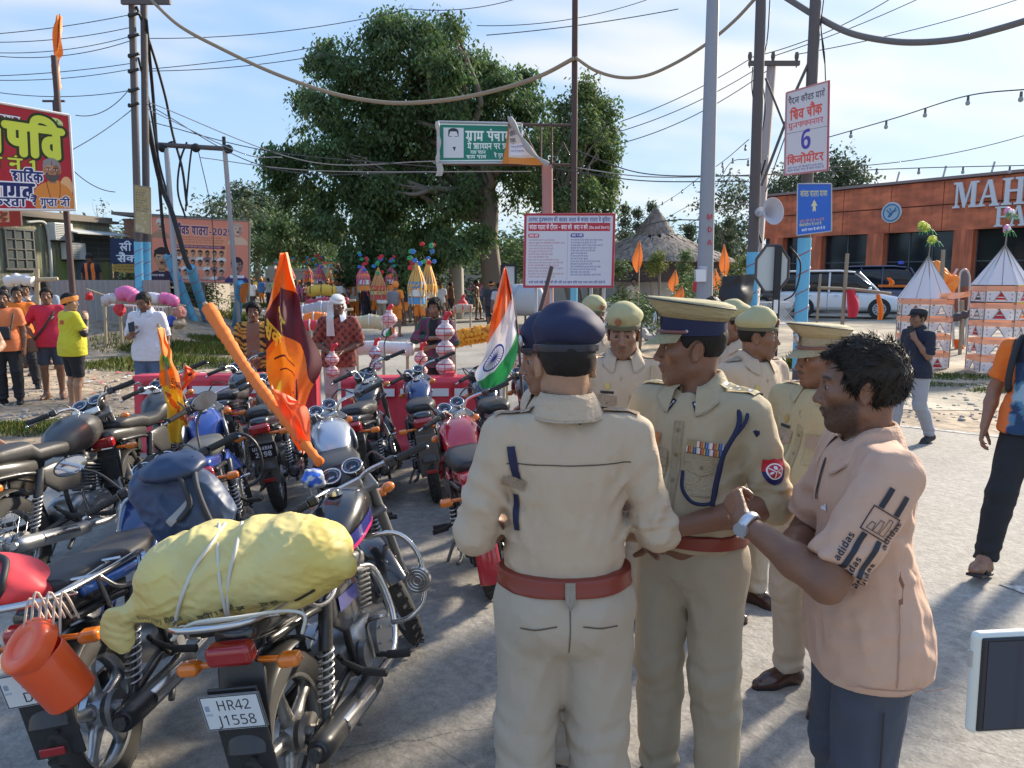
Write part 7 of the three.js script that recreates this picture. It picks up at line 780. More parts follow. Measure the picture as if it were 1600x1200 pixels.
const sy=o.seatY??0.8;P_('seat',bullet&&o.solo?hull([[0.0,sy-0.02,0.06,0.04,0.05,2.4],[-0.1,sy-0.01,0.12,0.045,0.06,2.8],[-0.25,sy,0.14,0.05,0.06,3],[-0.36,sy,0.12,0.05,0.06,3],[-0.42,sy+0.04,0.12,0.06,0.07,3],[-0.65,sy+0.05,0.11,0.05,0.06,3],[-0.74,sy+0.045,0.07,0.03,0.04,2.5]],26):hull([[0.04,sy,0.05,0.02,0.05,2.4],[-0.04,sy-0.005,0.105,0.035,0.06,2.8],[-0.2,sy-0.01,0.13,0.04,0.065,3],[-0.36,sy+0.0,0.135,0.045,0.065,3],[-0.46,sy+0.025,0.13,0.05,0.07,3],[-0.66,sy+0.045,0.115,0.045,0.065,3],[-0.74,sy+0.045,0.08,0.03,0.04,2.6]],26),o.seat||seatM);
if(o.seatTrim)P_('seat_trim',sd.map((s)=>tube([V(0.0,sy-0.05,s*0.085),V(-0.2,sy-0.055,s*0.134),V(-0.45,sy-0.03,s*0.134),V(-0.7,sy+0.0,s*0.1)],0.022,6,20)),o.seatTrim);
for(const s of sd)P_('side_cover',hull([[-0.06,0.6,0.012,0.05,0.06,2.6,s*0.12],[-0.12,0.61,0.022,0.1,0.11,3,s*0.125],[-0.3,0.62,0.024,0.1,0.1,3,s*0.13],[-0.4,0.65,0.014,0.06,0.05,2.6,s*0.125]],20),o.side||tankM);
if(o.stripe)for(const s of sd)P_('side_decal',grid(4,1,(u,v)=>V(-0.14-u*0.2,0.6+v*0.06+u*0.02,s*0.154)),o.stripe[2]||o.stripe[0]);
P_('tail_cowl',hull([[-0.4,0.73,0.11,0.05,0.06,3],[-0.62,0.76,0.11,0.055,0.06,3],[-0.8,0.79,0.075,0.04,0.055,2.8],[-0.86,0.79,0.06,0.03,0.045,2.6]],20),o.tail||tankM);
const ff=fend(rx,R,R+0.045,0.9,bullet?3.45:2.75,0.068,bullet?tankM:blackM,'rear_fender');P_('mud_flap',hull([[-0.845,0.66,0.085,0.03,0.03,4],[-0.88,0.52,0.085,0.016,0.016,4],[-0.9,0.4,0.08,0.012,0.012,4]].map((q)=>q),16),o.flap||blackM);P_('flap_board',[rbox(0.012,0.36,0.17,0.006,-0.905,0.47,0,0,0,0.1)],o.flap||blackM);
P_('tail_light',rbox(0.07,0.075,0.16,0.025,-0.885,0.745,0,0,0,0.15),tailM);P_('lower_reflector',rbox(0.012,0.03,0.085,0.004,-0.93,0.335,0),tailM);if(o.plate){P_('number_plate',grid(1,1,(u,v)=>V(-0.936-0.018*v,0.515+v*0.125,(u-0.5)*0.2)),o.plate);P_('plate_backing',rbox(0.006,0.13,0.205,0.003,-0.937,0.577,0,0,0,0.144),cast);}
for(const s of sd){P_('rear_indicator',[tube([V(-0.83,0.69,s*0.06),V(-0.84,0.69,s*0.14)],0.011,7,1),rbox(0.06,0.045,0.075,0.018,-0.85,0.69,s*0.175)],amberM);
const a=V(-0.42,0.7,s*0.135),b=V(rx+0.015,0.32,s*0.135),q=(t)=>a.clone().lerp(b,t),sh=P_('shock_absorber',[tube([a,q(0.42)],0.027,10,1),tube([q(0.42),b],0.012,8,1),put(ball(0.024),...b),tube([q(0.86),b],0.02,8,1)],o.shock||blackM);P_('spring',tube(Array.from({length:61},(_,i)=>{const t=i/ 60,c=q(0.4+t*0.46),an=t*7.5*2*PI;return c.add(V(Math.cos(an)*0.028,0,Math.sin(an)*0.028));}),0.0052,6,120),springM,sh);
P_('swing_arm',tube([V(-0.12,0.33,s*0.09),V(rx,R,s*0.1),V(rx-0.06,R,s*0.1)],0.02,8,6),blackM);P_('foot_peg',[tube([V(-0.02,0.29,s*0.1),V(-0.03,0.28,s*0.2)],0.012,7,1),tube([V(-0.03,0.28,s*0.19),V(-0.03,0.28,s*0.29)],0.018,10,1)],rubberM);P_('rear_foot_peg',[tube([V(-0.34,0.42,s*0.12),V(-0.32,0.36,s*0.2)],0.012,7,1),tube([V(-0.32,0.36,s*0.19),V(-0.34,0.355,s*0.29)],0.016,10,1),tube([V(-0.34,0.44,s*0.11),V(-0.2,0.3,s*0.11)],0.012,6,1)],rubberM);}
P_('chain_case',hull([[rx-0.08,R,0.012,0.06,0.06,3,-0.085],[rx+0.05,R+0.005,0.014,0.065,0.065,3,-0.088],[-0.25,R+0.01,0.014,0.045,0.045,3,-0.088],[-0.1,R+0.01,0.012,0.03,0.03,3,-0.088]],16),o.dusty?dustM:blackM);P_('brake_rod',tube([V(-0.05,0.28,0.13),V(rx,0.23,0.1)],0.005,5,1),chrome);P_('brake_plate',cyl(0.072,0.072,0.02,rx,R,0.07,PI/ 2,0,0,26),A);
const en=P_('engine',[hull([[-0.16,0.34,0.1,0.08,0.09,4],[-0.08,0.34,0.12,0.11,0.11,3.5],[0.1,0.33,0.12,0.1,0.1,3.5],[0.18,0.33,0.09,0.06,0.06,3]],20),put(cyl(0.105,0.1,0.05,0,0,0,PI/ 2,0,0,28),0.06,0.335,0.135),put(cyl(0.1,0.09,0.05,0,0,0,PI/ 2,0,0,28),0.02,0.34,-0.135),put(cyl(0.06,0.055,0.03,0,0,0,PI/ 2,0,0,20),-0.12,0.34,0.13)],o.engine||alu);
P_('cylinder',[...Array.from({length:8},(_,i)=>rbox(0.15,0.011,0.17,0.004,0.11+i*0.007,0.455+i*0.021,0,0,0,-0.25)),put(rbox(0.12,0.2,0.13,0.02),0.13,0.53,0,0,0,-0.25),put(rbox(0.14,0.07,0.15,0.025),0.165,0.66,0,0,0,-0.25)],o.cyl||cast);P_('carburettor',[cyl(0.03,0.03,0.12,-0.0,0.56,0.02,0,0,PI/ 2),rbox(0.06,0.09,0.06,0.015,0.0,0.54,0.02)],alu);P_('engine_bolts',Array.from({length:8},(_,i)=>cyl(0.008,0.008,0.014,0.06+Math.cos(i*PI/ 4)*0.085,0.335+Math.sin(i*PI/ 4)*0.085,0.165,PI/ 2)),chrome,en);P_('kick_lever',tube([V(-0.08,0.3,0.15),V(-0.13,0.48,0.17),V(-0.13,0.5,0.24)],0.01,7,10),chrome);
P_('exhaust_header',tube([V(0.21,0.6,0.03),V(0.32,0.55,0.06),V(0.31,0.34,0.12),V(0.16,0.22,0.15),V(-0.16,0.235,0.155)],0.02,9,26),o.exh||chrome);P_('silencer',[tube([V(-0.14,0.235,0.155),V(-0.24,0.245,0.165),V(-0.8,0.33,0.18)],(t)=>(t<0.18?lerp(0.022,0.046,t/ 0.18):t>0.97?0.04:0.047),16,22),put(cyl(0.024,0.024,0.04,0,0,0,0,0,PI/ 2-0.15),-0.81,0.332,0.18)],o.exh2||o.exh||blackM);P_('heat_shield',tube([V(-0.3,0.257,0.183),V(-0.62,0.305,0.194)],0.036,12,1),o.shield||chrome);
P_('side_stand',tube([V(-0.02,0.26,-0.1),V(-0.05,0.12,-0.19),V(-0.07,0.03,-0.24)],0.012,7,6),cast);P_('centre_stand',[tube([V(-0.2,0.24,-0.12),V(-0.34,0.15,-0.14),V(-0.4,0.14,-0.17)],0.014,7,6),tube([V(-0.2,0.24,0.12),V(-0.34,0.15,0.14)],0.014,7,6)],cast);
if(o.guard){const gg=P_('leg_guard',sd.map((s)=>tube([V(0.25,0.72,s*0.04),V(0.28,0.72,s*0.22),V(0.27,0.62,s*0.31),V(0.24,0.4,s*0.31),V(0.2,0.34,s*0.24),V(0.2,0.32,s*0.05)],0.0125,9,26)),o.guardM||chrome);if(o.horn)P_('horn',[put(cyl(0.06,0.06,0.03,0,0,0,0,0,PI/ 2,24),0.24,0.5,0.3),...[0.02,0.035,0.05].map((q)=>put(new THREE.TorusGeometry(q,0.004,5,22),0.224,0.5,0.3,0,PI/ 2))],chrome,gg);}
if(o.grab)P_('grab_rail',tube([V(-0.5,0.78,0.125),V(-0.74,0.85,0.12),V(-0.84,0.86,0.06),V(-0.84,0.86,-0.06),V(-0.74,0.85,-0.12),V(-0.5,0.78,-0.125)],0.011,8,26),o.grab);
if(o.rack){const zz=(x,s)=>V(x,0.845,s*0.15);P_('carrier',[tube([V(-0.3,0.79,0.15),V(-0.42,0.83,0.19),V(-0.72,0.86,0.19),V(-0.97,0.88,0.13),V(-1.02,0.89,0),V(-0.97,0.88,-0.13),V(-0.72,0.86,-0.19),V(-0.42,0.83,-0.19),V(-0.3,0.79,-0.15)],0.011,8,40),tube([V(-0.4,0.83,0.12),V(-0.94,0.868,0.09),V(-0.94,0.868,-0.09),V(-0.4,0.83,-0.12)],0.008,7,30),...[-0.55,-0.72,-0.88].map((x)=>tube([V(x,0.85,-0.185),V(x,0.857,0.185)],0.007,6,1)),...sd.map((s)=>tube([V(-0.42,0.83,s*0.19),V(-0.5,0.77,s*0.215),V(-0.68,0.79,s*0.22),V(-0.74,0.86,s*0.19)],0.009,7,16)),...sd.map((s)=>tube([V(-0.72,0.86,s*0.17),V(-0.6,0.7,s*0.13)],0.009,6,1))],chrome);}
if(o.saree)P_('saree_guard',[tube([V(-0.36,0.62,-0.18),V(-0.66,0.62,-0.18),V(-0.72,0.4,-0.18),V(-0.42,0.38,-0.18),V(-0.36,0.62,-0.18)],0.009,7,26),...[0,1,2,3].map((i)=>tube([V(-0.42-i*0.07,0.62,-0.18),V(-0.45-i*0.07,0.39,-0.18)],0.006,5,1))],chrome);
const at=o.at,dir=o.dir;root.rotation.order='YXZ';root.rotation.y=Math.atan2(-dir.z,dir.x);root.rotation.x=-(o.lean??0.16);root.position.set(at.x,0.0,at.z);root.scale.setScalar(o.k??0.955);return root;
}
const paint=(c,rg=0.22)=>phys(c,rg,{clearcoat:1,clearcoatRoughness:0.06});
function wheels(rear,front){const d=front.clone().sub(rear).setY(0).normalize();return{at:rear.clone().addScaledVector(d,0.62),dir:d};}
// ================= the parked motorcycles and what lies on them =================
const blk=paint([0.02,0.02,0.022],0.3),dkBlue=paint([0.02,0.035,0.12]),silverP=phys([0.46,0.48,0.52],0.3,{metalness:0.5,clearcoat:1,clearcoatRoughness:0.1}),redP=paint([0.5,0.025,0.035]),dustyBlk=phys([0.055,0.052,0.047],0.4,{clearcoat:0.5,clearcoatRoughness:0.3}),oldTank=phys([0.1,0.1,0.11],0.3,{clearcoat:0.8});
const Rr=(x,z,dx,dz)=>{const d=V(dx,0,dz).normalize();return{at:V(x,0,z).addScaledVector(d,0.6),dir:d};};
const bike1=moto({label:'black motorcycle with blue and pink stripes, yellow sack on its carrier, nearest at bottom',...Rr(-0.72,-2.45,0.12,-1),tank:blk,wheels:'alloy',gear:mat([0.4,0.38,0.35],0.4,{metalness:0.8}),rack:1,guard:1,horn:1,plate:plate('HR42','J1558'),stripe:[paint([0.025,0.03,0.2]),paint([0.7,0.04,0.2]),paint([0.03,0.035,0.3])],side:blk,steer:0.6,seed:3,barY:1.0});
const bike2=moto({label:'motorcycle with blue edged seat, alloy wheels and orange can hanging from its carrier',...Rr(-1.46,-2.6,-0.06,-1),tank:dkBlue,seatTrim:paint([0.05,0.17,0.5],0.35),wheels:'alloy',gear:mat([0.5,0.5,0.5],0.35,{metalness:0.85}),rack:1,cowl:blk,cowlStripe:M.white,plate:plate('DL3','DU8'),mirrors:[1,-1],barM:blackM,steer:0.62,seed:4,tail:blk,side:dkBlue,barY:1.0});
moto({label:'black retro motorcycle with long silencer at the left edge, second row',...Rr(-2.9,-4.35,0.1,-1),type:'bullet',tank:dustyBlk,wheels:'spoke',fork:chrome,gaiter:1,exh:alu,exh2:alu,shield:chrome,solo:1,steer:0.55,seed:5,barM:chrome,plate:plate('UP12','K4471',1)});
moto({label:'dusty black motorcycle with bare engine next to the striding saffron flag',...Rr(-2.72,-5.45,-0.05,-1),tank:dustyBlk,wheels:'spoke',dusty:1,saree:1,steer:0.6,seed:6,engine:mat([0.3,0.28,0.24],0.6,{metalness:0.5}),exh2:mat([0.16,0.15,0.14],0.6),cowl:blk});
moto({label:'blue motorcycle with black leg guard just behind the navy backpack',...Rr(-1.78,-4.62,-0.34,-1),tank:paint([0.025,0.06,0.28]),side:paint([0.03,0.1,0.42]),knee:alu,wheels:'alloy',gear:blackM,guard:1,guardM:blackM,steer:0.55,seed:7,seat:mat([0.1,0.1,0.09],0.5),gaiter:1});
moto({label:'dusty motorcycle with black plate reading 2198 before the left barrier',...Rr(-1.84,-5.95,-0.2,-1),tank:dustyBlk,wheels:'spoke',plate:plate('UP14BM','2198',1),saree:1,dusty:1,steer:0.5,seed:8,tail:blk,flap:dustM});
moto({label:'silver tanked retro motorcycle leaning right behind the yellow sack bike',...Rr(-0.84,-4.25,-0.3,-1),type:'bullet',tank:silverP,knee:alu,wheels:'spoke',fork:chrome,exh:alu,exh2:mat([0.3,0.3,0.3],0.45,{metalness:0.7}),saree:1,grab:chrome,steer:0.5,seed:9,pod:alu,side:silverP});
moto({label:'tall black motorcycle with raised handlebars in front of the red barrier',...Rr(-1.12,-6.0,-0.05,-1),tank:blk,wheels:'alloy',gear:blackM,cowl:blk,mirrors:[1],steer:0.5,seed:10,barY:1.1});
moto({label:'motorcycle with square red tail light and upright rear tyre left of the red tank',...Rr(-0.62,-6.2,-0.14,-1),tank:dkBlue,wheels:'spoke',flap:dustM,steer:0.5,seed:11,tail:blk,dusty:1,barY:1.06});
moto({label:'bright red tanked retro motorcycle beside the officer seen from behind',...Rr(-0.12,-4.3,-0.14,-1),type:'bullet',tank:redP,knee:blackM,wheels:'spoke',solo:1,steer:0.5,seed:12,nacelle:chrome,pod:alu,engine:blackM,cyl:blackM});
moto({label:'dark motorcycle carrying the national flag behind the red tanked one',...Rr(0.0,-6.2,-0.15,-1),tank:paint([0.012,0.03,0.05]),wheels:'alloy',gear:blackM,cowl:blk,steer:0.5,seed:13,barY:1.08});
moto({label:'black motorcycle partly hidden by the two blue capped officers',...Rr(0.36,-6.35,-0.1,-1),tank:blk,wheels:'alloy',gear:blackM,cowl:blk,steer:0.45,seed:14});
moto({label:'small motorcycle at the left barrier with its bars beside the saffron pennant',...Rr(-2.42,-6.75,-0.15,-1),tank:blk,wheels:'spoke',steer:0.4,seed:15,barY:1.06});
{
const c=P(374,892,2.42),X=V(0.97,0.16,-0.06).normalize(),o=thing('cargo_sack','stuffed pale yellow sack roped on the carrier of the nearest motorcycle','sack',c),rot=Math.atan2(X.y,X.x),e=[el([0.02,0.01,0],[0.31,0.15,0.19],0.05,[0,0.06,rot]),el([-0.12,-0.01,0.02],[0.18,0.152,0.18],0.1,[0,0,rot+0.25]),el([0.15,0.04,0],[0.19,0.12,0.18],0.1,[0,0,rot]),rc([0.3,0.06,0.03],[0.37,0.055,0.1],0.07,0.012,0.08),rc([-0.23,-0.06,0.08],[-0.315,-0.1,0.12],0.06,0.026,0.04),el([-0.35,-0.15,0.125],[0.05,0.075,0.018],0.02,[0,0.2,0.3]),rc([0.26,0.05,0.05],[0.38,0.045,0.1],0.09,0.012,0.06)];
const f=(x,y,z)=>{const a=x*Math.cos(rot)+y*Math.sin(rot),b=-x*Math.sin(rot)+y*Math.cos(rot);let d=field(e,x,y,z);const rope=Math.min(Math.abs(a+0.13+0.1*b),Math.abs(a-0.02),Math.abs(a-0.1-0.2*b));d+=0.016*Math.exp(-rope*rope/ 0.0012);d-=0.014*(0.4-Math.abs(vn(a*5+2,b*10+a*4,z*5)))+0.009*(0.4-Math.abs(vn(a*7+b*3,b*30-a*9+z*9,z*6)))+0.006*(0.4-Math.abs(vn(a*16-b*12,b*40+a*26,z*14)))+0.003*(0.4-Math.abs(vn(a*45+b*20,b*70,z*40)));return d;};
mesh('sack_body',skin({prims:e,lo:[-0.56,-0.4,-0.34],hi:[0.48,0.32,0.34],cell:0.0068,pad:0.04,post:(x,y,z)=>f(x,y,z),color:(x,y,z)=>{const k=1+0.12*vn(x*12,y*12,z*12),w=smoothstep(x,0.18,0.3)*0.5+0.25*smoothstep(vn(x*5,y*5,z*5),0.2,0.6);return[0.62*k+0.1*w,0.52*k+0.0*w,lerp(0.2,0.07,w)*k];}}),mat([1,1,1],0.55,{vertexColors:true}),o);
const txt=new THREE.MeshStandardMaterial({map:canvasTex(1024,90,(g,w,h)=>{g.clearRect(0,0,w,h);g.font='44px serif';g.fillStyle='#4a4a3a';g.fillText('Everyday |',10,58);dev(g,'meredISn',230,30,26,'#4a4a3a',1.8);dev(g,'rsiya | kalI jUl',450,28,28,'#4a4a3a',1.8);dev(g,'jar 25',830,26,28,'#4a4a3a',1.8);}),alphaTest:0.4,roughness:0.7,side:THREE.DoubleSide});
patch(o,'printed_line',f,txt,[-0.03,-0.06,0.14],[0,0.12,-1],0.5,0.05,{roll:rot*0.9,nx:40,ny:4,off:0.003});
patch(o,'printed_mark',f,new THREE.MeshStandardMaterial({color:0x35352c,roughness:0.7,side:THREE.DoubleSide}),[0.24,-0.02,0.1],[-0.3,0.05,-1],0.07,0.012,{roll:0.5,nx:8,ny:2,off:0.003});
const rope=(pts,n)=>{const l=[];for(const[px,py,dz]of pts){const D=2.05;const q=P(px,py,D).sub(c);let p=[q.x,q.y,q.z],d=nrm(sub3([q.x,q.y,q.z],[0-c.x,EYE-c.y,0-c.z])),t=0;for(let i=0;i<40;i++){const v=f(...ad(p,d,t));if(v<0.005)break;t+=Math.max(0.003,v*0.7);if(t>0.8){t=dz??0.2;break;}}l.push(V(...ad(p,d,t)));}return tube(l,0.0058,6,60);};
const ropeM=mat([0.6,0.58,0.5],0.85);mesh('rope',rope([[352,818],[330,850],[305,885],[287,925],[276,962],[272,1000,0.24]]),ropeM,o);mesh('rope',rope([[342,818],[340,860],[343,905],[350,945],[355,968,0.22]]),ropeM,o);mesh('rope',rope([[378,816],[368,860],[358,900],[356,950],[358,966,0.22]]),ropeM,o);mesh('rope',tube([P(268,1000,2.16).sub(c),P(300,975,2.12).sub(c),P(360,966,2.1).sub(c),P(458,955,2.2).sub(c),P(476,962,2.2).sub(c),P(472,990,2.2).sub(c)],0.0052,6,40),ropeM,o);
}
{
const c=P(72,1040,2.18),o=thing('plastic_can','orange plastic can with tilted lid hanging from a motorcycle carrier at bottom left','can',c);const m=phys([0.85,0.1,0.02],0.35,{clearcoat:0.3,transmission:0.06}),R1=new THREE.Matrix4().makeRotationFromEuler(new THREE.Euler(0.28,0,0.42)).scale(V(0.86,0.86,0.86)),ap=(g)=>g.applyMatrix4(R1);
mesh('body',ap(lathe([[0.001,-0.16],[0.078,-0.158],[0.088,-0.145],[0.091,0.0],[0.093,0.045],[0.088,0.05],[0.086,0.05],[0.084,-0.14]],36)),m,o);const R2=new THREE.Matrix4().makeRotationFromEuler(new THREE.Euler(0.75,0,0.5));mesh('lid',lathe([[0.001,0.02],[0.05,0.021],[0.055,0.03],[0.07,0.033],[0.094,0.028],[0.1,0.015],[0.1,-0.03],[0.096,-0.03]],36).applyMatrix4(R2.scale(V(0.86,0.86,0.86))).translate(-0.03,0.073,0.026),m,o);mesh('handle_cord',Array.from({length:6},(_,i)=>tube([V(-0.06+i*0.022,0.1,0),V(-0.05+i*0.02,0.2+(i%2)*0.02,-0.03),V(-0.04+i*0.022,0.12,-0.07)],0.004,5,10)),mat([0.55,0.42,0.34],0.8),o);
}
{
const c=P(15,905,2.5),o=thing('red_bag','red bag with black strap at the far left edge beside the blue seat','bag',c),e=[el([0,0,0],[0.16,0.075,0.12],0.03,[0,0,-0.3])];mesh('bag_body',skin({prims:e,lo:[-0.22,-0.16,-0.16],hi:[0.22,0.16,0.16],cell:0.009,pad:0.02,post:(x,y,z,d)=>d-0.008*vn(x*18,y*22,z*18)}),mat([0.75,0.06,0.07],0.5),o);mesh('strap',tube([V(0.02,-0.06,0.1),V(0.05,0.03,0.11),V(0.02,0.08,0.04),V(-0.04,0.085,0)],0.012,6),M.black,o);
}
{
const c=P(288,775,2.92),o=thing('backpack','navy backpack slung on the handlebar of the blue seat motorcycle','backpack',c),e=[el([0.02,-0.03,0],[0.15,0.15,0.09],0.05,[0,0,-0.5]),el([0.09,-0.08,0.02],[0.1,0.1,0.09],0.06,[0,0,-0.5]),el([-0.05,0.09,0.0],[0.12,0.045,0.08],0.03,[0,0,0.1]),rc([-0.14,0.02,0.03],[-0.02,-0.1,0.06],0.05,0.07,0.06)];
const f=(x,y,z)=>field(e,x,y,z)-0.022*(0.4-Math.abs(vn(x*9+y*6,y*7,z*8)))-0.009*(0.4-Math.abs(vn(x*24-y*16,y*20+x*9,z*20)));
mesh('bag_body',skin({prims:e,lo:[-0.3,-0.3,-0.2],hi:[0.32,0.26,0.24],cell:0.008,pad:0.03,post:f}),phys([0.03,0.055,0.115],0.5,{sheen:0.3,sheenColor:lin(0.2,0.3,0.5)}),o);mesh('top_flap',skin({prims:[el([-0.03,0.12,0.02],[0.13,0.045,0.1],0.02,[0.3,0,0.15])],lo:[-0.22,0.02,-0.14],hi:[0.16,0.22,0.18],cell:0.009,pad:0.02,post:(x,y,z,d)=>d-0.006*vn(x*25,y*25,z*25)}),phys([0.022,0.04,0.09],0.45),o);
mesh('strap',[tube([V(0.02,0.12,0.09),V(0.06,0.05,0.12),V(0.07,0.0,0.12),V(0.03,-0.06,0.13)],(t)=>0.011,5),tube([V(0.05,0.16,0.02),V(0.1,0.05,0.11),V(0.16,-0.12,0.1),V(0.19,-0.2,0.06)],0.012,5)],mat([0.03,0.035,0.045],0.7),o);patch(o,'grey_tag',f,mat([0.34,0.34,0.32],0.7),[0.03,-0.03,0.1],[0,0,-1],0.03,0.11,{roll:-0.75,off:0.004,nx:3});
}
{const c=P(490,748,3.35),o=thing('foil_wrapper','crumpled blue and silver wrapper stuck on the instruments of the nearest motorcycle','wrapper',c),e=[el([0,0,0],[0.055,0.048,0.05],0.02)];mesh('wrapper',skin({prims:e,lo:[-0.09,-0.09,-0.09],hi:[0.09,0.09,0.09],cell:0.005,pad:0.02,post:(x,y,z,d)=>d-0.012*vn(x*40,y*40,z*40),color:(x,y,z)=>(vn(x*45+3,y*60,z*45)>0.05?[0.03,0.12,0.55]:[0.5,0.52,0.55])}),phys([1,1,1],0.25,{vertexColors:true,clearcoat:0.6}),o);}
// ---- flags
function flag(label,L,R_,D,m,opt={}){const n=36,c=P(L[0][0],L[0][1],D),o=thing('flag',label,'flag',V(c.x,c.y,c.z)),cl=curve(L.map(([x,y])=>P(x,y,D)),n),cr2=curve(R_.map(([x,y])=>P(x,y,D)),n),w=opt.wave??0.05;wmesh('cloth',grid(18,n,(u,v)=>{const i=Math.round((1-v)*n),q=cl[i].clone().lerp(cr2[i],u);q.z+=w*(Math.sin(u*(opt.f??8)+v*5)+0.6*Math.sin(u*15-v*9)+0.35*vn(u*5,v*9,2)*2);return q;}),m,o);return o;}
const flagTex=(w,h,d,tr=0.35)=>{const t=canvasTex(w,h,d);return phys([1,1,1],0.75,{map:t,transmission:tr,thickness:0});};
{const D=3.75,o=flag('large orange flag with maroon band and painted swirls on the slanting wrapped pole',[[438,396],[420,450],[414,500],[420,560],[426,610],[446,660],[472,700]],[[447,394],[462,450],[474,505],[500,572],[484,612],[478,650],[480,706]],D,flagTex(512,1024,(g,w,h)=>{
g.fillStyle='#f07a1c';g.fillRect(0,0,w,h);g.fillStyle='#5a1224';g.beginPath();g.moveTo(0,h*0.3);g.lineTo(w*0.45,h*0.16);g.lineTo(w,h*0.2);g.lineTo(w,h*0.62);g.quadraticCurveTo(w*0.8,h*0.6,w*0.72,h*0.42);g.quadraticCurveTo(w*0.3,h*0.34,0,h*0.46);g.fill();
g.save();g.translate(w*0.42,h*0.23);g.rotate(0.9);dev(g,'jy',0,0,78,'#f4d24a',2.2);g.restore();g.save();g.translate(w*0.06,h*0.33);g.rotate(0.6);dev(g,'Sk',0,0,70,'#f4d24a',2.2);g.restore();
const gr=g.createLinearGradient(0,h*0.45,w,h*0.7);gr.addColorStop(0,'#f9a11e');gr.addColorStop(1,'#f0641a');g.fillStyle=gr;g.beginPath();g.ellipse(w*0.34,h*0.6,w*0.38,h*0.18,0.2,0,7);g.fill();
g.strokeStyle='#571020';g.lineCap='round';for(const[x0,y0,cx,cy,x1,y1,lw]of[[0.1,0.5,0.3,0.46,0.5,0.52,9],[0.16,0.56,0.35,0.53,0.52,0.58,7],[0.62,0.6,0.78,0.66,0.7,0.76,26],[0.5,0.68,0.7,0.66,0.66,0.76,14],[0.2,0.72,0.3,0.8,0.5,0.78,12],[0.3,0.8,0.5,0.86,0.36,0.93,40],[0.14,0.64,0.22,0.7,0.16,0.78,8],[0.56,0.84,0.66,0.9,0.6,0.97,20]]){g.lineWidth=lw;g.beginPath();g.moveTo(w*x0,h*y0);g.quadraticCurveTo(w*cx,h*cy,w*x1,h*y1);g.stroke();}g.fillStyle='#e8d23a';g.beginPath();g.ellipse(w*0.16,h*0.68,26,70,0.3,0,7);g.fill();dev(g,'bm',w*0.6,h*0.78,46,'#c8281c',2.4);dev(g,'bol',w*0.55,h*0.86,40,'#c8281c',2.4);
}),{wave:0.035});}
{const a=P(326,482,4.4),b=P(499,722,3.42),o=thing('wrapped_flag_pole','thick pole wrapped in orange cloth slanting up left from the nearest motorcycle','pole',b);wmesh('wrap',tube(curve([a,P(378,566,4.1),P(425,630,3.8),b],40),(t)=>0.037-0.015*t+0.0016*Math.sin(t*140)+0.005*vn(t*26,1,2)+0.003*vn(t*70,4,2),14,90),mat([0.85,0.2,0.03],0.8),o);wmesh('stick',tube([P(320,474,4.43),P(332,492,4.36)],0.014,7,1),M.bamboo,o);const q=flag('salmon flag folds lying against the slanting orange pole',[[418,600],[440,640],[470,690]],[[450,620],[478,640],[490,715]],3.55,flagTex(64,64,(g)=>{g.fillStyle='#f4713c';g.fillRect(0,0,64,64);}),{wave:0.02});}
{const D=6.35,o=flag('national tricolour flag of saffron, white and green with blue wheel',[[787,418],[776,462],[765,510],[758,555],[742,585],[752,606]],[[791,419],[800,458],[806,500],[810,530],[804,566],[782,607]],D,flagTex(512,768,(g,w,h)=>{g.fillStyle='#e9e6ea';g.fillRect(0,0,w,h);g.fillStyle='#f0702a';g.beginPath();g.moveTo(0,0);g.lineTo(w,0);g.lineTo(w,h*0.2);g.lineTo(0,h*0.52);g.fill();g.fillStyle='#2f9a52';g.beginPath();g.moveTo(w,h*0.5);g.lineTo(w,h);g.lineTo(0,h);g.lineTo(0,h*0.9);g.lineTo(w*0.5,h*0.84);g.fill();g.strokeStyle='#28388c';g.lineWidth=13;g.save();g.translate(w*0.38,h*0.69);g.scale(1.25,1);g.beginPath();g.arc(0,0,92,0,7);g.stroke();g.lineWidth=5;for(let i=0;i<24;i++){const a=i/ 24*2*PI;g.beginPath();g.moveTo(0,0);g.lineTo(Math.cos(a)*90,Math.sin(a)*90);g.stroke();}g.fillStyle='#28388c';g.beginPath();g.arc(0,0,16,0,7);g.fill();g.restore();}),{wave:0.04});wmesh('staff',tube([P(818,640,D+0.05),P(806,500,D+0.05),P(788,416,D+0.05)],0.013,7),M.rust,o);const s=thing('long_staff','long dark red staff rising above the second blue capped officer','pole',P(848,470,6.9));wmesh('staff',tube([P(862,417,6.9),P(830,540,6.7)],0.02,7,1),M.rust,s);}
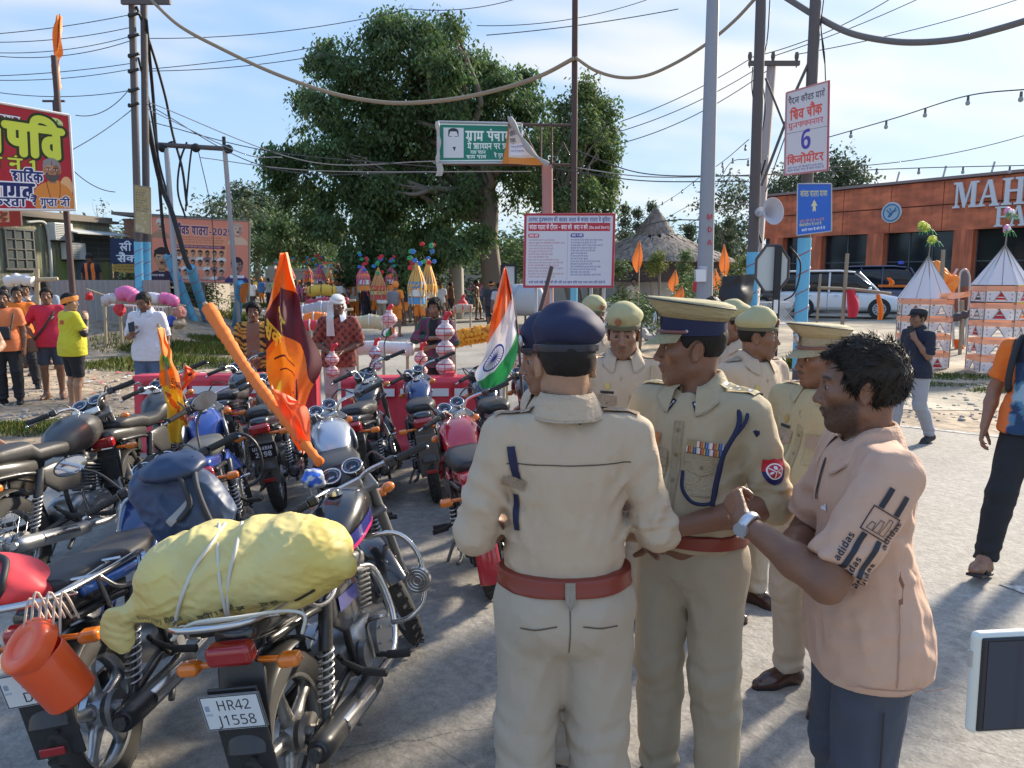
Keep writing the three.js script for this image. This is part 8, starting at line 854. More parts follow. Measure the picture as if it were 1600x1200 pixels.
{const D=5.4,o=flag('long saffron and yellow flag leaning beside the man in the white shirt',[[246,512],[250,560],[256,610],[268,690]],[[252,514],[273,565],[290,625],[298,690]],D,flagTex(256,768,(g,w,h)=>{g.fillStyle='#f58a1a';g.fillRect(0,0,w,h);g.fillStyle='#f4c22c';g.fillRect(0,0,w*0.28,h*0.45);g.fillStyle='#f4c22c';g.beginPath();g.moveTo(0,h*0.62);g.quadraticCurveTo(w*0.7,h*0.55,w,h*0.75);g.lineTo(w,h);g.lineTo(0,h);g.fill();g.fillStyle='#4f9a3c';g.beginPath();g.ellipse(w*0.45,h*0.34,80,54,0,0,7);g.fill();g.fillStyle='#3c5a78';g.beginPath();g.ellipse(w*0.4,h*0.37,34,52,0,0,7);g.fill();g.fillStyle='#222c38';g.fillRect(w*0.28,h*0.32,66,14);dev(g,'mhakal',70,h*0.52,40,'#8a1c14',2.2);smallText(g,60,h*0.6,180,18,'#8a1c14',rng(3),2);for(let i=0;i<5;i++){g.fillStyle=i%2?'#e8641a':'#c8461a';g.beginPath();g.ellipse(w*(0.2+i*0.15),h*(0.68+i*0.05),40,14,i,0,7);g.fill();}}),{wave:0.035,f:6});wmesh('stick',tube([P(280,700,D+0.03),P(247,506,D+0.03)],0.013,6,1),M.bamboo,o);}
{const D=6.2,o=flag('small orange triangular pennant behind the long saffron flag',[[288,572],[287,590],[284,612]],[[290,571],[306,584],[286,612]],D,flagTex(64,64,(g)=>{g.fillStyle='#f06a30';g.fillRect(0,0,64,64);g.fillStyle='#5a2010';g.fillRect(20,26,26,7);}),{wave:0.02});wmesh('stick',tube([P(280,650,D),P(289,568,D)],0.01,6,1),M.bamboo,o);}
{
const c=P(1668,1058,0.62),o=thing('smartphone','smartphone in a pale case held up at the right edge of the picture','phone',c,0.06);const S=0.62/ FOC;mesh('case',rbox(0.176,0.092,0.011,0.012,0,0,0),phys([0.66,0.67,0.6],0.4),o).rotation.z=0.02;const sc=mesh('screen',rbox(0.168,0.0845,0.004,0.009,0.001,0,0.0052),phys([0.012,0.016,0.024],0.08),o);sc.rotation.z=0.02;mesh('camera_view',grid(1,1,(u,v)=>V((u-0.5)*0.16+0.002,(v-0.5)*0.079,0.0076)),print(256,128,(g,w,h)=>{g.fillStyle='#222b3a';g.fillRect(0,0,w,h);g.fillStyle='#2a3446';g.beginPath();g.ellipse(40,60,60,90,0.2,0,7);g.fill();g.fillStyle='#1a2230';for(let i=0;i<9;i++){g.globalAlpha=0.25;g.fillRect(40+i*24,0,8+i%3*6,h);}g.globalAlpha=1;},0.12),sc);mesh('side_button',box(0.003,0.014,0.004,-0.0885,0.02,0),mat([0.4,0.38,0.34],0.5),o);
}
// ================= people =================
const KH=[0.49,0.385,0.275],KH2=[0.42,0.355,0.275],khaki=fabric(KH),khakiT=fabric(KH2),khakiO=fabric([0.43,0.35,0.225]),navyC=mat([0.012,0.016,0.055],0.75),redBelt=phys([0.22,0.035,0.02],0.4),goldM=mat([0.5,0.36,0.12],0.35,{metalness:0.7}),silverM=mat([0.6,0.6,0.62],0.3,{metalness:0.8}),beretM=mat([0.4,0.37,0.2],0.85),shoeB=phys([0.05,0.02,0.012],0.3,{clearcoat:0.5});
const inH=(g,H)=>merge(g).applyMatrix4(H.m4);
function ringXZ(rx,rz,y,dz=0,tilt=0,n=32,dx=0){return Array.from({length:n},(_,i)=>{const a=-i/ n*2*PI,z=Math.cos(a)*rz+dz;return V(Math.sin(a)*rx+dx,y+tilt*z,z);});}
function peakedCap(root,m,bandM){const H=root.userData0.H,cap=mesh('peaked_cap',inH(loft([ringXZ(0.086,0.106,0.045,-0.008),ringXZ(0.087,0.107,0.1,-0.008,0.1)],false),H),bandM||navyC,root);
mesh('crown',inH(loft([ringXZ(0.088,0.108,0.096,-0.008,0.1),ringXZ(0.104,0.123,0.118,-0.004,0.13),ringXZ(0.121,0.139,0.136,0.0,0.15),ringXZ(0.125,0.144,0.144,0.002,0.15),ringXZ(0.119,0.138,0.153,0.0,0.14),ringXZ(0.085,0.105,0.158,-0.004,0.11),ringXZ(0.03,0.04,0.16,-0.01,0.08)]),H),m,cap);mesh('piping',inH(tube(ringXZ(0.1255,0.1445,0.145,0.002,0.15).concat([ringXZ(0.1255,0.1445,0.145,0.002,0.15)[0]]),0.0022,5,64),H),M.black,cap);
mesh('visor',inH(grid(24,5,(u,v)=>{const a=(u-0.5)*2.3,k=1+v*0.52*Math.cos(a*0.62);return V(Math.sin(a)*0.087*(1+v*0.06),0.05-v*0.036*Math.cos(a*0.7),-0.008+Math.cos(a)*0.107*k);}),H),m,cap);mesh('chin_strap',inH(tube(Array.from({length:20},(_,i)=>{const a=(i/ 19-0.5)*2.6;return V(Math.sin(a)*0.089,0.058,-0.008+Math.cos(a)*0.11);}),0.006,6,40),H),mat([0.2,0.08,0.07],0.4),cap);
mesh('cap_badge',inH([put(ball(0.02),0,0.098,0.112,0,0,0,[0.9,1.2,0.35]),put(new THREE.TorusGeometry(0.016,0.0035,6,18),0,0.096,0.117)],H),silverM,cap);for(const s of[1,-1])mesh('strap_button',inH(ball(0.006,s*0.083,0.06,0.022),H),silverM,cap);return cap;}
function beretCap(root,m,o={}){const H=root.userData0.H,l=[el([0.0,0.095,-0.012],[0.086,0.046,0.106],0.02,[o.tilt??-0.12,0,o.roll??0.1]),el([(o.side??0.03)*0.6,0.088,-0.03],[0.08,0.042,0.094],0.04),rc([0,0.06,0],[0,0.09,0],0.082,0.088,0.02)];const cap=mesh('police_cap',inH(skin({prims:l,lo:[-0.16,0.0,-0.18],hi:[0.16,0.2,0.15],cell:0.005,pad:0.02,post:(x,y,z,d)=>cut(d-0.004*vn(x*22,y*26,z*22)-0.0015,0.05-y+0.0*z,0.01)}),H),m,root);
mesh('cap_band',inH(loft([ringXZ(0.0885,0.1085,0.038,-0.008),ringXZ(0.09,0.11,0.04,-0.008),ringXZ(0.091,0.111,0.056,-0.008),ringXZ(0.089,0.109,0.058,-0.008)],false),H),o.band||mat([0.1,0.09,0.05],0.6),cap);if(o.badge!==0)mesh('cap_badge',inH([put(ball(0.017),(o.bx??0.028),0.085,0.1,0,0,0,[0.9,1.2,0.4]),put(new THREE.TorusGeometry(0.014,0.003,6,16),(o.bx??0.028),0.085,0.104)],H),o.badgeM||mat([0.3,0.1,0.05],0.5),cap);return cap;}
const alphaPrint=(w,h,d,r=0.6)=>new THREE.MeshStandardMaterial({map:canvasTex(w,h,(g,a,b)=>{g.clearRect(0,0,a,b);d(g,a,b);}),alphaTest:0.5,roughness:r,side:THREE.DoubleSide});
const ribbonM=print(256,96,(g,w,h)=>{const c=['#8a2c3c','#c8b04a','#4a4a9a','#d8d0c8','#b8604a','#5a8ab0','#e0d8d0','#b87848','#3a3a78','#c8c0b8'];for(let j=0;j<2;j++)for(let i=0;i<28;i++){if(!j&&(i<8))continue;g.fillStyle=c[(i*7+j*3)%10];g.fillRect(i*w/ 28,j*h/ 2,w/ 28-1,h/ 2-3);}if(1){g.fillStyle='#9a8a68';g.fillRect(0,0,w*8/ 28,h/ 2);}});
const shieldM=alphaPrint(160,190,(g,w,h)=>{g.beginPath();g.moveTo(6,10);g.quadraticCurveTo(44,26,80,6);g.quadraticCurveTo(116,26,154,10);g.lineTo(152,120);g.quadraticCurveTo(140,165,80,186);g.quadraticCurveTo(20,165,8,120);g.closePath();g.fillStyle='#c01c2c';g.fill();g.save();g.clip();g.fillStyle='#1a2058';g.beginPath();g.moveTo(0,95);g.lineTo(160,75);g.lineTo(160,190);g.lineTo(0,190);g.fill();g.restore();g.strokeStyle='#f0ece8';g.lineWidth=9;g.beginPath();g.arc(80,92,50,0,7);g.stroke();g.fillStyle='#b8344a';g.beginPath();g.arc(80,92,45,0,7);g.fill();g.lineWidth=8;for(const a of[-1.57,0.52,2.62]){g.beginPath();g.moveTo(80,92);g.lineTo(80+Math.cos(a+1.05)*44,92+Math.sin(a+1.05)*44);g.stroke();}g.fillStyle='#f0ece8';g.beginPath();g.arc(80,66,12,0,7);g.fill();g.beginPath();g.ellipse(54,100,14,7,-0.5,0,7);g.fill();g.beginPath();g.ellipse(106,100,14,7,0.5,0,7);g.fill();});
const epauM=print(128,300,(g,w,h)=>{g.fillStyle='#8f8358';g.fillRect(0,0,w,h);g.strokeStyle='#5a5236';g.lineWidth=5;g.strokeRect(3,3,w-6,h-6);const star=(x,y,r)=>{g.fillStyle='#e4e4e8';g.strokeStyle='#2a2a30';g.lineWidth=3;g.beginPath();for(let i=0;i<10;i++){const a=i*PI/ 5-1.57,q=i%2?r*0.45:r;g.lineTo(x+Math.cos(a)*q,y+Math.sin(a)*q);}g.closePath();g.fill();g.stroke();};g.fillStyle='#232a5a';g.fillRect(34,18,60,44);g.fillStyle='#dcdce2';g.fillRect(42,26,44,26);star(36,96,24);star(92,120,24);star(48,158,24);g.fillStyle='#17171c';g.fillRect(22,214,84,46);g.fillStyle='#e8e8ec';g.font='bold 40px serif';g.textAlign='center';g.fillText('IPS',64,251);});
const plainEpau=fabric([0.4,0.3,0.21]),stitch=fabric([0.24,0.185,0.115]),gorget=print(48,128,(g,w,h)=>{g.fillStyle='#141838';g.fillRect(0,0,w,h);g.fillStyle='#d8d8e0';g.fillRect(20,16,8,96);g.beginPath();g.arc(24,24,12,0,7);g.fill();});
function police(r,o={}){
const{T,sf,bf}=r.userData0,S=r.userData0.shirt,at=(x,y,z=0.1)=>T.to([x,y,z]),din=T.dir([0,0,-1]),pt=(n,m,x,y,w,h,q)=>patch(S,n,sf,m,at(x,y),q?.d?T.dir(q.d):din,w,h,q);
if(o.front!==0){pt('button_placket',o.cl||khaki,0,0.22,0.032,0.4,{nx:3,ny:26,off:0.003});for(let i=0;i<5;i++){const b=pt('button',mat([0.2,0.15,0.08],0.4),0,0.08+i*0.078,0.011,0.011,{nx:3,ny:3,off:0.0055});}for(const s of[1,-1]){pt('pocket',o.cl||khaki,s*0.082,0.255,0.105,0.115,{off:0.0035,d:[-s*0.25,0,-1]});pt('pocket_flap',o.flap||plainEpau,s*0.082,0.3,0.11,0.05,{off:0.007,d:[-s*0.25,0,-1],shape:(u,v,w,h)=>[(u-0.5)*w,(v-0.5)*h-(1-v)*0.018*(1-Math.abs(u-0.5)*2)]});pt('pocket_button',mat([0.2,0.15,0.08],0.4),s*0.082,0.283,0.01,0.01,{nx:3,ny:3,off:0.0095,d:[-s*0.25,0,-1]});}if(o.name)pt('name_plate',M.black,-0.082,0.34,0.075,0.014,{off:0.005,d:[0.25,0,-1]});if(o.badge)pt('chest_badge',goldM,-0.08,0.375,0.03,0.04,{off:0.005,d:[0.25,0,-1],shape:(u,v,w,h)=>{const a=u*2*PI;return[Math.cos(a)*w/ 2*v,Math.sin(a)*h/ 2*v];}});}
for(const s of[1,-1])patch(S,'epaulette',sf,o.epau||plainEpau,T.to([s*0.14,0.52,-0.012]),T.dir([-s*0.25,-1,0]),0.052,0.125,{up:T.dir([-s,0,0]),off:0.006,nx:5,ny:12});
if(bf&&o.buckle!==0)patch(r,'buckle',bf,goldM,at(0,0.047,0.2),din,0.06,0.05,{off:0.004,nx:6,ny:4});
}
const POL=(o)=>human({q:'two',skin:'brown',hair:{t:0.006,len:0.006,n:1500,lift:0.1,tuft:0.0015},trousers:{c:KH2,m:khakiT},shoes:{m:shoeB},belt:{m:redBelt,h:0.026},...o,shirt:{c:KH,m:khaki,sleeve:0.8,collar:1,tuck:1,...o.shirt}});
const A0=(px,D)=>V((px-800)/ FOC*D,0,-D);
// --- officer seen from behind
{const o=POL({label:'officer in khaki seen from behind, navy cap and red belt, nearest in centre',q:'hi',at:A0(886,2.12),face:PI+0.04,h:1.75,build:1.0,arm:1.04,skin:'light',seed:4,shirt:{sleeve:1.2,roll:1,ease:0.009,wrinkle:0.008},pose:{armL:{e:[0.262,0.175,-0.03],w:[0.12,0.13,0.21],curl:0.9},armR:{e:[-0.262,0.175,-0.03],w:[-0.12,0.13,0.21],curl:0.9},head:[0.05,0.06,0]},trousers:{c:KH2,m:khakiT,wrinkle:0.01,ease:0.02}});
beretCap(o,navyC,{side:-0.035,roll:-0.16,tilt:0.06,band:phys([0.014,0.016,0.03],0.35),badge:0});police(o,{front:0,buckle:0});const{T,sf,tf,bf}=o.userData0,S=o.userData0.shirt,back=T.dir([0,0,1]);
patch(S,'yoke_seam',sf,stitch,T.to([0,0.385,-0.2]),back,0.34,0.0035,{nx:40,ny:1,off:0.0015});for(const[x,y,w,h,rl]of[[0.19,0.4,0.022,0.11,0.14],[0.19,0.27,0.019,0.1,0.05]])patch(S,'shoulder_cord',sf,navyC,T.to([x,y,-0.2]),T.dir([-0.35,-0.2,1]),w,h,{roll:rl,nx:4,ny:14,off:0.005});patch(S,'sleeve_tab',sf,plainEpau,T.to([0.185,0.33,-0.2]),T.dir([-0.3,0,1]),0.06,0.03,{roll:-0.25,off:0.007});
patch(o,'belt_loop',bf,khakiT,T.to([0,0.03,-0.25]),back,0.028,0.075,{nx:4,ny:8,off:0.004,shape:(u,v,w,h)=>[(u-0.5)*w*(v<0.3?v/ 0.3:1),(v-0.5)*h]});for(const s of[-1,1])patch(o,'pocket_slit',tf,stitch,T.to([s*0.085,-0.06,-0.25]),back,0.1,0.004,{nx:10,ny:1,off:0.002,roll:s*0.12});patch(o,'centre_seam',tf,stitch,T.to([0,-0.06,-0.3]),back,0.003,0.16,{nx:1,ny:14,off:0.0015});}
// --- second officer, in profile behind him
{const o=POL({label:'officer with navy cap in left profile, half hidden behind the nearest officer',at:A0(868,2.72),face:-1.2,h:1.7,build:1.04,skin:'mid',moustache:0.2,pose:{head:[-0.2,0.15,0],armL:{e:[0.27,0.17,-0.04],w:[0.08,0.14,0.2]},armR:{e:[-0.27,0.17,-0.04],w:[-0.08,0.14,0.2]}}});beretCap(o,navyC,{side:-0.02,band:phys([0.014,0.016,0.03],0.35),badgeM:silverM,bx:0.03});police(o,{epau:navyC,name:1});const{T,sf}=o.userData0;mesh('whistle_cord',tube([[0.15,0.47,0.06],[0.1,0.38,0.135],[0.06,0.3,0.15]].map((p)=>V(...T.to(p))),0.007,6),mat([0.5,0.4,0.06],0.7),o);}
// --- senior officer with peaked cap
{const o=POL({label:'senior officer with peaked cap and medal ribbons speaking, facing left',q:'hi',at:A0(1092,2.5),face:-0.72,h:1.76,build:1.0,arm:1.08,belly:0.012,skin:'brown',moustache:0.35,seed:8,face2:{},shirt:{c:[0.42,0.34,0.22],m:khakiO,sleeve:1.02,roll:1,wrinkle:0.007},trousers:{c:[0.34,0.29,0.19],m:fabric([0.41,0.345,0.25]),wrinkle:0.01},pose:{head:[-0.98,0.02,0],armL:{e:[0.268,0.17,-0.03],w:[0.03,0.1,0.25],F:[-0.9,0.0,0.5],N:[0,-0.3,-0.9],curl:0.7},armR:{e:[-0.28,0.16,0.0],w:[-0.06,0.09,0.25],F:[0.7,0,0.6],curl:0.7}}});
peakedCap(o,fabric([0.4,0.35,0.2]));police(o,{epau:epauM,cl:khakiO,flap:khakiO,name:0});const{T,sf,bf}=o.userData0,S=o.userData0.shirt,t=(x,y,z)=>T.to([x,y,z]);
patch(S,'medal_ribbons',sf,ribbonM,t(0.088,0.345,0.1),T.dir([-0.3,0,-1]),0.112,0.042,{off:0.009,nx:14,ny:3,roll:-0.08});patch(S,'red_badge',sf,mat([0.5,0.16,0.04],0.5),t(-0.07,0.36,0.1),T.dir([0.2,0,-1]),0.02,0.035,{off:0.007});patch(S,'sleeve_badge',sf,shieldM,t(0.34,0.29,0.06),T.dir([-0.85,-0.05,-0.52]),0.075,0.088,{off:0.004,nx:8,ny:8});
mesh('lanyard',[tube([[0.175,0.49,0.0],[0.205,0.44,0.075],[0.17,0.36,0.125],[0.155,0.26,0.142],[0.14,0.19,0.15],[0.09,0.185,0.172],[0.05,0.22,0.168],[0.04,0.275,0.152]].map((p)=>V(...T.to(p))),0.006,7,60),tube([[0.15,0.5,0.02],[0.19,0.43,0.09],[0.165,0.34,0.132],[0.15,0.25,0.146],[0.143,0.18,0.15]].map((p)=>V(...T.to(p))),0.008,7,50)],navyC,o);for(const s of[1,-1])patch(o,'collar_patch',(x,y,z)=>{const p=T.inv(x,y,z);return Math.min(sf(x,y,z),Math.max(Math.hypot(p[0],(p[2]+0.016))-0.1+(p[1]-0.45)*0.22,0.45-p[1],p[1]-0.53));},gorget,t(s*0.052,0.468,0.1),T.dir([-s*0.4,-0.35,-1]),0.017,0.05,{off:0.003,roll:s*0.35,nx:3,ny:6});mesh('shoulder_cord',tube([[0.1,0.515,-0.05],[0.19,0.475,-0.06],[0.235,0.42,-0.01],[0.225,0.4,0.05]].map((p)=>V(...T.to(p))),0.011,7),navyC,o);}
// --- man in the peach shirt
const stripeM=alphaPrint(300,640,(g,w,h)=>{g.fillStyle='#23252f';for(const[x,a,b]of[[60,300,640],[165,300,640],[60,0,130],[165,0,130]]){g.fillRect(x,a,34,b-a);}g.strokeStyle='#23252f';g.lineWidth=7;g.strokeRect(40,138,175,150);g.lineWidth=4;for(const[x,y2]of[[64,45],[104,75],[150,105]]){g.beginPath();g.moveTo(x,268);g.lineTo(x+12,268-y2);g.lineTo(x+34,268-y2);g.lineTo(x+38,268);g.closePath();g.stroke();}g.font='bold 58px sans-serif';for(const[x,y]of[[142,620],[246,330],[246,610],[40,520]]){g.save();g.translate(x,y);g.rotate(-PI/ 2);g.fillText('adidas',0,0);g.restore();}});
{const peach=phys([0.56,0.355,0.25],0.85,{bumpMap:weave,bumpScale:0.008,sheen:0.2,sheenColor:lin(0.8,0.6,0.5)}),o=human({label:'young man in peach sports shirt with crossed arms, right foreground in left profile',q:'hi',at:A0(1380,2.0),face:-1.7,h:1.7,build:1.0,arm:1.1,skin:'brown',beard:0.85,moustache:0.95,seed:12,hair:{t:0.017,len:0.026,n:14000,w:0.5,lift:0.16,wave:0.8,tuft:0.005,nape:0.018,line:0.082,flow:(p)=>[p[0]*4,p[1]>0.05?0.25:-0.8,p[1]>0.03?0.9:-0.3],m:phys([0.026,0.019,0.014],0.58,{specularIntensity:0.5})},
shirt:{m:peach,c:[0.56,0.355,0.25],sleeve:0.83,hem:-0.13,long:1,ease:0.014,wrinkle:0.008,collar:1,collarY:0.5},trousers:{c:[0.06,0.07,0.095],wrinkle:0.011,ease:0.012,top:-0.1},shoes:{},pose:{lean:0.07,head:[-0.22,0.04,0],armL:{e:[0.238,0.185,0.16],w:[0.065,0.3,0.335],F:[-0.75,0.5,0.15],N:[0.0,-0.5,-0.8],curl:0.85,thumb:0.3},armR:{e:[-0.25,0.15,0.1],w:[0.09,0.19,0.23],F:[0.85,-0.12,-0.5],N:[-0.4,0,-0.9],curl:0.35}}});
const{T,sf,tf}=o.userData0,S=o.userData0.shirt;patch(S,'sleeve_stripes',sf,stripeM,T.to([0.42,0.335,0.068]),T.dir([-1,-0.18,-0.05]),0.12,0.27,{off:0.003,nx:20,ny:40,roll:-0.52});patch(S,'chest_logo',sf,alphaPrint(96,64,(g)=>{g.fillStyle='#e4e6ee';for(const[x,h2]of[[8,20],[32,36],[58,52]]){g.beginPath();g.moveTo(x,60);g.lineTo(x+8,60-h2);g.lineTo(x+24,60-h2);g.lineTo(x+28,60);g.fill();}}),T.to([0.085,0.33,0.25]),T.dir([-0.3,0,-1]),0.036,0.024,{off:0.004});patch(S,'zip_placket',sf,mat([0.03,0.03,0.04],0.6),T.to([0,0.43,0.25]),T.dir([0,-0.25,-1]),0.012,0.12,{off:0.004,nx:2});patch(S,'side_seam',sf,mat([0.4,0.23,0.16],0.9),T.to([0.4,0.05,-0.02]),T.dir([-1,0,0]),0.0035,0.3,{nx:1,ny:24,off:0.0012});patch(S,'hem_seam',sf,mat([0.4,0.23,0.16],0.9),T.to([0.4,-0.108,-0.02]),T.dir([-1,0,0]),0.26,0.003,{nx:24,ny:1,off:0.0012});
patch(o,'pocket_zip',tf,M.black,T.to([0.4,-0.26,0.04]),T.dir([-1,0,-0.1]),0.006,0.16,{nx:1,ny:14,off:0.002});const A={a:[0.238,0.185,0.16],w:[0.065,0.3,0.335]},wp=T.to(mixp(A.a,A.w,0.93)),d=nrm(T.dir(sub3(A.w,A.a))),q=new THREE.Quaternion().setFromUnitVectors(V(0,0,1),V(...d)),wt=mesh('wrist_watch',put(new THREE.TorusGeometry(0.034,0.007,8,30),0,0,0,0,0,0,[1,1,2.1]).applyQuaternion(q).translate(...wp),silverM,o),out=nrm(T.dir([0.75,-0.1,0.65])),c2=ad(wp,out,0.036),q2=new THREE.Quaternion().setFromUnitVectors(V(0,1,0),V(...out));mesh('watch_case',cyl(0.02,0.021,0.011,0,0,0,0,0,0,24).applyQuaternion(q2).translate(...c2),silverM,wt);mesh('watch_dial',cyl(0.0165,0.0165,0.002,0,0.0062,0,0,0,0,24).applyQuaternion(q2).translate(...c2),mat([0.3,0.31,0.33],0.2),wt);}
// --- other policemen
{const o=POL({label:'stout policeman with peaked cap behind the man in the peach shirt',at:A0(1290,3.2),face:-1.0,h:1.64,build:1.16,belly:0.07,moustache:1,shirt:{c:[0.42,0.35,0.2],m:fabric([0.42,0.35,0.2])},pose:{head:[-0.4,0.05,0]}});peakedCap(o,fabric([0.42,0.36,0.22]),fabric([0.36,0.3,0.2]));police(o,{name:1,badge:1,cl:fabric([0.42,0.35,0.2])});}
{const o=POL({label:'moustached policeman in olive beret looking right behind the senior officer',at:A0(1180,4.1),face:0.5,h:1.66,build:1.06,moustache:1,pose:{head:[0.75,0.02,0]}});beretCap(o,beretM,{side:-0.03});police(o,{name:1,badge:1});}
{const o=POL({label:'policeman in olive beret looking left, farther behind the moustached one',q:'two',at:A0(1150,5.0),face:-1.2,h:1.67,moustache:0.8,pose:{head:[-0.4,0.1,0]}});beretCap(o,beretM,{});police(o,{});}
{const o=POL({label:'frowning constable in olive beret facing the camera beside the senior officer',at:A0(975,4.0),face:-0.12,h:1.69,build:1.06,skin:'mid',moustache:0.6,pose:{head:[-0.1,0.14,0],armL:{e:[0.27,0.17,-0.02],w:[0.1,0.12,0.2]}}});beretCap(o,beretM,{side:0.03,bx:-0.02});police(o,{name:1,badge:1});const{T}=o.userData0;mesh('whistle_cord',tube([[0.15,0.48,0.06],[0.14,0.36,0.14],[0.13,0.26,0.15],[0.1,0.22,0.155]].map((p)=>V(...T.to(p))),0.006,6),mat([0.45,0.35,0.2],0.8),o);}
{const o=POL({label:'constable in olive beret mostly hidden behind the navy caps',at:A0(926,5.6),face:0.3,h:1.68,q:'mid'});beretCap(o,beretM,{});police(o,{front:0});}
{const o=POL({label:'khaki dressed policeman standing before the thatched hut',at:A0(988,27.5),face:0.2,h:1.75,q:'low',moustache:0.5});}
{const o=human({label:'dark haired man in dusty pink shirt just behind the peaked khaki cap',q:'mid',at:A0(1112,7.4),face:2.6,h:1.66,hair:{t:0.014},shirt:{c:[0.5,0.2,0.2],sleeve:0.8,hem:-0.1,long:1},trousers:{c:[0.05,0.06,0.1]},shoes:{}});}
// --- walkers at the right
{const o=human({label:'man walking left with backpack, orange sleeve and black trousers at right edge',q:'two',at:V(3.34,0,-4.8),face:-0.8,h:1.76,skin:'mid',hair:{t:0.014},seed:5,shirt:{sleeve:0.72,hem:-0.08,long:1,wrinkle:0.011,paint:(p,x,y,z)=>{const ax=Math.abs(p[0]);if(ax>0.17&&p[1]>0.25)return[0.75,0.17,0.02];if(p[1]>0.36)return[0.015,0.018,0.03];const n=fbm(x*9,y*9,z*9,3);if(ax>0.13)return[0.7,0.16,0.03];return n>0.08?[0.28,0.42,0.5]:n>-0.12?[0.08,0.2,0.32]:[0.02,0.05,0.12];}},trousers:{c:[0.016,0.016,0.018],to:1,flare:0.9},pose:{hipY:0.93,legR:{knee:[-0.1,0.49,0.3],ank:[-0.11,0.12,0.5],foot:-0.2,toe:-0.1},legL:{knee:[0.1,0.5,0.02],ank:[0.1,0.11,-0.16],foot:0.35},armR:{e:[-0.26,0.17,-0.02],w:[-0.27,-0.06,0.1],curl:0.5},armL:{e:[0.24,0.18,-0.1],w:[0.24,-0.04,-0.04]}}});
const{T}=o.userData0;const e=[el([0,0.3,-0.19],[0.15,0.22,0.1],0.04)];const bp=thing('backpack','black backpack worn by the man walking at the right edge','backpack',[o.position.x,0,o.position.z],o.rotation.y);bp.scale.copy(o.scale);mesh('bag_body',skin({prims:e.map((p)=>el(T.to(p.c),p.r,p.k)),lo:T.to([-0.22,0.02,-0.34]),hi:T.to([0.22,0.58,-0.04]),cell:0.014,pad:0.02,post:(x,y,z,d)=>d-0.008*vn(x*14,y*14,z*14)}),mat([0.02,0.022,0.028],0.7),bp);mesh('strap',[1,-1].map((s)=>tube([[s*0.09,0.4,-0.13],[s*0.12,0.53,-0.03],[s*0.14,0.42,0.1],[s*0.16,0.22,0.1],[s*0.17,0.14,-0.08]].map((p)=>V(...T.to(p))),0.02,6)),mat([0.02,0.022,0.028],0.7),bp);
for(const[k,up,nm]of[[[-0.11,0.12,0.5],-0.2,0],[[0.1,0.11,-0.16],0.35,1]]){const sl=mesh('sandal',[put(rbox(0.09,0.018,0.27,0.008),k[0],k[1]-0.085-Math.sin(up)*0.06,k[2]+0.07,up),tube([V(k[0]-0.045,k[1]-0.07,k[2]+0.07),V(k[0],k[1]-0.025-Math.sin(up)*0.08,k[2]+0.1),V(k[0]+0.045,k[1]-0.07,k[2]+0.07)],0.012,6),tube([V(k[0]-0.04,k[1]-0.06,k[2]-0.02),V(k[0],k[1]+0.005,k[2]+0.03),V(k[0]+0.04,k[1]-0.06,k[2]-0.02)],0.01,6)],M.black,o);}}
{const o=human({label:'man in navy shirt and dark cap walking left with a phone to his mouth',q:'two',at:V(4.46,0,-8.45),face:-1.35,h:1.5,build:1.12,skin:'mid',hair:{t:0.006,len:0.006},shirt:{c:[0.018,0.022,0.04],sleeve:0.92,hem:-0.1,long:1,collar:1,wrinkle:0.01},trousers:{c:[0.34,0.35,0.38]},shoes:{},pose:{legL:{knee:[0.1,0.5,-0.02],ank:[0.1,0.11,-0.22],foot:0.3},legR:{knee:[-0.1,0.5,0.16],ank:[-0.1,0.09,0.2]},armL:{e:[0.27,0.18,0.04],w:[0.14,0.4,0.15],F:[-0.5,0.8,0.1],N:[-0.6,0,-0.7],curl:0.8}}});const H=o.userData0.H;mesh('cap',inH([loft([ringXZ(0.09,0.11,0.055,-0.008),ringXZ(0.092,0.112,0.09,-0.01),ringXZ(0.08,0.1,0.125,-0.012),ringXZ(0.03,0.04,0.14,-0.014)]),grid(14,4,(u,v)=>{const a=(u-0.5)*1.9;return V(Math.sin(a)*0.09,0.062-v*0.02,-0.008+Math.cos(a)*(0.11+v*0.075));})],H),mat([0.02,0.022,0.028],0.8),o);const T=o.userData0.T,pp=thing('mobile_phone','small black phone held to the mouth of the man in navy','phone',[o.position.x,0,o.position.z],o.rotation.y);pp.scale.copy(o.scale);const c=T.to([0.08,0.49,0.17]);mesh('phone_body',rbox(0.075,0.15,0.012,0.006,0,0,0,0.2,0.9,0.3).translate(...c),M.black,pp);}
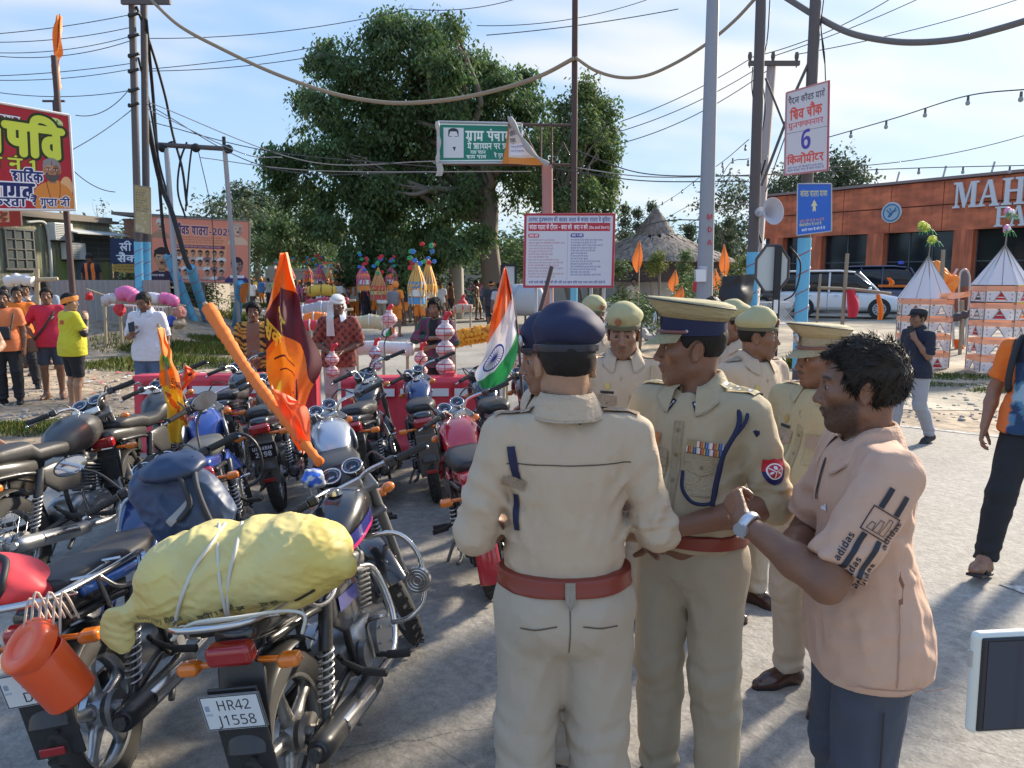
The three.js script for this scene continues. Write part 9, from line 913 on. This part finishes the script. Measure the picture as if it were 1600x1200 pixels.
// --- pilgrims by the barrier
{const tiger=print(256,256,(g,w,h)=>{g.fillStyle='#c98a2a';g.fillRect(0,0,w,h);const r=rng(5);g.fillStyle='#15100c';for(let i=0;i<60;i++){g.beginPath();g.ellipse(r()*w,r()*h,8+r()*40,3+r()*5,r()*0.6-0.3,0,7);g.fill();}});
human({label:'bare chested man with open tiger striped shirt behind the orange flag',q:'two',at:V(-3.05,0,-9.1),face:0.15,h:1.55,skin:'brown',beard:0.2,moustache:0.9,hair:{t:0.02,len:0.03},shirt:{sleeve:0.85,hem:-0.1,long:1,name:'open_shirt',paint:(p)=>{const a=Math.abs(p[0]);if(a<0.085&&p[2]>0)return SK.brown;const s=Math.sin(p[1]*85+5*vn(p[0]*14,p[1]*9,p[2]*14)+p[0]*26);return s>0.25?[0.02,0.014,0.01]:[0.52,0.25,0.04];}},trousers:{c:[0.03,0.03,0.035]},pose:{head:[0.1,0.05,0],armL:{e:[0.25,0.16,0.02],w:[0.06,0.04,0.2]},armR:{e:[-0.25,0.16,0.02],w:[-0.06,0.0,0.2]}}});
const o=human({label:'man in maroon patterned shirt with white head cloth behind the barrier',q:'two',at:V(-2.09,0,-9.25),face:0.08,h:1.62,skin:'dark',beard:0.7,moustache:0.9,build:1.06,hair:{t:0.006,len:0},shirt:{sleeve:0.95,hem:-0.14,long:1,collar:1,paint:(p)=>{const k=Math.sin(p[1]*60)*Math.sin(p[0]*70)+0.7*vn(p[0]*40,p[1]*40,p[2]*40);return k>0.55?[0.05,0.02,0.02]:k>0.1?[0.2,0.04,0.028]:[0.26,0.07,0.045];}},trousers:{c:[0.42,0.4,0.37]},pose:{head:[0,0.05,0],armL:{e:[0.29,0.16,0.0],w:[0.07,0.07,0.22],F:[-0.8,0,0.5],N:[0,-1,0]},armR:{e:[-0.29,0.16,0.0],w:[-0.09,0.07,0.22],F:[0.8,0,0.5],N:[0,-1,0]}}});
const{H,T}=o.userData0,wc=fabric([0.66,0.64,0.6]);mesh('head_cloth',[skin({prims:[el([0,0.056,-0.015],[0.099,0.098,0.12])].map((p)=>xf(p,H)),lo:H.to([-0.16,-0.1,-0.16]).map((v,i)=>v-0.05),hi:H.to([0.16,0.2,0.16]).map((v)=>v+0.05),cell:0.006,pad:0.02,post:(x,y,z,d)=>{const p=H.inv(x,y,z);return Math.max(d-0.006*Math.sin(p[1]*110+p[0]*30+p[2]*30),0.028+(p[2]<0.02?-0.07:0)-p[1]);}}),grid(6,20,(u,v)=>{const p=[-0.075+(u-0.5)*0.075*(1+v*0.4),0.05-v*0.42,0.09-Math.abs(v-0.2)*0.05+0.1*smoothstep(v,0.2,0.5)+0.01*Math.sin(u*9+v*6)];return V(...H.to(p));})],wc,o);
human({label:'man in purple and green plaid shirt with folded arms behind the pots',q:'two',at:V(-0.94,0,-9.6),face:-0.3,h:1.58,skin:'mid',beard:0.7,moustache:0.6,hair:{t:0.02,len:0.03,lift:0.6},shirt:{sleeve:1.7,hem:-0.16,long:1,paint:(p)=>{const a=Math.sin(p[0]*32),b=Math.sin(p[1]*26);return Math.abs(p[0])<0.06&&p[1]>0.1?[0.015,0.015,0.017]:a*b>0.15?[0.03,0.08,0.05]:a>0?[0.11,0.03,0.07]:[0.17,0.05,0.09];}},trousers:{c:[0.02,0.02,0.022]},pose:{twist:0.1,lean:0.12,head:[-0.1,0.02,0],armL:{e:[0.29,0.2,0.08],w:[-0.02,0.15,0.24]},armR:{e:[-0.29,0.22,0.08],w:[0.08,0.28,0.22],F:[0.7,0.5,0.2]}}});}
// --- men on the left verge
{const std=(o)=>human({q:'mid',skin:'brown',hair:{t:0.018,len:0.024},...o});
std({label:'man in white shirt and blue jeans looking down at his phone',q:'two',at:V(-4.62,0,-9.75),face:0.0,h:1.66,moustache:0.9,beard:0.2,hair:{t:0.012,len:0.012},shirt:{c:[0.66,0.65,0.68],sleeve:0.95,hem:-0.14,long:1,collar:1},trousers:{c:[0.08,0.13,0.22]},shoes:{},pose:{head:[-0.25,0.38,0],armR:{e:[-0.26,0.17,-0.02],w:[-0.12,0.22,0.2],F:[0.4,0.7,0.4],N:[0.4,0.2,-0.6],curl:0.7}}});const ph=thing('mobile_phone','black phone in the hand of the man in white','phone',[-4.62,0,-9.75]);mesh('phone_body',rbox(0.08,0.15,0.01,0.005,-0.07,1.22,0.26,-0.7,0.2,0.3),M.black,ph);
const red=std({label:'man in red T-shirt and dark shorts with brown sling bag',at:V(-6.92,0,-11.5),face:0.35,h:1.68,shirt:{c:[0.55,0.025,0.06],sleeve:0.7,hem:-0.14,long:1},trousers:{c:[0.05,0.06,0.09],to:0.46},moustache:0.7,pose:{head:[0.1,0,0],armR:{e:[-0.33,0.17,-0.08],w:[-0.2,0.02,0.08],F:[0.8,-0.3,0.4]},armL:{e:[0.32,0.17,-0.08],w:[0.19,0.03,0.06],F:[-0.8,-0.3,0.4]}}});{const{T,sf}=red.userData0,S=red.userData0.shirt;patch(S,'chest_print',sf,M.white,T.to([0.03,0.32,0.25]),T.dir([0,0,-1]),0.13,0.045,{off:0.003,nx:12,shape:(u,v,w,h)=>[(u-0.5)*w+(v-0.5)*0.03,(v-0.5)*h*(0.5+0.5*Math.abs(Math.sin(u*9)))]});const b=thing('sling_bag','brown sling bag carried by the man in the red T-shirt','bag',[red.position.x,0,red.position.z],red.rotation.y);b.scale.copy(red.scale);mesh('strap',tube([[0.13,0.47,-0.02],[0.08,0.36,0.135],[-0.02,0.2,0.15],[-0.13,0.06,0.14],[-0.19,-0.02,0.1]].map((p)=>V(...T.to(p))),0.018,6),mat([0.06,0.035,0.03],0.8),b);mesh('bag_body',rbox(0.14,0.22,0.08,0.03,...T.to([-0.22,-0.1,0.08]),0,0.4),mat([0.2,0.13,0.09],0.8),b);}
const ye=std({label:'man in yellow T-shirt and orange head cloth with black arm sleeves',at:V(-6.02,0,-10.5),face:2.45,h:1.62,build:1.2,belly:0.03,skin:'light',shirt:{c:[0.62,0.56,0.035],sleeve:0.75,hem:-0.14,long:1},trousers:{c:[0.016,0.017,0.022],to:0.5},pose:{head:[-0.7,0.05,0],armR:{e:[-0.27,0.18,0.08],w:[-0.14,0.4,0.17],F:[0.4,0.85,0.1],curl:0.6},armL:{e:[0.28,0.16,0.0],w:[0.2,-0.02,0.12]}}});{const{H,T,sf}=ye.userData0;mesh('head_cloth',inH(loft([ringXZ(0.092,0.112,0.0,-0.008,0.35),ringXZ(0.1,0.12,0.02,-0.008,0.35),ringXZ(0.1,0.12,0.06,-0.008,0.3),ringXZ(0.09,0.11,0.08,-0.008,0.25)],false),H),M.saffron,ye);const sl=(e,w,sx)=>tube([T.to(mixp([sx*0.178*1.2,0.445,-0.012],e,0.8)),T.to(e),T.to(mixp(e,w,0.9))].map((p)=>V(...p)),(t)=>0.056-0.016*t,10);mesh('arm_sleeve',sl([-0.27,0.18,0.08],[-0.14,0.4,0.17],-1),M.black,ye);mesh('arm_sleeve',sl([0.28,0.16,0.0],[0.2,-0.02,0.12],1),M.black,ye);patch(ye.userData0.shirt,'back_print',sf,mat([0.5,0.08,0.02],0.7),T.to([-0.05,0.36,-0.3]),T.dir([0,0,1]),0.1,0.06,{off:0.003});}
const o1=std({label:'bearded man in orange T-shirt with black chest bag at the left edge',at:V(-7.25,0,-11.0),face:0.3,h:1.65,beard:0.9,moustache:0.9,shirt:{c:[0.8,0.22,0.08],sleeve:0.72,hem:-0.14,long:1},trousers:{c:[0.02,0.02,0.022]},shoes:{},pose:{head:[0.2,0,0]}});{const{T}=o1.userData0,b=thing('chest_bag','black bag on the chest of the bearded man in orange','bag',[o1.position.x,0,o1.position.z],o1.rotation.y);b.scale.copy(o1.scale);mesh('bag_body',rbox(0.24,0.2,0.08,0.03,...T.to([0.0,0.14,0.17])),M.black,b);mesh('strap',tube([[0.12,0.2,0.16],[0.15,0.4,0.09],[0.13,0.48,-0.02]].map((p)=>V(...T.to(p))),0.016,6),mat([0.12,0.07,0.05],0.8),b);}
std({label:'man in orange T-shirt and black trousers second from the left edge',at:V(-8.05,0,-12.6),face:0.4,h:1.68,moustache:0.6,shirt:{c:[0.85,0.2,0.02],sleeve:0.72,hem:-0.12,long:1},trousers:{c:[0.02,0.02,0.022]},shoes:{m:leatherM},pose:{legL:{ank:[0.2,0.085,0.1]},armL:{e:[0.26,0.16,-0.03],w:[0.2,-0.08,0.02]}}});
std({label:'man in dark sleeveless top and shorts cut by the left edge',at:V(-5.72,0,-8.15),face:1.0,h:1.7,skin:'light',shirt:{c:[0.035,0.045,0.065],sleeve:0.12,hem:-0.14,long:1},trousers:{c:[0.02,0.022,0.028],to:0.48},pose:{armL:{e:[0.27,0.17,0.02],w:[0.1,0.1,0.22]},armR:{e:[-0.3,0.17,0.05],w:[-0.05,0.12,0.24]}}});
const ov=std({label:'bending man with orange neck cloth by the pink bundled frame',q:'mid',at:V(-11.9,0,-22),y:0.75,face:0.2,h:1.72,skin:'dark',shirt:{sleeve:0.7,hem:-0.12,long:1,paint:(p)=>(Math.abs(p[0])>0.05&&Math.abs(p[0])<0.13&&p[2]>0?[0.8,0.2,0.04]:[0.02,0.02,0.03])},trousers:{c:[0.03,0.03,0.04],to:0.45},pose:{head:[0.2,0.5,0],lean:0.2}});
for(const[px,D,f,c,t,hh,lab]of[[12,17,0.5,[0.1,0.12,0.35],[0.03,0.03,0.04],1.62,'man with grey cloth leaning on the wooden frame at far left'],[45,15.5,0.3,[0.5,0.48,0.46],[0.1,0.09,0.08],1.7,'man in pale shirt behind the red T-shirt man'],[63,16,0.6,[0.6,0.6,0.62],[0.05,0.05,0.07],1.72,'man in white shirt holding the frame post'],[76,15.2,3.3,[0.3,0.36,0.44],[0.04,0.04,0.05],1.74,'man in light blue checked shirt seen from behind'],[52,14.2,0.2,[0.45,0.04,0.12],[0.04,0.04,0.05],1.3,'boy in crimson shirt between the red and yellow shirted men']])std({label:lab,at:A0(px,D),face:f,h:hh,skin:['dark','mid'][Math.round(px)%2],shirt:{c,sleeve:0.85,hem:-0.12,long:1},trousers:{c:t},pose:{armL:{e:[0.25,0.25,0.1],w:[0.15,0.42,0.25]},head:[0.2,0.1,0]}});
const fr=thing('wooden_frame','rough pole frame the men lean on at far left','frame',V(A0(45,14.8).x,0,-14.8));wmesh('post',tube([V(A0(58,14.8).x,0,-14.8),P(57,420,14.8)],0.05),M.bamboo,fr);wmesh('post',tube([V(A0(20,14.8).x,0,-14.8),P(21,432,14.8)],0.05),M.bamboo,fr);wmesh('rail',tube([P(-20,440,14.8),P(90,436,14.8)],0.04),M.bamboo,fr);wmesh('cloth_bundle',tube([P(10,440,14.7),P(30,436,14.7),P(52,440,14.7)],(t)=>0.1+0.02*Math.sin(t*19),9),M.cloth,fr);}
// --- the crowd on the road
{const r=rng(404),cols={saffron:[0.9,0.28,0.04],red:[0.65,0.06,0.07],maroon:[0.35,0.06,0.07],blue:[0.08,0.22,0.5],green:[0.22,0.42,0.1],white:[0.75,0.73,0.7],black:[0.04,0.04,0.05],pink:[0.75,0.32,0.42],grey:[0.4,0.4,0.42],yellow:[0.8,0.6,0.08]},pant={orange:[0.9,0.27,0.04],black:[0.04,0.04,0.05],blue:[0.12,0.18,0.32],khaki:[0.35,0.28,0.2]};
const kinds=[{pack:[0.05,0.14,0.35],shawl:1},{pose:{legL:{knee:[0.1,0.5,0.2],ank:[0.1,0.1,0.22]},legR:{knee:[-0.1,0.5,0.0],ank:[-0.1,0.12,-0.2],foot:0.3}},to:0.46},{to:0.46,pack:[0.2,0.2,0.22],hood:1},{bare:1,to:0.46,pose:{legL:{knee:[0.1,0.5,0.16],ank:[0.1,0.1,0.18]},armL:{e:[0.24,0.3,0.1],w:[0.14,0.5,0.1]}}},{shawl:1,pose:{armR:{e:[-0.25,0.3,0.12],w:[-0.14,0.5,0.12]}}},{to:0.46,cap:1}];
const protos=kinds.map((k,i)=>{const o=human({name:'walking_person',label:'x',q:'low',at:V(0,0,0),h:1.68,seed:i,skin:['dark','brown','mid'][i%3],hair:k.hood?null:{t:0.016},shirt:k.bare?null:{c:[0.5,0.5,0.5],sleeve:0.75,hem:-0.1,long:1,m:mat([0.5,0.5,0.5],0.85)},trousers:{c:[0.1,0.1,0.1],to:k.to??1,m:mat([0.1,0.1,0.1],0.85)},pose:k.pose});const{H,T}=o.userData0;if(k.hood)mesh('head_cloth',skin({prims:[el([0,0.03,-0.02],[0.1,0.12,0.125])].map((p)=>xf(p,H)),lo:[-0.25,1.4,-0.25],hi:[0.25,1.9,0.25],cell:0.02,post:(x,y,z,d)=>{const p=H.inv(x,y,z);return Math.max(d,p[2]-0.05-(p[1]>0.04?0.1:0));}}),M.saffron,o);if(k.pack)mesh('rucksack',hull([[-0.16,1.2,0.1,0.2,0.2,3,-0.2],[0,1.22,0.12,0.24,0.24,3,-0.22],[0.16,1.2,0.1,0.2,0.2,3,-0.2]],12),mat(k.pack,0.8),o);if(k.shawl)mesh('shawl',skin({prims:[rc(T.to([0.13,0.43,0]),T.to([-0.13,0.43,0]),0.09,0.09,0.03),rc(T.to([0.1,0.4,0.09]),T.to([0.07,0.12,0.13]),0.05,0.045,0.03),rc(T.to([-0.1,0.4,0.09]),T.to([-0.07,0.18,0.13]),0.05,0.045,0.03)],lo:[-0.35,0.9,-0.3],hi:[0.35,1.65,0.4],cell:0.03}),i?M.pink:M.saffron,o);if(k.cap)mesh('head_band',inH(loft([ringXZ(0.095,0.115,0.02,-0.008,0.2),ringXZ(0.1,0.12,0.05,-0.008,0.2),ringXZ(0.095,0.115,0.07,-0.008,0.2)],false),H),M.saffron,o);return o;});
const spots=[[620,526,2,'saffron','orange',2.9,'hooded pilgrim in orange shorts with grey rucksack walking away mid road'],[556,500,0,'saffron','black',2.8,0],[577,498,1,'blue','black',3,0],[535,488,0,'red','blue',2.9,0],[548,492,5,'blue','black',3.3,0],[598,510,4,'white','khaki',2.7,0],[606,496,0,'red','black',3,0],[632,508,1,'black','orange',3.3,0],[645,505,4,'grey','khaki',2.9,0],[656,520,1,'saffron','orange',2.9,0],[705,500,3,'black','black',2.2,0],[713,498,3,'black','black',2.4,0],[733,486,4,'white','blue',3.4,0],[741,486,4,'white','blue',2.6,0],[753,488,4,'pink','blue',3.1,0],[763,496,0,'black','black',1.4,0],[745,500,3,'black','khaki',1.6,0],[776,500,1,'grey','khaki',0.4,0],[500,485,1,'green','black',0.1,0],[512,484,4,'yellow','black',-0.2,0],[478,480,0,'green','black',0.5,0],[490,478,4,'blue','black',3,0],[636,480,0,'red','black',3.1,0],[421,480,4,'grey','black',0.4,0],[768,520,5,'black','black',0.3,0],[780,528,4,'grey','black',-0.3,0]];
for(let i=0;i<165;i++){const y=447+Math.pow(r(),1.25)*44,t=(y-446)/ 44,x=lerp(r()<0.5?405-20*t:470,640+70*t,r());spots.push([x,y,Math.floor(r()*6),Object.keys(cols)[Math.floor(r()*10)],Object.keys(pant)[Math.floor(r()*4)],3+(r()-0.5)*1.4,0]);}
for(let i=0;i<150;i++){const x=450+r()*265;spots.push([x,468+r()*38,Math.floor(r()*6),Object.keys(cols)[Math.floor(r()*10)],Object.keys(pant)[Math.floor(r()*4)],3+(r()-0.5)*1.6,0]);}
const mats={},cm=(k,c)=>(mats[k]||=mat(c[k],0.85)),pm={},pc=(k)=>(pm[k]||=mat(pant[k],0.85));const first=new Set(),doing=['with rucksack','striding','with covered head','bare backed','raising an arm','with head band'];
for(const[x,y,k,c,p,f,lab]of spots){const where=x<470?'at left bend':x<520?'by orange flag tip':x<570?'left of mid road':x<640?'by marigold cone':x<700?'by yellow cone':'by gate pillar',dist=y<456?'tiny distant':y<472?'distant':'nearer';const label=lab||`${dist} walker in ${kinds[k].bare ? '' : c + ' shirt and '}${p} ${kinds[k].to ? 'shorts' : 'trousers'} ${doing[k]}, ${where}`;const o=first.has(k)?copyOf(protos[k],label,'pilgrims walking on the road'):protos[k];first.add(k);tag(o,label,'person','pilgrims walking on the road');const g=G(x,y);o.position.set(g.x,0,g.z);o.rotation.y=f;o.scale.setScalar((1.56+r()*0.2)/ 1.75);o.traverse((m)=>{if(m.name==='shirt')m.material=cm(c,cols);if(m.name==='trousers'||m.name==='shorts')m.material=pc(p);});}
}
renderer.render(scene,camera);
